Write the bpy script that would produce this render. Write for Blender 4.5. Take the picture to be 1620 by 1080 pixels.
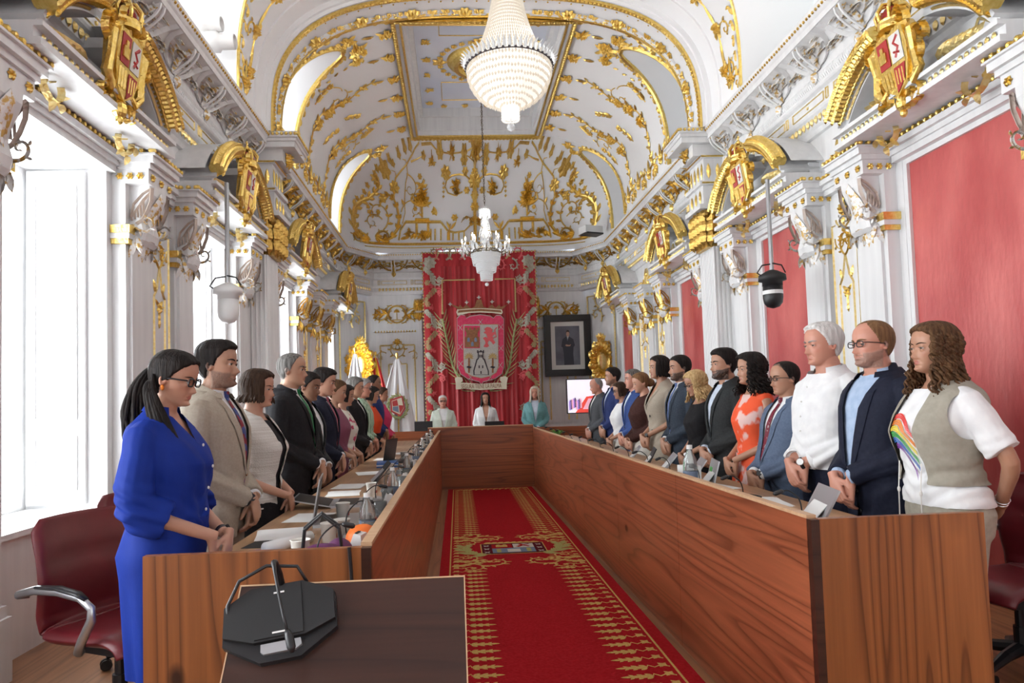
import bpy, math, random
import numpy as np
from math import sin, cos, pi, atan, atan2, sqrt, radians as R_
from mathutils import Vector, Matrix
for o in list(bpy.data.objects): bpy.data.objects.remove(o)
S = bpy.context.scene
# ------------------------------------------------------------------ camera
F, YAW, PIT, ROLL = 1100.0, atan(60/1100), atan(53/1100), .031
fw = Vector((sin(YAW)*cos(PIT), cos(YAW)*cos(PIT), sin(PIT)))
rt = Vector((cos(YAW), -sin(YAW), 0)); up = rt.cross(fw)
Rr = rt*cos(ROLL)-up*sin(ROLL); Uu = rt*sin(ROLL)+up*cos(ROLL)
cd = bpy.data.cameras.new('camera'); cam = bpy.data.objects.new('camera', cd); S.collection.objects.link(cam)
cam.matrix_world = Matrix(((Rr.x,Uu.x,-fw.x,0),(Rr.y,Uu.y,-fw.y,0),(Rr.z,Uu.z,-fw.z,1.4),(0,0,0,1)))
cd.sensor_width = 36; cd.lens = 36*F/1620; cd.shift_x = (810-782)/1620; cd.shift_y = (582-540)/1620
cd.clip_start = .05; S.camera = cam
def at(x, y, X=None, Y=None, Z=None):
    """the point of the room seen at one spot of the photograph, on a given plane"""
    d = Rr*((x-782)/F) - Uu*((y-582)/F) + fw
    t = X/d.x if X is not None else Y/d.y if Y is not None else (Z-1.4)/d.z
    return Vector((d.x*t, d.y*t, 1.4+d.z*t))
# ------------------------------------------------------------------ world and exposure
S.view_settings.view_transform = 'Standard'; S.view_settings.look = 'None'
S.view_settings.gamma = 1; S.view_settings.use_curve_mapping = False
S.view_settings.exposure = 0.02
try:
    S.cycles.use_denoising = True; S.cycles.max_bounces = 7; S.cycles.diffuse_bounces = 4; S.cycles.glossy_bounces = 3
    S.cycles.transparent_max_bounces = 8; S.cycles.sample_clamp_indirect = 6; S.cycles.caustics_reflective = False; S.cycles.caustics_refractive = False
except Exception: pass
W = bpy.data.worlds.new('world'); S.world = W; W.use_nodes = True
nt = W.node_tree; bg = nt.nodes['Background']; sk = nt.nodes.new('ShaderNodeTexSky')
sk.sky_type = 'NISHITA'; sk.sun_disc = False; sk.sun_elevation = R_(48); sk.sun_rotation = R_(-70)
mxw = nt.nodes.new('ShaderNodeMix'); mxw.data_type = 'RGBA'; mxw.inputs[0].default_value = .75; mxw.inputs[7].default_value = (1,1,1,1)
nt.links.new(sk.outputs[0], mxw.inputs[6]); nt.links.new(mxw.outputs[2], bg.inputs[0]); bg.inputs[1].default_value = 2.2
C, WH = .5, 3.04                      # room axis and half width
XL, XR = C-WH, C+WH
YB, YE = -3.0, 15.6                   # back of the room behind the camera, far wall
BAYS = [(-1.0,.25),(1.3,2.5),(3.95,5.2),(6.67,7.8),(9.5,10.72),(13.4,14.6)]
def area(name, loc, rot, sx, sy, power, col=(1,1,1), spread=180):
    l = bpy.data.lights.new(name, 'AREA'); l.shape = 'RECTANGLE'; l.size = sx; l.size_y = sy; l.energy = power; l.color = col; l.spread = R_(spread)
    o = bpy.data.objects.new(name, l); o.location = loc; o.rotation_euler = rot; S.collection.objects.link(o); return o
for y0, y1 in BAYS:                   # daylight coming in through the tall left windows
    area('window_daylight', (XL-.60, (y0+y1)/2, 1.96), (0, R_(-90), 0), 2.3, y1-y0-.10, 68, (.92,.97,1), 140)
for yy, e in ((6.5,70),(9.42,60),(13.2,60)):    # daylight in the lunette windows of the vault
    area('lunette_daylight', (C-3.7, yy, 5.5), (0, R_(-90), 0), 1.4, 1.0, e*1.6, (.92,.96,1))
    area('lunette_daylight', (C+3.7, yy, 5.5), (0, R_(90), 0), 1.4, 1.0, e*.5, (.92,.96,1))
area('rear_fill_light', (C, YB+.3, 2.6), (R_(90), 0, 0), 4.6, 3.2, 62, (.97,.98,1))  # added fill lamp behind the camera; the near wall has no window
for yy in (3.2, 6.0, 7.6, 10.2, 11.4, 12.4, 14.2):     # uplights standing on the cornice, shining on the vault
    for sd in (1,-1): area('cornice_uplight', (C+sd*2.93, yy, 4.84), (0, R_(180-sd*35), 0), .12, .5, 8 if yy < 8 else 27, (1,.985,.96))
def point(name, loc, power, col, rad):
    l = bpy.data.lights.new(name, 'POINT'); l.energy = power; l.color = col; l.shadow_soft_size = rad
    o = bpy.data.objects.new(name, l); o.location = loc; S.collection.objects.link(o); return o
sun = bpy.data.lights.new('sun', 'SUN'); sun.energy = 0; sun.angle = .02

# ------------------------------------------------------------------ materials
M = {}
def nd(nt, t, **k):
    n = nt.nodes.new(t)
    for a, b in k.items(): setattr(n, a, b)
    return n
def mat(name, col, rough=.5, metal=0, col2=None, scale=(8,8,8), ns=1, detail=4, bump=0, bscale=None, emis=None, estr=0, spec=.5, alpha=1, trans=0, ramp=(.35,.65), sheen=0, coord='Object', vcol=False, bdist=.02, coat=0):
    m = bpy.data.materials.new(name); m.use_nodes = True; t = m.node_tree; b = t.nodes['Principled BSDF']; L = t.links.new
    b.inputs['Base Color'].default_value = (*col, 1); b.inputs['Roughness'].default_value = rough; b.inputs['Metallic'].default_value = metal
    b.inputs['Specular IOR Level'].default_value = spec; b.inputs['Alpha'].default_value = alpha; b.inputs['Transmission Weight'].default_value = trans
    b.inputs['Sheen Weight'].default_value = sheen; b.inputs['Coat Weight'].default_value = coat
    if emis: b.inputs['Emission Color'].default_value = (*emis, 1); b.inputs['Emission Strength'].default_value = estr
    tc = None
    if col2 or bump:
        tc = nd(t, 'ShaderNodeTexCoord'); mp = nd(t, 'ShaderNodeMapping'); mp.inputs['Scale'].default_value = scale; L(tc.outputs[coord], mp.inputs[0])
        n = nd(t, 'ShaderNodeTexNoise'); n.inputs['Scale'].default_value = ns; n.inputs['Detail'].default_value = detail; L(mp.outputs[0], n.inputs[0])
    if col2:
        r = nd(t, 'ShaderNodeValToRGB'); r.color_ramp.elements[0].position = ramp[0]; r.color_ramp.elements[1].position = ramp[1]
        r.color_ramp.elements[0].color = (*col, 1); r.color_ramp.elements[1].color = (*col2, 1)
        L(n.outputs[0], r.inputs[0]); L(r.outputs[0], b.inputs['Base Color'])
    if vcol:
        a = nd(t, 'ShaderNodeVertexColor', layer_name='col'); L(a.outputs[0], b.inputs['Base Color'])
    if bump:
        src = n
        if bscale:
            mp2 = nd(t, 'ShaderNodeMapping'); mp2.inputs['Scale'].default_value = bscale; L(tc.outputs[coord], mp2.inputs[0])
            src = nd(t, 'ShaderNodeTexNoise'); src.inputs['Scale'].default_value = 1; src.inputs['Detail'].default_value = 3; L(mp2.outputs[0], src.inputs[0])
        bp = nd(t, 'ShaderNodeBump'); bp.inputs['Strength'].default_value = bump; bp.inputs['Distance'].default_value = bdist
        L(src.outputs[0], bp.inputs['Height']); L(bp.outputs[0], b.inputs['Normal'])
    M[name] = m; return m
def wood(name, base, dark, axis, rings=7., sc=(1,1,1), rough=.35, knots=True, light=None):
    """sawn pine: grain lines along one axis, drawn from contour lines of a stretched noise"""
    m = bpy.data.materials.new(name); m.use_nodes = True; t = m.node_tree; b = t.nodes['Principled BSDF']; L = t.links.new
    b.inputs['Roughness'].default_value = rough; b.inputs['Coat Weight'].default_value = .15; b.inputs['Coat Roughness'].default_value = .3
    tc = nd(t, 'ShaderNodeTexCoord'); mp = nd(t, 'ShaderNodeMapping')
    s = [6.0, 6.0, 6.0]; s[axis] = .28; mp.inputs['Scale'].default_value = [a*k for a, k in zip(s, sc)]; L(tc.outputs['Object'], mp.inputs[0])
    n = nd(t, 'ShaderNodeTexNoise'); n.inputs['Scale'].default_value = 1; n.inputs['Detail'].default_value = 1.2; n.inputs['Roughness'].default_value = .35; L(mp.outputs[0], n.inputs[0])
    mu = nd(t, 'ShaderNodeMath', operation='MULTIPLY'); mu.inputs[1].default_value = rings*2.2; L(n.outputs[0], mu.inputs[0])
    fr = nd(t, 'ShaderNodeMath', operation='FRACT'); L(mu.outputs[0], fr.inputs[0])
    r = nd(t, 'ShaderNodeValToRGB'); e = r.color_ramp.elements
    e[0].position = 0; e[0].color = (*base, 1); e[1].position = 1; e[1].color = (*base, 1)
    l = light or tuple(min(1, c*1.25) for c in base)
    for p, c in ((.50, l), (.78, tuple(.75*a+.25*d for a, d in zip(base, dark))), (.90, tuple(.35*a+.65*d for a, d in zip(base, dark))), (.96, base)):
        x = e.new(p); x.color = (*c, 1)
    L(fr.outputs[0], r.inputs[0])
    # broad boards of slightly different tone, and fine pores
    mp3 = nd(t, 'ShaderNodeMapping'); s3 = [1.6,1.6,1.6]; s3[axis] = .12; mp3.inputs['Scale'].default_value = s3; L(tc.outputs['Object'], mp3.inputs[0])
    n3 = nd(t, 'ShaderNodeTexNoise'); n3.inputs['Scale'].default_value = 1; L(mp3.outputs[0], n3.inputs[0])
    mx = nd(t, 'ShaderNodeMix', data_type='RGBA', blend_type='MULTIPLY'); mx.inputs[0].default_value = .75
    r3 = nd(t, 'ShaderNodeValToRGB'); r3.color_ramp.elements[0].position = .35; r3.color_ramp.elements[0].color = (.62,.55,.5,1); r3.color_ramp.elements[1].position = .6; r3.color_ramp.elements[1].color = (1,1,1,1)
    L(n3.outputs[0], r3.inputs[0]); L(r.outputs[0], mx.inputs[6]); L(r3.outputs[0], mx.inputs[7])
    mp4 = nd(t, 'ShaderNodeMapping'); s4 = [90,90,90]; s4[axis] = 3; mp4.inputs['Scale'].default_value = s4; L(tc.outputs['Object'], mp4.inputs[0])
    n4 = nd(t, 'ShaderNodeTexNoise'); n4.inputs['Scale'].default_value = 1; L(mp4.outputs[0], n4.inputs[0])
    mx2 = nd(t, 'ShaderNodeMix', data_type='RGBA', blend_type='MULTIPLY'); mx2.inputs[0].default_value = .35; L(mx.outputs[2], mx2.inputs[6]); L(n4.outputs[0], mx2.inputs[7])
    out = mx2.outputs[2]
    if knots:
        mp5 = nd(t, 'ShaderNodeMapping'); s5 = [2.6,2.6,2.6]; s5[axis] = 1.5; mp5.inputs['Scale'].default_value = s5; L(tc.outputs['Object'], mp5.inputs[0])
        v = nd(t, 'ShaderNodeTexVoronoi'); v.inputs['Scale'].default_value = 1; L(mp5.outputs[0], v.inputs[0])
        rk = nd(t, 'ShaderNodeValToRGB'); rk.color_ramp.elements[0].position = .045; rk.color_ramp.elements[0].color = (1,1,1,1); rk.color_ramp.elements[1].position = .09; rk.color_ramp.elements[1].color = (0,0,0,1); L(v.outputs['Distance'], rk.inputs[0])
        mk = nd(t, 'ShaderNodeMix', data_type='RGBA'); L(rk.outputs[0], mk.inputs[0]); L(out, mk.inputs[6]); mk.inputs[7].default_value = (dark[0]*.35, dark[1]*.35, dark[2]*.35, 1); out = mk.outputs[2]
    L(out, b.inputs['Base Color']); M[name] = m; return m
mat('white', (.80,.80,.80), .42, col2=(.73,.73,.735), scale=(14,14,1.2), bump=.15, bdist=.004)
mat('vault_white', (.92,.92,.925), .5)
mat('coffer_blue', (.66,.72,.86), .6, col2=(.80,.83,.9), scale=(.6,.6,.6), ns=1.2)
mat('gold', (.80,.55,.13), .30, 1, col2=(.93,.70,.25), scale=(30,30,30), bump=.5, bscale=(60,60,60), bdist=.01)
mat('gold_pale', (.83,.62,.22), .36, .85, col2=(.90,.76,.40), scale=(30,30,30), bump=.5, bscale=(60,60,60), bdist=.01)
mat('gold_old', (.52,.30,.07), .34, .9, col2=(.80,.55,.16), scale=(30,30,30), bump=.5, bscale=(50,50,50), bdist=.01)
mat('taupe', (.60,.52,.46), .5, col2=(.44,.34,.28), scale=(12,12,12), bump=.4)
mat('red_wall', (.40,.040,.042), .38, col2=(.64,.155,.14), scale=(5,2.6,1.1), ns=1, detail=9, ramp=(.28,.72), bump=.35, bscale=(30,24,8), bdist=.012, spec=.6)
wood('wood_side', (.42,.125,.055), (.15,.032,.013), 1, 5)
wood('wood_end', (.34,.118,.034), (.085,.020,.006), 2, 4.5)
wood('wood_dais', (.36,.10,.030), (.15,.03,.010), 0, 5)
wood('wood_top', (.50,.30,.16), (.38,.20,.10), 1, 3, knots=False)
wood('wood_floor', (.42,.20,.09), (.22,.09,.04), 1, 4, rough=.3)
wood('wood_dark', (.060,.022,.014), (.03,.010,.007), 0, 4, rough=.32, knots=False)
mat('carpet_red', (.34,.008,.012), .95, col2=(.42,.014,.020), scale=(60,60,60), bump=.4, bdist=.006, spec=.1)
mat('carpet_gold', (.55,.33,.09), .9, col2=(.66,.45,.16), scale=(80,80,80), spec=.1)
mat('carpet_green', (.42,.38,.14), .9, spec=.1); mat('carpet_dark', (.10,.010,.018), .95, spec=.1)
mat('carpet_white', (.62,.58,.52), .9, spec=.1); mat('carpet_blue', (.18,.23,.32), .9, spec=.1)
mat('glow', (1,1,1), .5, emis=(.93,.97,1), estr=3)
mat('white_gilt', (.82,.81,.79), .4, .25, col2=(.62,.40,.12), scale=(26,26,26), detail=3, ramp=(.50,.60), bump=.5, bscale=(50,50,50), bdist=.01)
mat('glow_grey', (.75,.79,.80), .4, emis=(.85,.93,.95), estr=.12)
mat('black', (.012,.012,.014), .4); mat('black_soft', (.011,.011,.012), .6)
mat('chrome', (.75,.76,.78), .18, 1); mat('steel', (.45,.46,.48), .32, .9)
mat('plastic_white', (.78,.78,.77), .35); mat('plastic_grey', (.35,.36,.37), .45)
mat('paper', (.82,.82,.80), .7); mat('silver_case', (.55,.57,.60), .3, .7)
# ------------------------------------------------------------------ objects
def tag(o, label=None, cat=None, group=None, kind=None):
    if label: o['label'] = label
    if cat: o['category'] = cat
    if group: o['group'] = group
    if kind: o['kind'] = kind
    return o
def empty(name, loc=(0,0,0), rz=0, **k):
    o = bpy.data.objects.new(name, None); S.collection.objects.link(o); o.location = loc; o.rotation_euler = (0,0,rz); o.empty_display_size = .1
    return tag(o, **k)
def clone(o, parent=None):
    c = o.copy(); S.collection.objects.link(c)
    if parent: c.parent = parent
    for ch in list(o.children): clone(ch, c)
    return c
class MB:
    """collects faces with materials and becomes one mesh object"""
    def __init__(s): s.v = []; s.f = []; s.m = []; s.mats = []; s.cur = 0
    def mat(s, n):
        if n not in s.mats: s.mats.append(n)
        s.cur = s.mats.index(n); return s
    def add(s, vs, fs):
        o = len(s.v); s.v.extend(vs); s.f.extend([tuple(i+o for i in f) for f in fs]); s.m.extend([s.cur]*len(fs)); return s
    def box(s, a, b, mtx=None):
        x0,y0,z0 = a; x1,y1,z1 = b
        v = [(x,y,z) for z in (z0,z1) for y in (y0,y1) for x in (x0,x1)]
        if mtx is not None: v = [tuple(mtx @ Vector(p)) for p in v]
        return s.add(v, [(0,2,3,1),(4,5,7,6),(0,1,5,4),(2,6,7,3),(0,4,6,2),(1,3,7,5)])
    def grid(s, rows, cu=False, cv=False, capu=False):
        """rows: list of equally long lists of points"""
        n, k = len(rows), len(rows[0]); v = [p for r in rows for p in r]; f = []
        for i in range(n if cu else n-1):
            i2 = (i+1) % n
            for j in range(k if cv else k-1):
                j2 = (j+1) % k; f.append((i*k+j, i*k+j2, i2*k+j2, i2*k+j))
        if capu: f.append(tuple(range(k))[::-1]); f.append(tuple((n-1)*k+j for j in range(k)))
        return s.add(v, f)
    def tube(s, pts, rad, seg=8, cap=True, flat=1.0, upv=None):
        pts = [Vector(p) for p in pts]; n = len(pts); rad = rad if isinstance(rad, (list,tuple)) else [rad]*n
        t0 = (pts[1]-pts[0]).normalized(); ref = Vector(upv) if upv is not None else (Vector((0,0,1)) if abs(t0.z) < .9 else Vector((1,0,0)))
        nrm = (ref - t0*ref.dot(t0)).normalized(); rows = []
        for i, p in enumerate(pts):
            t = (pts[min(i+1,n-1)]-pts[max(i-1,0)])
            t = t.normalized() if t.length > 1e-9 else t0
            nrm = nrm - t*nrm.dot(t); nrm = nrm.normalized() if nrm.length > 1e-6 else t.orthogonal().normalized()
            bi = t.cross(nrm)
            rows.append([tuple(p + nrm*(cos(2*pi*k/seg)*rad[i]*flat) + bi*(sin(2*pi*k/seg)*rad[i])) for k in range(seg)])
        return s.grid(rows, cv=True, capu=cap)
    def lathe(s, prof, seg=24, c=(0,0,0), mtx=None, cap=True):
        rows = [[(c[0]+r*cos(2*pi*k/seg), c[1]+r*sin(2*pi*k/seg), c[2]+z) for k in range(seg)] for r, z in prof]
        if mtx is not None: rows = [[tuple(mtx @ Vector(p)) for p in r] for r in rows]
        return s.grid(rows, cv=True, capu=cap)
    def ball(s, c, r, seg=12, rings=8, mtx=None):
        r = r if isinstance(r, (list,tuple)) else (r,r,r); rows = []
        for i in range(rings+1):
            a = pi*(i/rings-.5); a = max(-pi/2+.02, min(pi/2-.02, a))
            rows.append([(r[0]*cos(a)*cos(2*pi*k/seg), r[1]*cos(a)*sin(2*pi*k/seg), r[2]*sin(a)) for k in range(seg)])
        if mtx is not None: rows = [[tuple(mtx @ Vector(p)) for p in q] for q in rows]
        rows = [[(p[0]+c[0], p[1]+c[1], p[2]+c[2]) for p in q] for q in rows]
        return s.grid(rows, cv=True, capu=True)
    def prism(s, poly, z0, z1, m=None):
        """poly in (u,v), extruded in h, mapped with m(u,v,h)"""
        m = m or (lambda u,v,h: (u,v,h)); n = len(poly)
        v = [m(u,w,z0) for u,w in poly]+[m(u,w,z1) for u,w in poly]
        return s.add(v, [tuple(range(n))[::-1], tuple(range(n,2*n))]+[(i,(i+1)%n,n+(i+1)%n,n+i) for i in range(n)])
    def build(s, name, mats=None, parent=None, smooth=False, **k):
        me = bpy.data.meshes.new(name); me.from_pydata([tuple(p) for p in s.v], [], s.f)
        names = s.mats or ([mats] if isinstance(mats, str) else list(mats or ['white']))
        for n in names: me.materials.append(M[n])
        if len(names) > 1: me.polygons.foreach_set('material_index', s.m)
        if smooth: me.polygons.foreach_set('use_smooth', [True]*len(me.polygons))
        me.validate(); me.update()
        o = bpy.data.objects.new(name, me); S.collection.objects.link(o)
        if parent: o.parent = parent
        return tag(o, **k)
def struct(mb, name, mats=None, smooth=False): return mb.build(name, mats, smooth=smooth, kind='structure')
def sweep(mb, path, prof, closed=False):
    """prof (v,z) carried along a plan path, v measured to the left of the walking direction, with mitred corners"""
    n = len(path); rows = []
    for i in range(n):
        p = Vector(path[i]); a = Vector(path[i-1]) if (i or closed) else None; b = Vector(path[(i+1)%n]) if (i < n-1 or closed) else None
        d1 = (p-a).normalized() if a is not None else (b-p).normalized(); d2 = (b-p).normalized() if b is not None else d1
        n1 = Vector((-d1.y,d1.x)); n2 = Vector((-d2.y,d2.x)); mm = n1+n2; mm = mm/max(.3, mm.dot(n1)) if mm.length > 1e-6 else n1
        rows.append([(p.x+mm.x*v, p.y+mm.y*v, z) for v, z in prof])
    mb.grid(rows, cu=closed); return mb
# ------------------------------------------------------------------ carved ornament; m(u,v,h) lays it on a surface
def leaf(mb, m, u, v, a, L, w, h=.02, curl=0):
    ca, sa = cos(a), sin(a); P = []
    for t, s_, hh in ((0,0,.2),(.25,.8,.35),(.25,-.8,.35),(.55,1,.3),(.55,-1,.3),(.8,.6,.2),(.8,-.6,.2),(1,0,.15),(.25,0,1),(.55,0,1.1),(.8,0,.8)):
        x = t*L; y = s_*w*.5 + curl*t*t*L
        P.append(m(u+x*ca-y*sa, v+x*sa+y*ca, h*hh))
    mb.add(P, [(0,1,8),(0,8,2),(1,3,9,8),(2,8,9,4),(3,5,10,9),(4,9,10,6),(5,7,10),(6,10,7)])
def flower(mb, m, u, v, r, h=.02, n=6, a0=0):
    for k in range(n): leaf(mb, m, u, v, a0+2*pi*k/n, r, r*.75, h)
    bead(mb, m, u, v, r*.32, h*1.6)
def bead(mb, m, u, v, r, h=None, n=7):
    h = h or r; P = [m(u+r*cos(2*pi*k/n), v+r*sin(2*pi*k/n), -.002) for k in range(n)]+[m(u+.72*r*cos(2*pi*k/n), v+.72*r*sin(2*pi*k/n), h*.75) for k in range(n)]+[m(u,v,h)]
    mb.add(P, [(k,(k+1)%n,n+(k+1)%n,n+k) for k in range(n)]+[(n+k,n+(k+1)%n,2*n) for k in range(n)])
def stem(mb, m, pts, w=.012, h=.012, taper=True):
    n = len(pts); A = []; B = []; T = []
    for i, (u, v) in enumerate(pts):
        a = pts[max(i-1,0)]; b = pts[min(i+1,n-1)]; dx, dy = b[0]-a[0], b[1]-a[1]; l = sqrt(dx*dx+dy*dy) or 1; k = w*(1-.75*i/(n-1) if taper else 1)
        A.append(m(u-dy/l*k, v+dx/l*k, -.002)); B.append(m(u+dy/l*k, v-dx/l*k, -.002)); T.append(m(u, v, h))
    mb.grid([A,T,B])
def arc(c, r, a0, a1, n=10, grow=0, sy=1):
    return [(c[0]+(r+grow*i/n)*cos(a0+(a1-a0)*i/n), c[1]+sy*(r+grow*i/n)*sin(a0+(a1-a0)*i/n)) for i in range(n+1)]
def scroll(mb, m, u, v, a, size, d=1, w=.018, h=.02, leaves=5, turns=1.35, flower_r=0):
    """a spiral tendril that starts at (u,v) heading a and winds inward"""
    pts = []; x, y, th = u, v, a; n = 22; step = size*.17
    for i in range(n+1):
        pts.append((x,y)); k = i/n; s_ = step*(1-k*.75); x += cos(th)*s_; y += sin(th)*s_; th += d*(turns*2*pi/n)*(.55+.9*k)
    stem(mb, m, pts, w, h)
    for k in range(leaves):
        i = int((k+.6)/leaves*n*.7)+1; p, q = pts[i], pts[i-1]; aa = atan2(p[1]-q[1], p[0]-q[0]); f = 1-.5*k/leaves
        leaf(mb, m, p[0], p[1], aa-d*.75, size*.30*f, size*.13*f, h*1.2, -d*.15)
        if k % 2: leaf(mb, m, p[0], p[1], aa+d*.8, size*.2*f, size*.1*f, h)
    if flower_r: flower(mb, m, pts[-1][0], pts[-1][1], flower_r, h*1.3)
def acanthus(mb, m, pts, w, h=.03):
    """thick leafy band that follows a curve"""
    n = len(pts); stem(mb, m, pts, w*.32, h)
    for i in range(n-1):
        (x0,y0),(x1,y1) = pts[i], pts[i+1]; a = atan2(y1-y0, x1-x0); L = w*1.05; f = 1-.45*i/n
        leaf(mb, m, x0, y0, a+.75, L*f, w*.5*f, h*1.1, -.2); leaf(mb, m, x0, y0, a-.75, L*f, w*.5*f, h*1.1, .2)
def beads(mb, m, p0, p1, sp, r, h=None):
    d = sqrt((p1[0]-p0[0])**2+(p1[1]-p0[1])**2); n = max(1, int(d/sp))
    for k in range(n+1): bead(mb, m, p0[0]+(p1[0]-p0[0])*k/n, p0[1]+(p1[1]-p0[1])*k/n, r, h, 6)
def frame2(mb, m, u0, v0, u1, v1, w=.02, h=.015):
    for a, b in (((u0,v0),(u1,v0)),((u1,v0),(u1,v1)),((u1,v1),(u0,v1)),((u0,v1),(u0,v0))):
        stem(mb, m, [a,b], w/2, h, False)
def bouquet(mb, m, u, v, s, rnd, h=.03):
    for k in range(9):
        a = rnd.uniform(0, 2*pi); r = rnd.uniform(0,.55)*s
        flower(mb, m, u+r*cos(a), v+r*sin(a), s*rnd.uniform(.2,.34), h, 5, a)
    for k in range(7): leaf(mb, m, u, v, rnd.uniform(0,2*pi), s*rnd.uniform(.7,1.05), s*.22, h*.8)
# ================================================================== the hall
rnd = random.Random(7)
def SM(s, v0):                        # ornament on a side wall, s=+1 right, -1 left
    return lambda u, v, h: (C+s*(WH-v0-h), u, v)
# ---- floor
b = MB(); b.box((XL-.9, YB, -.1), (XR+.3, YE+.2, 0)); struct(b, 'floor', 'wood_floor')
# ---- side walls
ZL = 3.2
def openings(s):
    b = MB().mat('white'); X0 = C+s*WH; X1 = X0+s*.62
    xa, xb = min(X0,X1), max(X0,X1); ys = [YB]+[y for bay in BAYS for y in bay]+[YE+.1]
    for i in range(0, len(ys), 2): b.box((xa, ys[i], 0), (xb, ys[i+1], 4.8))
    for y0, y1 in BAYS:
        b.box((xa, y0, ZL), (xb, y1, 4.8))
        if s < 0:
            b.box((xa, y0, 0), (X0-.06, y1, .70))
    return b
struct(openings(-1), 'wall_left')
b = openings(1); b.mat('red_wall')
for y0, y1 in BAYS: b.box((XR+.03, y0-.01, 0), (XR+.5, y1+.01, ZL+.01))
b.mat('white')
for y0, y1 in BAYS:
    for a, c in ((y0,y0+.045),(y1-.045,y1)): b.box((XR+.005, a, 0), (XR+.04, c, ZL))
    b.box((XR+.005, y0+.045, ZL-.05), (XR+.04, y1-.045, ZL))
struct(b, 'wall_right')
b = MB().mat('white'); b.box((XL-.6, YE, 0), (XR+.6, YE+.2, 4.9))
for s in (1,-1): b.add([(C+s*2.45, YE+.02, 0),(C+s*(WH+.02), 14.85, 0),(C+s*(WH+.02), YE+.02, 0),(C+s*2.45, YE+.02, 4.8),(C+s*(WH+.02), 14.85, 4.8),(C+s*(WH+.02), YE+.02, 4.8)], [(0,1,4,3),(1,2,5,4),(0,3,5,2)])
struct(b, 'wall_far')
b = MB(); b.box((XL-.6, YB-.2, 0), (XR+.6, YB, 7)); struct(b, 'wall_near', 'white')
# ---- windows and shutters on the left
for i, (y0, y1) in enumerate(BAYS):
    w = MB().mat('glow'); w.box((XL-.66, y0, .72), (XL-.63, y1, ZL+.1)); win = struct(w, 'window_%d' % (i+1))
    f = MB().mat('white')
    ym = (y0+y1)/2
    for a, c in ((y0,y0+.05),(y1-.05,y1)): f.box((XL-.628, a, .72), (XL-.57, c, ZL))
    for z in (.72, ZL-.05): f.box((XL-.627, y0+.05, z), (XL-.571, y1-.05, z+.05))
    fo = f.build('window_frame', parent=win)
    sh = MB().mat('white')
    for yj, dy in ((y1, -1), (y0, 1)):          # folded panelled shutters against the jambs
        sh.box((XL-.55, min(yj+dy*.005,yj+dy*.035), .76), (XL-.14, max(yj+dy*.005,yj+dy*.035), ZL-.02))
        for z0, z1 in ((.86,1.25),(1.36,3.08)):
            y = yj+dy*.036
            for r0, r1, t in ((0,0,.010),(.025,.05,.004)):
                pass
            for a, c in (((XL-.48,z0),(XL-.21,z0+.018)),((XL-.48,z1-.018),(XL-.21,z1)),((XL-.50,z0),(XL-.482,z1)),((XL-.208,z0),(XL-.19,z1))):
                sh.box((a[0], min(y,y+dy*.012), a[1]), (c[0], max(y,y+dy*.012), c[1]))
    sh.build('shutter', parent=win)
    si = MB().mat('white'); si.box((XL-.55, y0+.001, .70), (XL-.02, y1-.001, .735)); si.build('window_sill', parent=win)
# ---- pilasters, consoles, entablature
def fluted(b, x0, x1, y0, y1, z0, z1, s):
    """shaft with flutes on the three free sides; x0 is the wall side, x1 the room side"""
    w = .034; prof = []
    def side(p, q):
        n = int(max(abs(q[0]-p[0]), abs(q[1]-p[1]))/w/1.5); d = ((q[0]-p[0])/n, (q[1]-p[1])/n); nx, ny = d[1], -d[0]; l = sqrt(nx*nx+ny*ny); nx, ny = nx/l, ny/l
        for k in range(n):
            for t, dd in ((0,0),(.22,0),(.34,.010),(.5,.014),(.66,.010),(.78,0)):
                prof.append((p[0]+d[0]*(k+t)-nx*dd*s*-1*-1, p[1]+d[1]*(k+t)-ny*dd*s))
        prof.append(q)
    if s > 0: side((x0,y1),(x1,y1)); side((x1,y1),(x1,y0)); side((x1,y0),(x0,y0))
    else: side((x0,y0),(x1,y0)); side((x1,y0),(x1,y1)); side((x1,y1),(x0,y1))
    n = len(prof); b.grid([[(p[0],p[1],z0) for p in prof],[(p[0],p[1],z1) for p in prof]])
pil = MB().mat('white'); orn = MB().mat('gold'); capg = MB().mat('gold_old')
def BX(b, s, v0, v1, y0, y1, z0, z1):
    xs = sorted((C+s*(WH-v0), C+s*(WH-v1))); b.box((xs[0],y0,z0),(xs[1],y1,z1))
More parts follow.
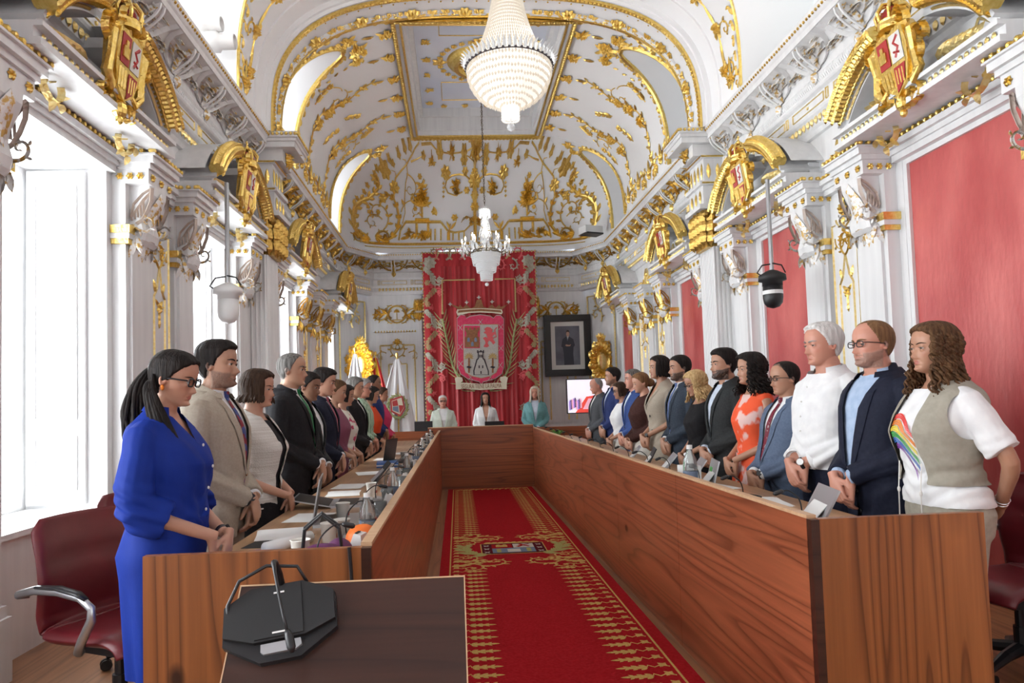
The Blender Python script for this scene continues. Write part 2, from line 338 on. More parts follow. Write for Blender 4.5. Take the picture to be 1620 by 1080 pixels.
def console(s, y0, y1, gilt):
    """pilaster with its scrolled console and the projecting block it carries"""
    yc = (y0+y1)/2
    pil.mat('white'); BX(pil, s, -.01, .10, y0, y1, 0, 3.12); BX(pil, s, 0, .125, y0+.05, y1-.05, .95, 2.66); BX(pil, s, 0, .14, y0-.03, y1+.03, 0, .34); BX(pil, s, 0, .12, y0-.015, y1+.015, .34, .40)
    for z0, z1, v, e in ((3.12,3.23,.27,.0),(3.23,3.27,.29,.02),(3.27,3.32,.32,.04),(3.32,3.335,.34,.055)): BX(pil, s, 0, v, y0-e, y1+e, z0, z1)
    pil.mat('gold')
    BX(pil, s, 0, .145, y0-.035, y0+.06, 2.74, 2.80); BX(pil, s, 0, .13, y0-.02, y0+.05, 2.66, 2.70); BX(pil, s, 0, .145, y1-.06, y1+.035, 2.74, 2.80)
    pil.mat('white'); BX(pil, s, 0, .138, y0-.028, y0+.055, 2.70, 2.74)
    # scroll bracket
    pr = [(.10,3.12),(.27,3.12),(.265,3.06),(.235,2.99),(.20,2.93),(.185,2.87),(.20,2.82),(.215,2.77),(.20,2.71),(.165,2.68),(.135,2.70),(.12,2.64),(.10,2.55)]
    rows = []
    for yy, k in ((y0+.07,.86),(y0+.10,1),(y1-.10,1),(y1-.07,.86)): rows.append([(C+s*(WH-.1-(v-.1)*k), yy, z) for v, z in pr])
    pil.grid(rows); 
    for r in (rows[0], rows[-1]): pil.add(r, [tuple(range(len(r)))])
    pil.mat('gold_old' if gilt else 'taupe')
    for yy, d in ((y0+.065,-1),(y1-.065,1)):     # fan of leaves on each flank
        m = lambda u, v, h, yy=yy, d=d: (C+s*(WH-.1-u), yy+d*h, v)
        stem(pil, m, [(.165,3.10),(.16,3.0),(.13,2.92),(.095,2.86),(.05,2.83)], .016, .02, False); stem(pil, m, [(.165,3.10),(.10,3.06),(.03,2.98),(.01,2.88)], .010, .018, False)
        for k in range(5): stem(pil, m, [(.155-.012*k,3.07-.012*k),(.10-.022*k,2.99-.03*k+.01),(.105-.022*k,2.90-.012*k)], .009, .014, False)
        if yy < yc or True:
            pil.mat('gold' if gilt else 'white_gilt'); scroll(pil, m, .02, 2.82, -.9, .15, 1, .014, .02, 4); scroll(pil, m, .05, 2.76, -2.2, .17, -1, .012, .018, 4); leaf(pil, m, .05, 2.74, -1.9, .22, .07, .03); leaf(pil, m, .05, 2.74, -1.3, .15, .05, .03); pil.mat('gold_old' if gilt else 'taupe')
    m = SM(s, .26); mm = lambda u, v, h: (C+s*(WH-.13-.13*max(0,(v-2.9)/.2)-h), u, v)
    pil.mat('gold' if gilt else 'white_gilt'); bz_ = [p[1] for p in pr][::-1]; bv_ = [p[0] for p in pr][::-1]
    for k in range(5): leaf(pil, lambda u,v,h: (C+s*(WH-float(np.interp(v,bz_,bv_))-h), u, v), yc, 3.10, -pi/2+(k-2)*.16, .34-.04*abs(k-2), .06, .03)
    for k in range(5): leaf(pil, lambda u,v,h: (C+s*(WH-float(np.interp(v,bz_,bv_))-h), u, v), yc, 2.72, -pi/2+(k-2)*.45, .20-.03*abs(k-2), .05, .03)
    # beads on top and rosettes below, on the three free faces
    pil.mat('gold'); fr = [(SM(s,.34), y0-.04, y1+.04, 1)]; q = [(C+s*(WH-.02)), C+s*(WH-.33)]
    n = int((y1-y0+.1)/.062)
    for k in range(n+1): bead(pil, SM(s,.32), y0-.04+(y1-y0+.08)*k/n, 3.35, .024, .03)
    for k in range(3): flower(pil, SM(s,.27), y0+.06+(y1-y0-.12)*k/2, 3.175, .032, .02, 6)
    for yy, d in ((y0-.04,-1),(y1+.04,1)):
        mf = lambda u, v, h, yy=yy, d=d: (C+s*(WH-u), yy+d*h, v)
        for k in range(5): bead(pil, mf, .05+.26*k/4, 3.35, .022, .03)
    for yy, d in ((y0,-1),(y1,1)):
        mf = lambda u, v, h, yy=yy, d=d: (C+s*(WH-u), yy+d*h, v)
        for k in range(3): flower(pil, mf, .06+.15*k/2, 3.175, .030, .02, 6)
def panel(s, y0, y1, full=True):
    """carved and gilded panel between two pilasters"""
    m = SM(s, .06); yc = (y0+y1)/2; w = (y1-y0)
    pil.mat('white'); BX(pil, s, -.01, .05, y0, y1, 0, 3.3); BX(pil, s, 0, .065, y0+.05, y1-.05, .9, 2.95)
    orn.mat('gold_pale')
    for e, z1 in ((.045,2.9),(.13,2.35)):
        for yy in (y0+e, y1-e): stem(orn, m, [(yy,.9),(yy,z1)], .011, .02, False)
    stem(orn, m, [(y0+.045,2.9),(y0+.10,2.9)], .011, .02, False); stem(orn, m, [(y1-.045,2.9),(y1-.10,2.9)], .011, .02, False)
    stem(orn, m, arc((yc,2.98), w*.27, pi+.3, 2*pi-.3, 12), .012, .02, False)
    stem(orn, m, [(y0+.13,2.35),(yc-.05,2.42),(yc,2.62),(yc+.05,2.42),(y1-.13,2.35)], .011, .02, False)
    orn.mat('gold'); flower(orn, m, yc, 3.02, .06, .04, 6); leaf(orn, m, yc, 3.05, pi/2, .10, .05, .03); leaf(orn, m, yc, 2.98, -pi/2, .12, .05, .03)
    for d in (1,-1):
        scroll(orn, m, yc, 2.60, pi/2-d*.9, w*.42, d, .011, .02, 5); scroll(orn, m, yc+d*w*.32, 2.78, -pi/2, w*.3, -d, .009, .016, 4)
        leaf(orn, m, yc+d*w*.22, 2.5, -pi/2-d*.3, .13, .05, .02)
    flower(orn, m, yc, 2.27, .05, .03, 5)
    for d in (-1,1): leaf(orn, m, yc, 2.27, pi/2+d*.8, .1, .04, .02)
    for k in range(3): leaf(orn, m, yc, 2.28-.05*k, -pi/2, .09, .035, .02)
def lintel(s, y0, y1, v):
    pil.mat('white')
    for z0, z1, vv in ((3.19,3.24,v-.02),(3.24,3.28,v+.0),(3.28,3.325,v+.035)): BX(pil, s, -.02, vv, y0, y1, z0, z1)
    pil.mat('gold'); n = int((y1-y0)/.062); mm = SM(s, v+.02)
    for k in range(n): bead(pil, mm, y0+(y1-y0)*(k+.5)/n, 3.34, .022, .028)
    pil.mat('taupe')
    for k in range(n//2): pil.mat('taupe'); stem(pil, SM(s, v-.015), [(y0+(y1-y0)*(k+.3)/(n/2),3.262),(y0+(y1-y0)*(k+.62)/(n/2),3.262)], .006, .006, False)
for s in (1,-1):
    for y0, y1 in BAYS[1:]: lintel(s, y0-.05, y1+.05, .07)
    for g0, g1, kind in ((2.5,3.95,'p'),(5.2,6.67,'p'),(7.8,9.5,'c'),(10.72,13.4,'pp')):
        gl = g0 > 9
        console(s, g0+.08, g0+.50, gl); console(s, g1-.50, g1-.08, gl)
        if kind == 'p': panel(s, g0+.50, g1-.50); lintel(s, g0+.5, g1-.5, .13)
        elif kind == 'pp':
            panel(s, g0+.50, g0+1.0); console(s, g0+1.05, g0+1.45, True); panel(s, g0+1.48, g1-.5); lintel(s, g0+.5, g1-.5, .13)
        else:
            y0, y1 = 8.42, 8.92
            pil.mat('white'); BX(pil, s, 0, .10, g0+.5, g1-.5, 0, 3.9); fluted(pil, C+s*(WH-.09), C+s*(WH-.30), y0, y1, .5, 3.25, s)
            BX(pil, s, 0, .34, y0-.04, y1+.04, 0, .42); BX(pil, s, 0, .32, y0-.02, y1+.02, .42, .5)
            # corinthian capital
            capg.mat('gold_old'); BX(capg, s, .05, .36, y0+.04, y1-.04, 3.25, 3.72)
            for zz, L, w_ in ((3.25,.24,.13),(3.38,.26,.14),(3.52,.22,.12)):
                for k in range(4): leaf(capg, SM(s,.36), y0+.06+(y1-y0-.12)*k/3, zz, pi/2, L, w_, .09)
                for yy, d in ((y0+.04,-1),(y1-.04,1)):
                    for k in range(3): leaf(capg, lambda u,v,h,yy=yy,d=d: (C+s*(WH-u), yy+d*h, v), .08+.24*k/2, zz, pi/2, L, w_, .09)
            for yy in (y0, y1):
                for d in (-1,1): capg.ball((C+s*(WH-.37), yy, 3.66), .055, 8, 6)
            for yy, d in ((y0,-1),(y1,1)): scroll(capg, lambda u,v,h,yy=yy,d=d: (C+s*(WH-u), yy+d*h, v), .1, 3.56, .5, .2, 1, .02, .03, 3)
            scroll(capg, SM(s,.40), (y0+y1)/2, 3.52, .6, .22, 1, .02, .03, 3); scroll(capg, SM(s,.40), (y0+y1)/2, 3.52, pi-.6, .22, -1, .02, .03, 3)
            capg.mat('white'); 
            for z0, z1, v in ((3.72,3.78,.46),(3.78,4.02,.40),(4.02,4.07,.44),(4.07,4.36,.38),(4.36,4.40,.42)): BX(capg, s, 0, v, y0-.03*(v>.4), y1+.03*(v>.4), z0, z1)
            for z0, z1, v, e in ((4.55,4.62,.66,.0),(4.62,4.66,.68,.02),(4.66,4.73,.70,.04)): BX(capg, s, .2, v, y0-.04-e, y1+.04+e, z0, z1)
            BX(capg, s, 0, .50, y0+.02, y1-.02, 4.4, 4.56)
            capg.mat('gold'); n = 12
            for k in range(n+1): bead(capg, SM(s,.70), y0-.07+(y1-y0+.14)*k/n, 4.70, .022)
            for k in range(7): bead(capg, lambda u,v,h: (C+s*(WH-u), y0-.08-h, v), .36+.32*k/6, 4.70, .022)
            for z in (4.38,4.045): stem(capg, SM(s,.42), [(y0-.03,z),(y1+.03,z)], .014, .015, False); stem(capg, lambda u,v,h: (C+s*(WH-u), y0-.03-h, v), [(.05,z),(.42,z)], .014, .015, False)
            for k in range(4):
                yy = y0+.06+(y1-y0-.12)*k/3; leaf(capg, SM(s,.38), yy, 4.10, pi/2, .22, .06, .02)
            for k in range(3): leaf(capg, lambda u,v,h: (C+s*(WH-u), y0-h, v), .08+.12*k, 4.10, pi/2, .2, .06, .02)
            for k in range(3): leaf(capg, SM(s,.40), y0+.1+.15*k, 3.80, pi/2, .18, .08, .02)
            acanthus(capg, lambda u,v,h: (C+s*(WH-u-h*.4), (y0+y1)/2+v, 4.58+.0*u-abs(u-.6)*.3), [(.35,0),(.45,.02),(.55,0),(.63,-.02)], .18, .05)
            bouquet(capg, SM(s,.50), (y0+y1)/2, 4.47, .13, rnd, .06)
struct(pil, 'trim_1'); struct(orn, 'trim_2'); struct(capg, 'trim_3')
# ---- cornice all round
YS = 14.45
path = [(XR,YB),(XR,YS),(C+2.35,YE),(C-2.35,YE),(XL,YS),(XL,YB)]
CP = [(-.05,3.84),(.03,3.86),(.05,3.90),(.07,3.92),(.07,4.01),(.09,4.03),(.10,4.05),(.10,4.18),(.13,4.20),(.14,4.215),(.14,4.335),(.11,4.35),(.115,4.42),(.15,4.50),(.22,4.56),(.32,4.59),(.33,4.59),(.335,4.64),(.35,4.655),(.37,4.69),(.375,4.72),(.37,4.735),(.17,4.745),(.12,4.80)]
b = MB().mat('white'); sweep(b, path, CP); struct(b, 'trim_4')
og = MB()
def runs():
    for s in (1,-1): yield (lambda v0, s=s: (lambda u, v, h: (C+s*(WH-v0-h), u, v))), 2.2, YS-.1, s
    yield (lambda v0: (lambda u, v, h: (C+u, YE-v0-h, v))), -2.2, 2.2, 0
    for s in (1,-1):
        p = Vector((C+s*WH, YS)); q = Vector((C+s*2.35, YE)); d = (q-p).normalized(); n = Vector((-d.y, d.x))*s
        yield (lambda v0, p=p, d=d, n=n: (lambda u, v, h: (p.x+d.x*u+n.x*(v0+h), p.y+d.y*u+n.y*(v0+h), v))), .12, (q-p).length-.12, 2*s
for mk, u0, u1, s in runs():
    L = u1-u0; og.mat('gold_old')
    if s == 0: og.mat('gold')
    n = int(L/.052)
    for k in range(n): bead(og, mk(.365), u0+(k+.5)*L/n, 4.685, .017, .016, 5)
    og.mat('gold_pale'); n = int(L/.075)
    for k in range(n):
        uu = u0+(k+.5)*L/n; leaf(og, mk(.068), uu, 3.925, pi/2, .085, .05, .028); 
        if k % 3 == 0: leaf(og, mk(.068), uu, 3.96, .5, .05, .03, .025)
    n = max(1, int(L/.72)); og.mat('gold_pale')
    for k in range(n):
        a, c = u0+k*L/n+.07, u0+(k+1)*L/n-.07; frame2(og, mk(.10), a+.02, 4.075, c-.02, 4.155, .014, .012); bead(og, mk(.10), (a+c)/2, 4.115, .018); 
        frame2(og, mk(.10), a-.06, 4.07, a-.02, 4.165, .014, .012)
    og.mat('white')
    n = int(L/.03) if abs(s) != 2 else 10
    for k in range(n): stem(og, mk(.138), [(u0+k*L/n,4.235),(u0+(k+.8)*L/n,4.275),(u0+k*L/n,4.315)], .005, .008, False)
    # brackets with gilt foliage in the cove
    n = max(1, round(L/.72)); cov = lambda u, v, h, mk=mk: mk(.115+.22*(1-cos(v*pi/2))+h*.5)(u, 4.36+.23*sin(v*pi/2)-h*.6, 0)
    for k in range(n):
        uu = u0+(k+.5)*L/n; yw = uu if s in (1,-1) else 20; g = 'gold_old' if yw > 9 else 'white_gilt'; g2 = 'gold' if yw > 9 else 'white_gilt'
        og.mat('white'); 
        for d in (-.035,.035):
            og.tube([mk(.13+.2*sin(t*pi/10))(uu+d, 4.36+.21*t/5, 0) for t in range(6)], .012, 6)
        og.mat(g2); acanthus(og, cov, [(uu,.02),(uu,.25),(uu,.5),(uu,.75),(uu,.95)], .10, .05)
        leaf(og, mk(.14), uu, 4.36, -pi/2, .13, .10, .05); leaf(og, mk(.14), uu, 4.34, -pi/2+.6, .08, .05, .04); leaf(og, mk(.14), uu, 4.34, -pi/2-.6, .08, .05, .04)
        for d in (-1,1):
            og.mat('white' if yw < 9 else g); stem(og, cov, [(uu+d*(.06+.26*sin(t*pi/12)), .1+.85*(1-cos(t*pi/12))/1) for t in range(7)], .02, .045, False)
            og.mat(g2 if d > 0 or yw > 9 else g); scroll(og, cov, uu+d*.06, .35, (0 if d > 0 else pi)+d*.5, .26, d, .012, .05, 6, flower_r=.03)
            og.mat(g); scroll(og, cov, uu+d*.30, .2, (pi if d > 0 else 0)-d*1.1, .2, -d, .012, .045, 5); flower(og, cov, uu+d*.2, .75, .045, .07, 5)
            if yw > 9:
                og.mat('gold'); 
                for j in range(5): leaf(og, cov, uu+d*(.08+.06*j), .15+.12*j, rnd.uniform(0,6.3), .09, .05, .06)
struct(og, 'trim_5')
# wall band above the openings: little panels with palm medallions beside each pediment
b = MB()
for s in (1,-1):
    for yy in (3.22,5.94,8.16,9.22,11.35,12.45):
        m = SM(s, .02); b.mat('gold_pale'); stem(b, m, arc((yy,3.58), .12, -.3, pi+.3, 14, 0, 1.35), .010, .02, False); stem(b, m, arc((yy,3.58), .085, -.1, pi+.1, 12, 0, 1.4), .006, .015, False)
        b.mat('gold'); stem(b, m, [(yy,3.45),(yy,3.60)], .008, .02, False)
        for k in range(6): leaf(b, m, yy, 3.60, pi*k/5, .07, .025, .02)
        for d in (-1,1): scroll(b, m, yy+d*.12, 3.46, pi/2+d*.3, .12, -d, .01, .02, 3); leaf(b, m, yy+d*.13, 3.42, pi/2, .1, .05, .03)
struct(b, 'trim_6')
# ---- vault
A_, B_, Z0, N_ = 2.74, 1.80, 4.72, 3.0
Y1, Y2 = 13.05, 15.3
LUN = [(6.5,.85,1.50),(9.45,.50,1.55),(13.2,.52,1.50),(2.2,.85,1.5)]
def ab(Y):
    g = max(0, min(.9995, (Y-Y1)/(Y2-Y1))); return A_*(1-g**5)**.2, B_*(1-g**2.2)**(1/2.2)
def pho(Y):                           # height where the vault starts above the cornice at this Y
    for yc, hw, r in LUN:
        d = abs(Y-yc)/hw
        if d < 1: return r*(1-d**2.3)**(1/1.9)
    return 0
def vprof(Y, k, xe):
    """k in 0..1 from the foot (or the lunette's head) to the crown (or the coffer's edge)"""
    a, bb = ab(Y); h0 = min(pho(Y), bb*.96); x_of = lambda h: a*max(0, 1-(h/bb)**N_)**(1/N_); x0 = x_of(h0)
    t0 = atan2(h0/bb, x0/a) if h0 > 0 else 0; t1 = pi/2 if xe == 0 else atan2((1-(xe/a)**N_)**(1/N_) , xe/a)
    t = t0+(t1-t0)*k; c_, s_ = cos(t), sin(t); r = (abs(c_)**N_+abs(s_)**N_)**(-1/N_)
    return a*r*c_, bb*r*s_
def ysamp(a, c, n): return [a+(c-a)*(.5-.5*cos(pi*i/n)) for i in range(n+1)]
CX, CY0, CY1 = 1.19, 8.93, 12.95
def vault_rows():
    ys = set()
    cuts = sorted({-3.0, CY0, CY1, Y1, 14.2, *[y for yc,hw,_ in LUN for y in (yc-hw, yc+hw)]})
    for a, c in zip(cuts, cuts[1:]):
        for y in ysamp(a+1e-4, c-1e-4, 18): ys.add(round(y, 5))
    for i in range(1, 30): ys.add(round(14.2+1.1*sin(pi/2*i/29)-1e-4, 5))
    return sorted(ys)
vb = MB().mat('vault_white'); K = 26; ys = vault_rows()
for s in (1,-1):
    rows = []; prev = None
    for Y in ys:
        xe = CX if CY0 < Y < CY1 else 0
        if prev is not None and xe != prev:
            rows_done = rows; vb.grid(rows_done); rows = []
        prev = xe
        rows.append([(C+s*x, Y, Z0+h) for x, h in (vprof(Y, k/K, xe) for k in range(K+1))])
    vb.grid(rows)
vo = struct(vb, 'ceiling', smooth=True)
# lunette tunnels, their windows, and the gilt rims
tn = MB().mat('vault_white'); rim = MB().mat('gold')
wn = 8
for yc, hw, r in LUN:
    for s in (1,-1):
        pts = [(y, *vprof(y, 0, 0)) for y in ysamp(yc-hw+1e-3, yc+hw-1e-3, 30)]
        tn.grid([[(C+s*x, y, Z0+h) for y, x, h in pts],[(C+s*3.52, y, Z0+h) for y, x, h in pts]])
        g = MB().mat('glow' if s < 0 else 'glow_grey'); g.add([(C+s*3.50, y, Z0+h) for y, x, h in pts]+[(C+s*3.50, yc, Z0-.02)], [tuple(range(len(pts)))])
        wn += 1; struct(g, 'window_%d' % wn)
        f = MB().mat('plastic_grey')
        for yy in (yc-hw*.35, yc+hw*.35): f.box((C+s*3.5-.02, yy-.008, Z0), (C+s*3.5+.02, yy+.008, Z0+r*.97))
        struct(f, 'trim_%d' % (20+wn))
        rp = [(C+s*(x-.01), y+(.02 if y > yc else -.02), Z0+h+.01) for y, x, h in pts]
        rim.tube(rp, .035 if hw < .8 else .02, 6)
        # leaf sprays around the head of the opening
        for i in range(2, len(pts)-2, 1):
            y, x, h = pts[i]; d = 1 if y > yc else -1
            if h < .3 and i % 2: continue
            o = Vector((C+s*(x-.03), y+d*.07, Z0+h+.02)); t = Vector(rp[i+1])-Vector(rp[i-1]); t.normalize(); nrm = Vector((-s*.6,0,-.8)); bi = t.cross(nrm)
            mm = lambda u, v, hh, o=o, t=t, bi=bi, nrm=nrm: tuple(o+t*u+bi*v+nrm*hh)
            leaf(rim, mm, 0, 0, rnd.uniform(-.5,.5), .12, .05, .04); leaf(rim, mm, 0, 0, pi/2+rnd.uniform(-.7,.7), .07, .04, .03)
struct(tn, 'ceiling_lunettes', smooth=True); struct(rim, 'trim_7')
# arc-length map of the side vault
tab = []; acc = 0; px_ = None
for i in range(181):
    t = pi/2*i/180; c_, s_ = cos(t), sin(t); r = (abs(c_)**N_+abs(s_)**N_)**(-1/N_); p = (A_*r*c_, B_*r*s_)
    if px_: acc += sqrt((p[0]-px_[0])**2+(p[1]-px_[1])**2)
    tab.append((acc, *p)); px_ = p
TA = np.array(tab)
def VM(s):
    def m(u, v, h):
        x = float(np.interp(v, TA[:,0], TA[:,1])); z = float(np.interp(v, TA[:,0], TA[:,2])); x2 = float(np.interp(v+.02, TA[:,0], TA[:,1])); z2 = float(np.interp(v+.02, TA[:,0], TA[:,2]))
        dx, dz = x2-x, z2-z; l = sqrt(dx*dx+dz*dz) or 1; nx, nz = -dz/l, dx/l
        a, bb = ab(u); k = a/A_
        return (C+s*(x*k+nx*(h+.004)), u, Z0+z*(bb/B_)+nz*(h+.004)*1)
    return m
ARC = TA[-1,0]
# transverse arch with its two gilt mouldings
rb = MB().mat('vault_white')
def archring(b, y0, y1, d0, d1, n=90):
    rows = []
    for i in range(n+1):
        t = pi*i/n; c_, s_ = cos(t), sin(t); r = (abs(c_)**N_+abs(s_)**N_)**(-1/N_)
        f = lambda d: (C+(A_-d)*r*c_, Z0+(B_-d)*r*s_)
        (xa,za),(xb,zb) = f(d0), f(d1); rows.append([(xa,y0,za),(xb,y0,zb),(xb,y1,zb),(xa,y1,za)])
    b.grid(rows, cv=True)
archring(rb, 8.26, 8.86, -.02, .06); archring(rb, 8.30, 8.36, .05, .10); archring(rb, 8.75, 8.83, .05, .09); archring(rb, 7.95, 8.05, -.02, .02)
struct(rb, 'trim_8', smooth=False)
rg = MB().mat('gold'); archring(rg, 8.325, 8.39, .06, .13); archring(rg, 8.82, 8.86, .06, .10)
def AM(d, y0):                        # u = along arch 0..2*ARC, v across
    def m(u, v, h):
        s = 1 if u < ARC else -1; a = u if u < ARC else 2*ARC-u
        p = VM(s)(y0+v, a, d+h); return p
    return m
m = AM(.06, 8.78); n = int(2*ARC/.075)
for k in range(n):
    u = (k+.5)*2*ARC/n
    mm = lambda a, c, h, u=u: m(u+c, a, h)
    leaf(rg, mm, 0, 0, rnd.uniform(-.8,.8)+(pi/2 if k % 2 else -pi/2), .11, .05, .04); flower(rg, mm, rnd.uniform(-.05,.03), 0, .04, .035, 5)
    if k % 2 == 0: bead(rg, lambda a,c,h,u=u: m(u+c, a-.24, h), 0, 0, .012, .012, 5)
    if k % 9 == 0: flower(rg, mm, -.02, 0, .10, .06, 7)
for k in range(int(2*ARC/.055)): bead(rg, lambda a,c,h: AM(.12,8.355)(k*.055+c, a, h), 0, 0, .026, .03, 6)
struct(rg, 'trim_9')
# coffer with a gilt frame
cf = MB().mat('white'); ZC = 6.40; x0, x1 = C-CX, C+CX
cf.mat('white')
def ringbox(b, x0, y0, x1, y1, w, z0, z1):
    b.box((x0,y0,z0),(x0+w,y1,z1)); b.box((x1-w,y0,z0),(x1,y1,z1)); b.box((x0+w,y0,z0),(x1-w,y0+w,z1)); b.box((x0+w,y1-w,z0),(x1-w,y1,z1))
ringbox(cf, x0-.02, CY0-.02, x1+.02, CY1+.02, .12, 6.42, 6.56); ringbox(cf, x0+.09, CY0+.09, x1-.09, CY1-.09, .05, 6.5, 6.95); ringbox(cf, x0+.14, CY0+.14, x1-.14, CY1-.14, .06, 6.74, 6.95)
cf.mat('coffer_blue'); cf.box((x0,CY0,6.9),(x1,CY1,6.98)); struct(cf, 'ceiling_coffer')
gf = MB().mat('gold'); ringbox(gf, x0-.05, CY0-.05, x1+.05, CY1+.05, .06, 6.38, 6.48); ringbox(gf, x0+.06, CY0+.06, x1-.06, CY1-.06, .03, 6.40, 6.46)
dn = lambda u, v, h: (u, v, 6.38-h); n = 60
for k in range(60):
    for x in (x0-.02, x1+.02): leaf(gf, dn, x, CY0+(CY1-CY0)*k/60, pi/2, .07, .05, .02)
for k in range(34):
    for y in (CY0-.02, CY1+.02): leaf(gf, dn, x0+(x1-x0)*k/34, y, 0, .07, .05, .02)
up_ = lambda u, v, h: (u, v, 6.895-h)
for k in range(7):
    for s in (1,-1): bouquet(gf, up_, C+s*.84, CY0+.35+k*.54, .10, rnd, .03)
for k in range(4):
    for y in (CY0+.32, CY1-.32): bouquet(gf, up_, C-.6+k*.4, y, .08, rnd, .03)
frame2(gf, up_, C-.62, CY0+.55, C+.62, CY0+1.25, .012, .01); frame2(gf, up_, C-.62, CY1-1.25, C+.62, CY1-.55, .012, .01)
yr = (CY0+CY1)/2+.05
gf.lathe([(.0,-.10),(.10,-.10),(.14,-.05),(.30,-.04),(.34,-.10),(.40,-.11),(.45,-.05),(.50,-.02),(.52,.01)], 40, (C,yr,6.89))
for k in range(28): flower(gf, up_, C+.64*cos(2*pi*k/28), yr+.64*sin(2*pi*k/28), .055 if k % 7 else .13, .03, 5)
for k in range(16): leaf(gf, lambda u,v,h: (u,v,6.84-h), C+.14*cos(2*pi*k/16), yr+.14*sin(2*pi*k/16), 2*pi*k/16, .17, .07, .03)
struct(gf, 'trim_10')
# ---- gilt foliage on the sides of the vault
vg = MB().mat('gold')
for s in (1,-1):
    m = VM(s)
    def spray(y, v, a, L, n=7):
        pts = [(y+cos(a)*L*i/10, v+sin(a)*L*i/10) for i in range(11)]; stem(vg, m, pts, .010, .012)
        for k in range(n):
            i = int(k/n*10)+1; q = pts[min(i,10)]
            for d in (1,-1): leaf(vg, m, q[0], q[1], a+d*.8, .10, .04, .02)
        flower(vg, m, pts[-1][0], pts[-1][1], .06, .03)
    for y, v in ((10.35,.25),(11.0,.22),(11.65,.25),(12.35,.22)):
        for d in (-1,1): scroll(vg, m, y, v, pi/2-d*.4, .34, -d, .014, .02, 6, flower_r=.04)
        flower(vg, m, y, v+.06, .08, .04); leaf(vg, m, y, v, pi/2, .32, .10, .03)
    for y in (10.7, 12.0):              # tall bunches climbing to the coffer
        pts = [(y+.12*sin(t*.9), .35+t*.15) for t in range(13)]; stem(vg, m, pts, .012, .015)
        for k, (a_, c_) in enumerate(pts):
            for d in (-1,1): leaf(vg, m, a_, c_, pi/2+d*.9, .13, .05, .025)
            if k % 2: flower(vg, m, a_+rnd.uniform(-.04,.04), c_, .055+.02*rnd.random(), .03, 5)
        bouquet(vg, m, y+.05, 1.35, .17, rnd, .05); bouquet(vg, m, y+.02, 1.10, .13, rnd, .05); bouquet(vg, m, y+.1, 1.58, .12, rnd, .04)
    spray(11.35, 1.0, 1.2, .38); spray(11.3, 1.55, .9, .3); spray(10.2, 1.2, 1.8, .35); spray(12.5, 1.0, 1.4, .4); spray(12.4, 1.7, 2.3, .3)
    for y, hw in ((9.45,.5),(13.2,.52),(6.5,.85)):
        if y < 13: bouquet(vg, m, y+.08, 2.08, .22, rnd, .06); bouquet(vg, m, y-.22, 1.98, .16, rnd, .05); bouquet(vg, m, y+.35, 2.02, .13, rnd, .05)
        else: bouquet(vg, m, y-.05, 2.02, .16, rnd, .05); bouquet(vg, m, y+.15, 1.9, .12, rnd, .05)
    for y in (9.3,9.95,10.6,11.25,11.9,12.55):  # along the coffer
        bouquet(vg, m, y, ARC-1.36, .14, rnd, .05); leaf(vg, m, y, ARC-1.5, -pi/2, .18, .06, .03)
    stem(vg, m, [(9.0+.06*sin(k), .3+k*.17) for k in range(14)], .010, .012, False)
    for k in range(14):
        leaf(vg, m, 9.0+.06*sin(k), .3+k*.17, rnd.uniform(.8,2.2), .11, .05, .03)
        leaf(vg, m, 9.93+.03*sin(k), .3+k*.15, rnd.uniform(0,3), .09, .04, .02)
    stem(vg, m, [(10.05+.05*k, 1.35+.09*k-.006*k*k) for k in range(9)], .009, .012, False); scroll(vg, m, 10.45, 1.72, .4, .35, -1, .009, .012, 5); scroll(vg, m, 12.6, 1.5, 2.4, .35, 1, .009, .012, 5)
    # between the first lunette and the arch
    for y, v in ((7.62,.25),(7.75,.45),(5.3,.3),(5.45,.6),(7.68,.9),(7.66,1.35)): bouquet(vg, m, y, v, .12, rnd, .04); leaf(vg, m, y, v, pi/2, .3, .06, .02); scroll(vg, m, y, v-.1, 1.9, .22, 1, .01, .015, 4)
    stem(vg, m, [(7.7+.04*sin(k*.8), .2+k*.17) for k in range(12)], .010, .012, False)
struct(vg, 'trim_11')
# ---- the end of the vault
def endY(x, v):
    lo, hi = 0.0, .9995
    for _ in range(24):
        g = (lo+hi)/2; a, bb = ab(Y1+g*(Y2-Y1)); f = (abs(x)/a)**N_+(max(v,0)/bb)**N_ if abs(x) < 9*a else 9
        if f > 1: hi = g
        else: lo = g
    return Y1+lo*(Y2-Y1)
def EM(u, v, h):
    y = endY(u, v); k = min(1, max(0,v)/1.8)
    return (C+u, y-h*(1-.3*k)-.006, Z0+v-h*.5*k-.004)
def epx(x, y):
    """where the photograph's spot lies on the vault's end"""
    for i in range(400):
        p = at(x, y, Y=12.9+i*.0062)
        if p.y >= endY(p.x-C, p.z-Z0): break
    return p.x-C, p.z-Z0
def ez(x, y):                         # from a zoomed crop of the left half (scale 6)
    return epx(540+x/6, 220+y/6)
eg = MB().mat('gold')
class MirrorMB:
    pass
def both(fn):
    fn(lambda u, v, h: EM(u, v, h), 1); fn(lambda u, v, h: EM(-u, v, h), -1)
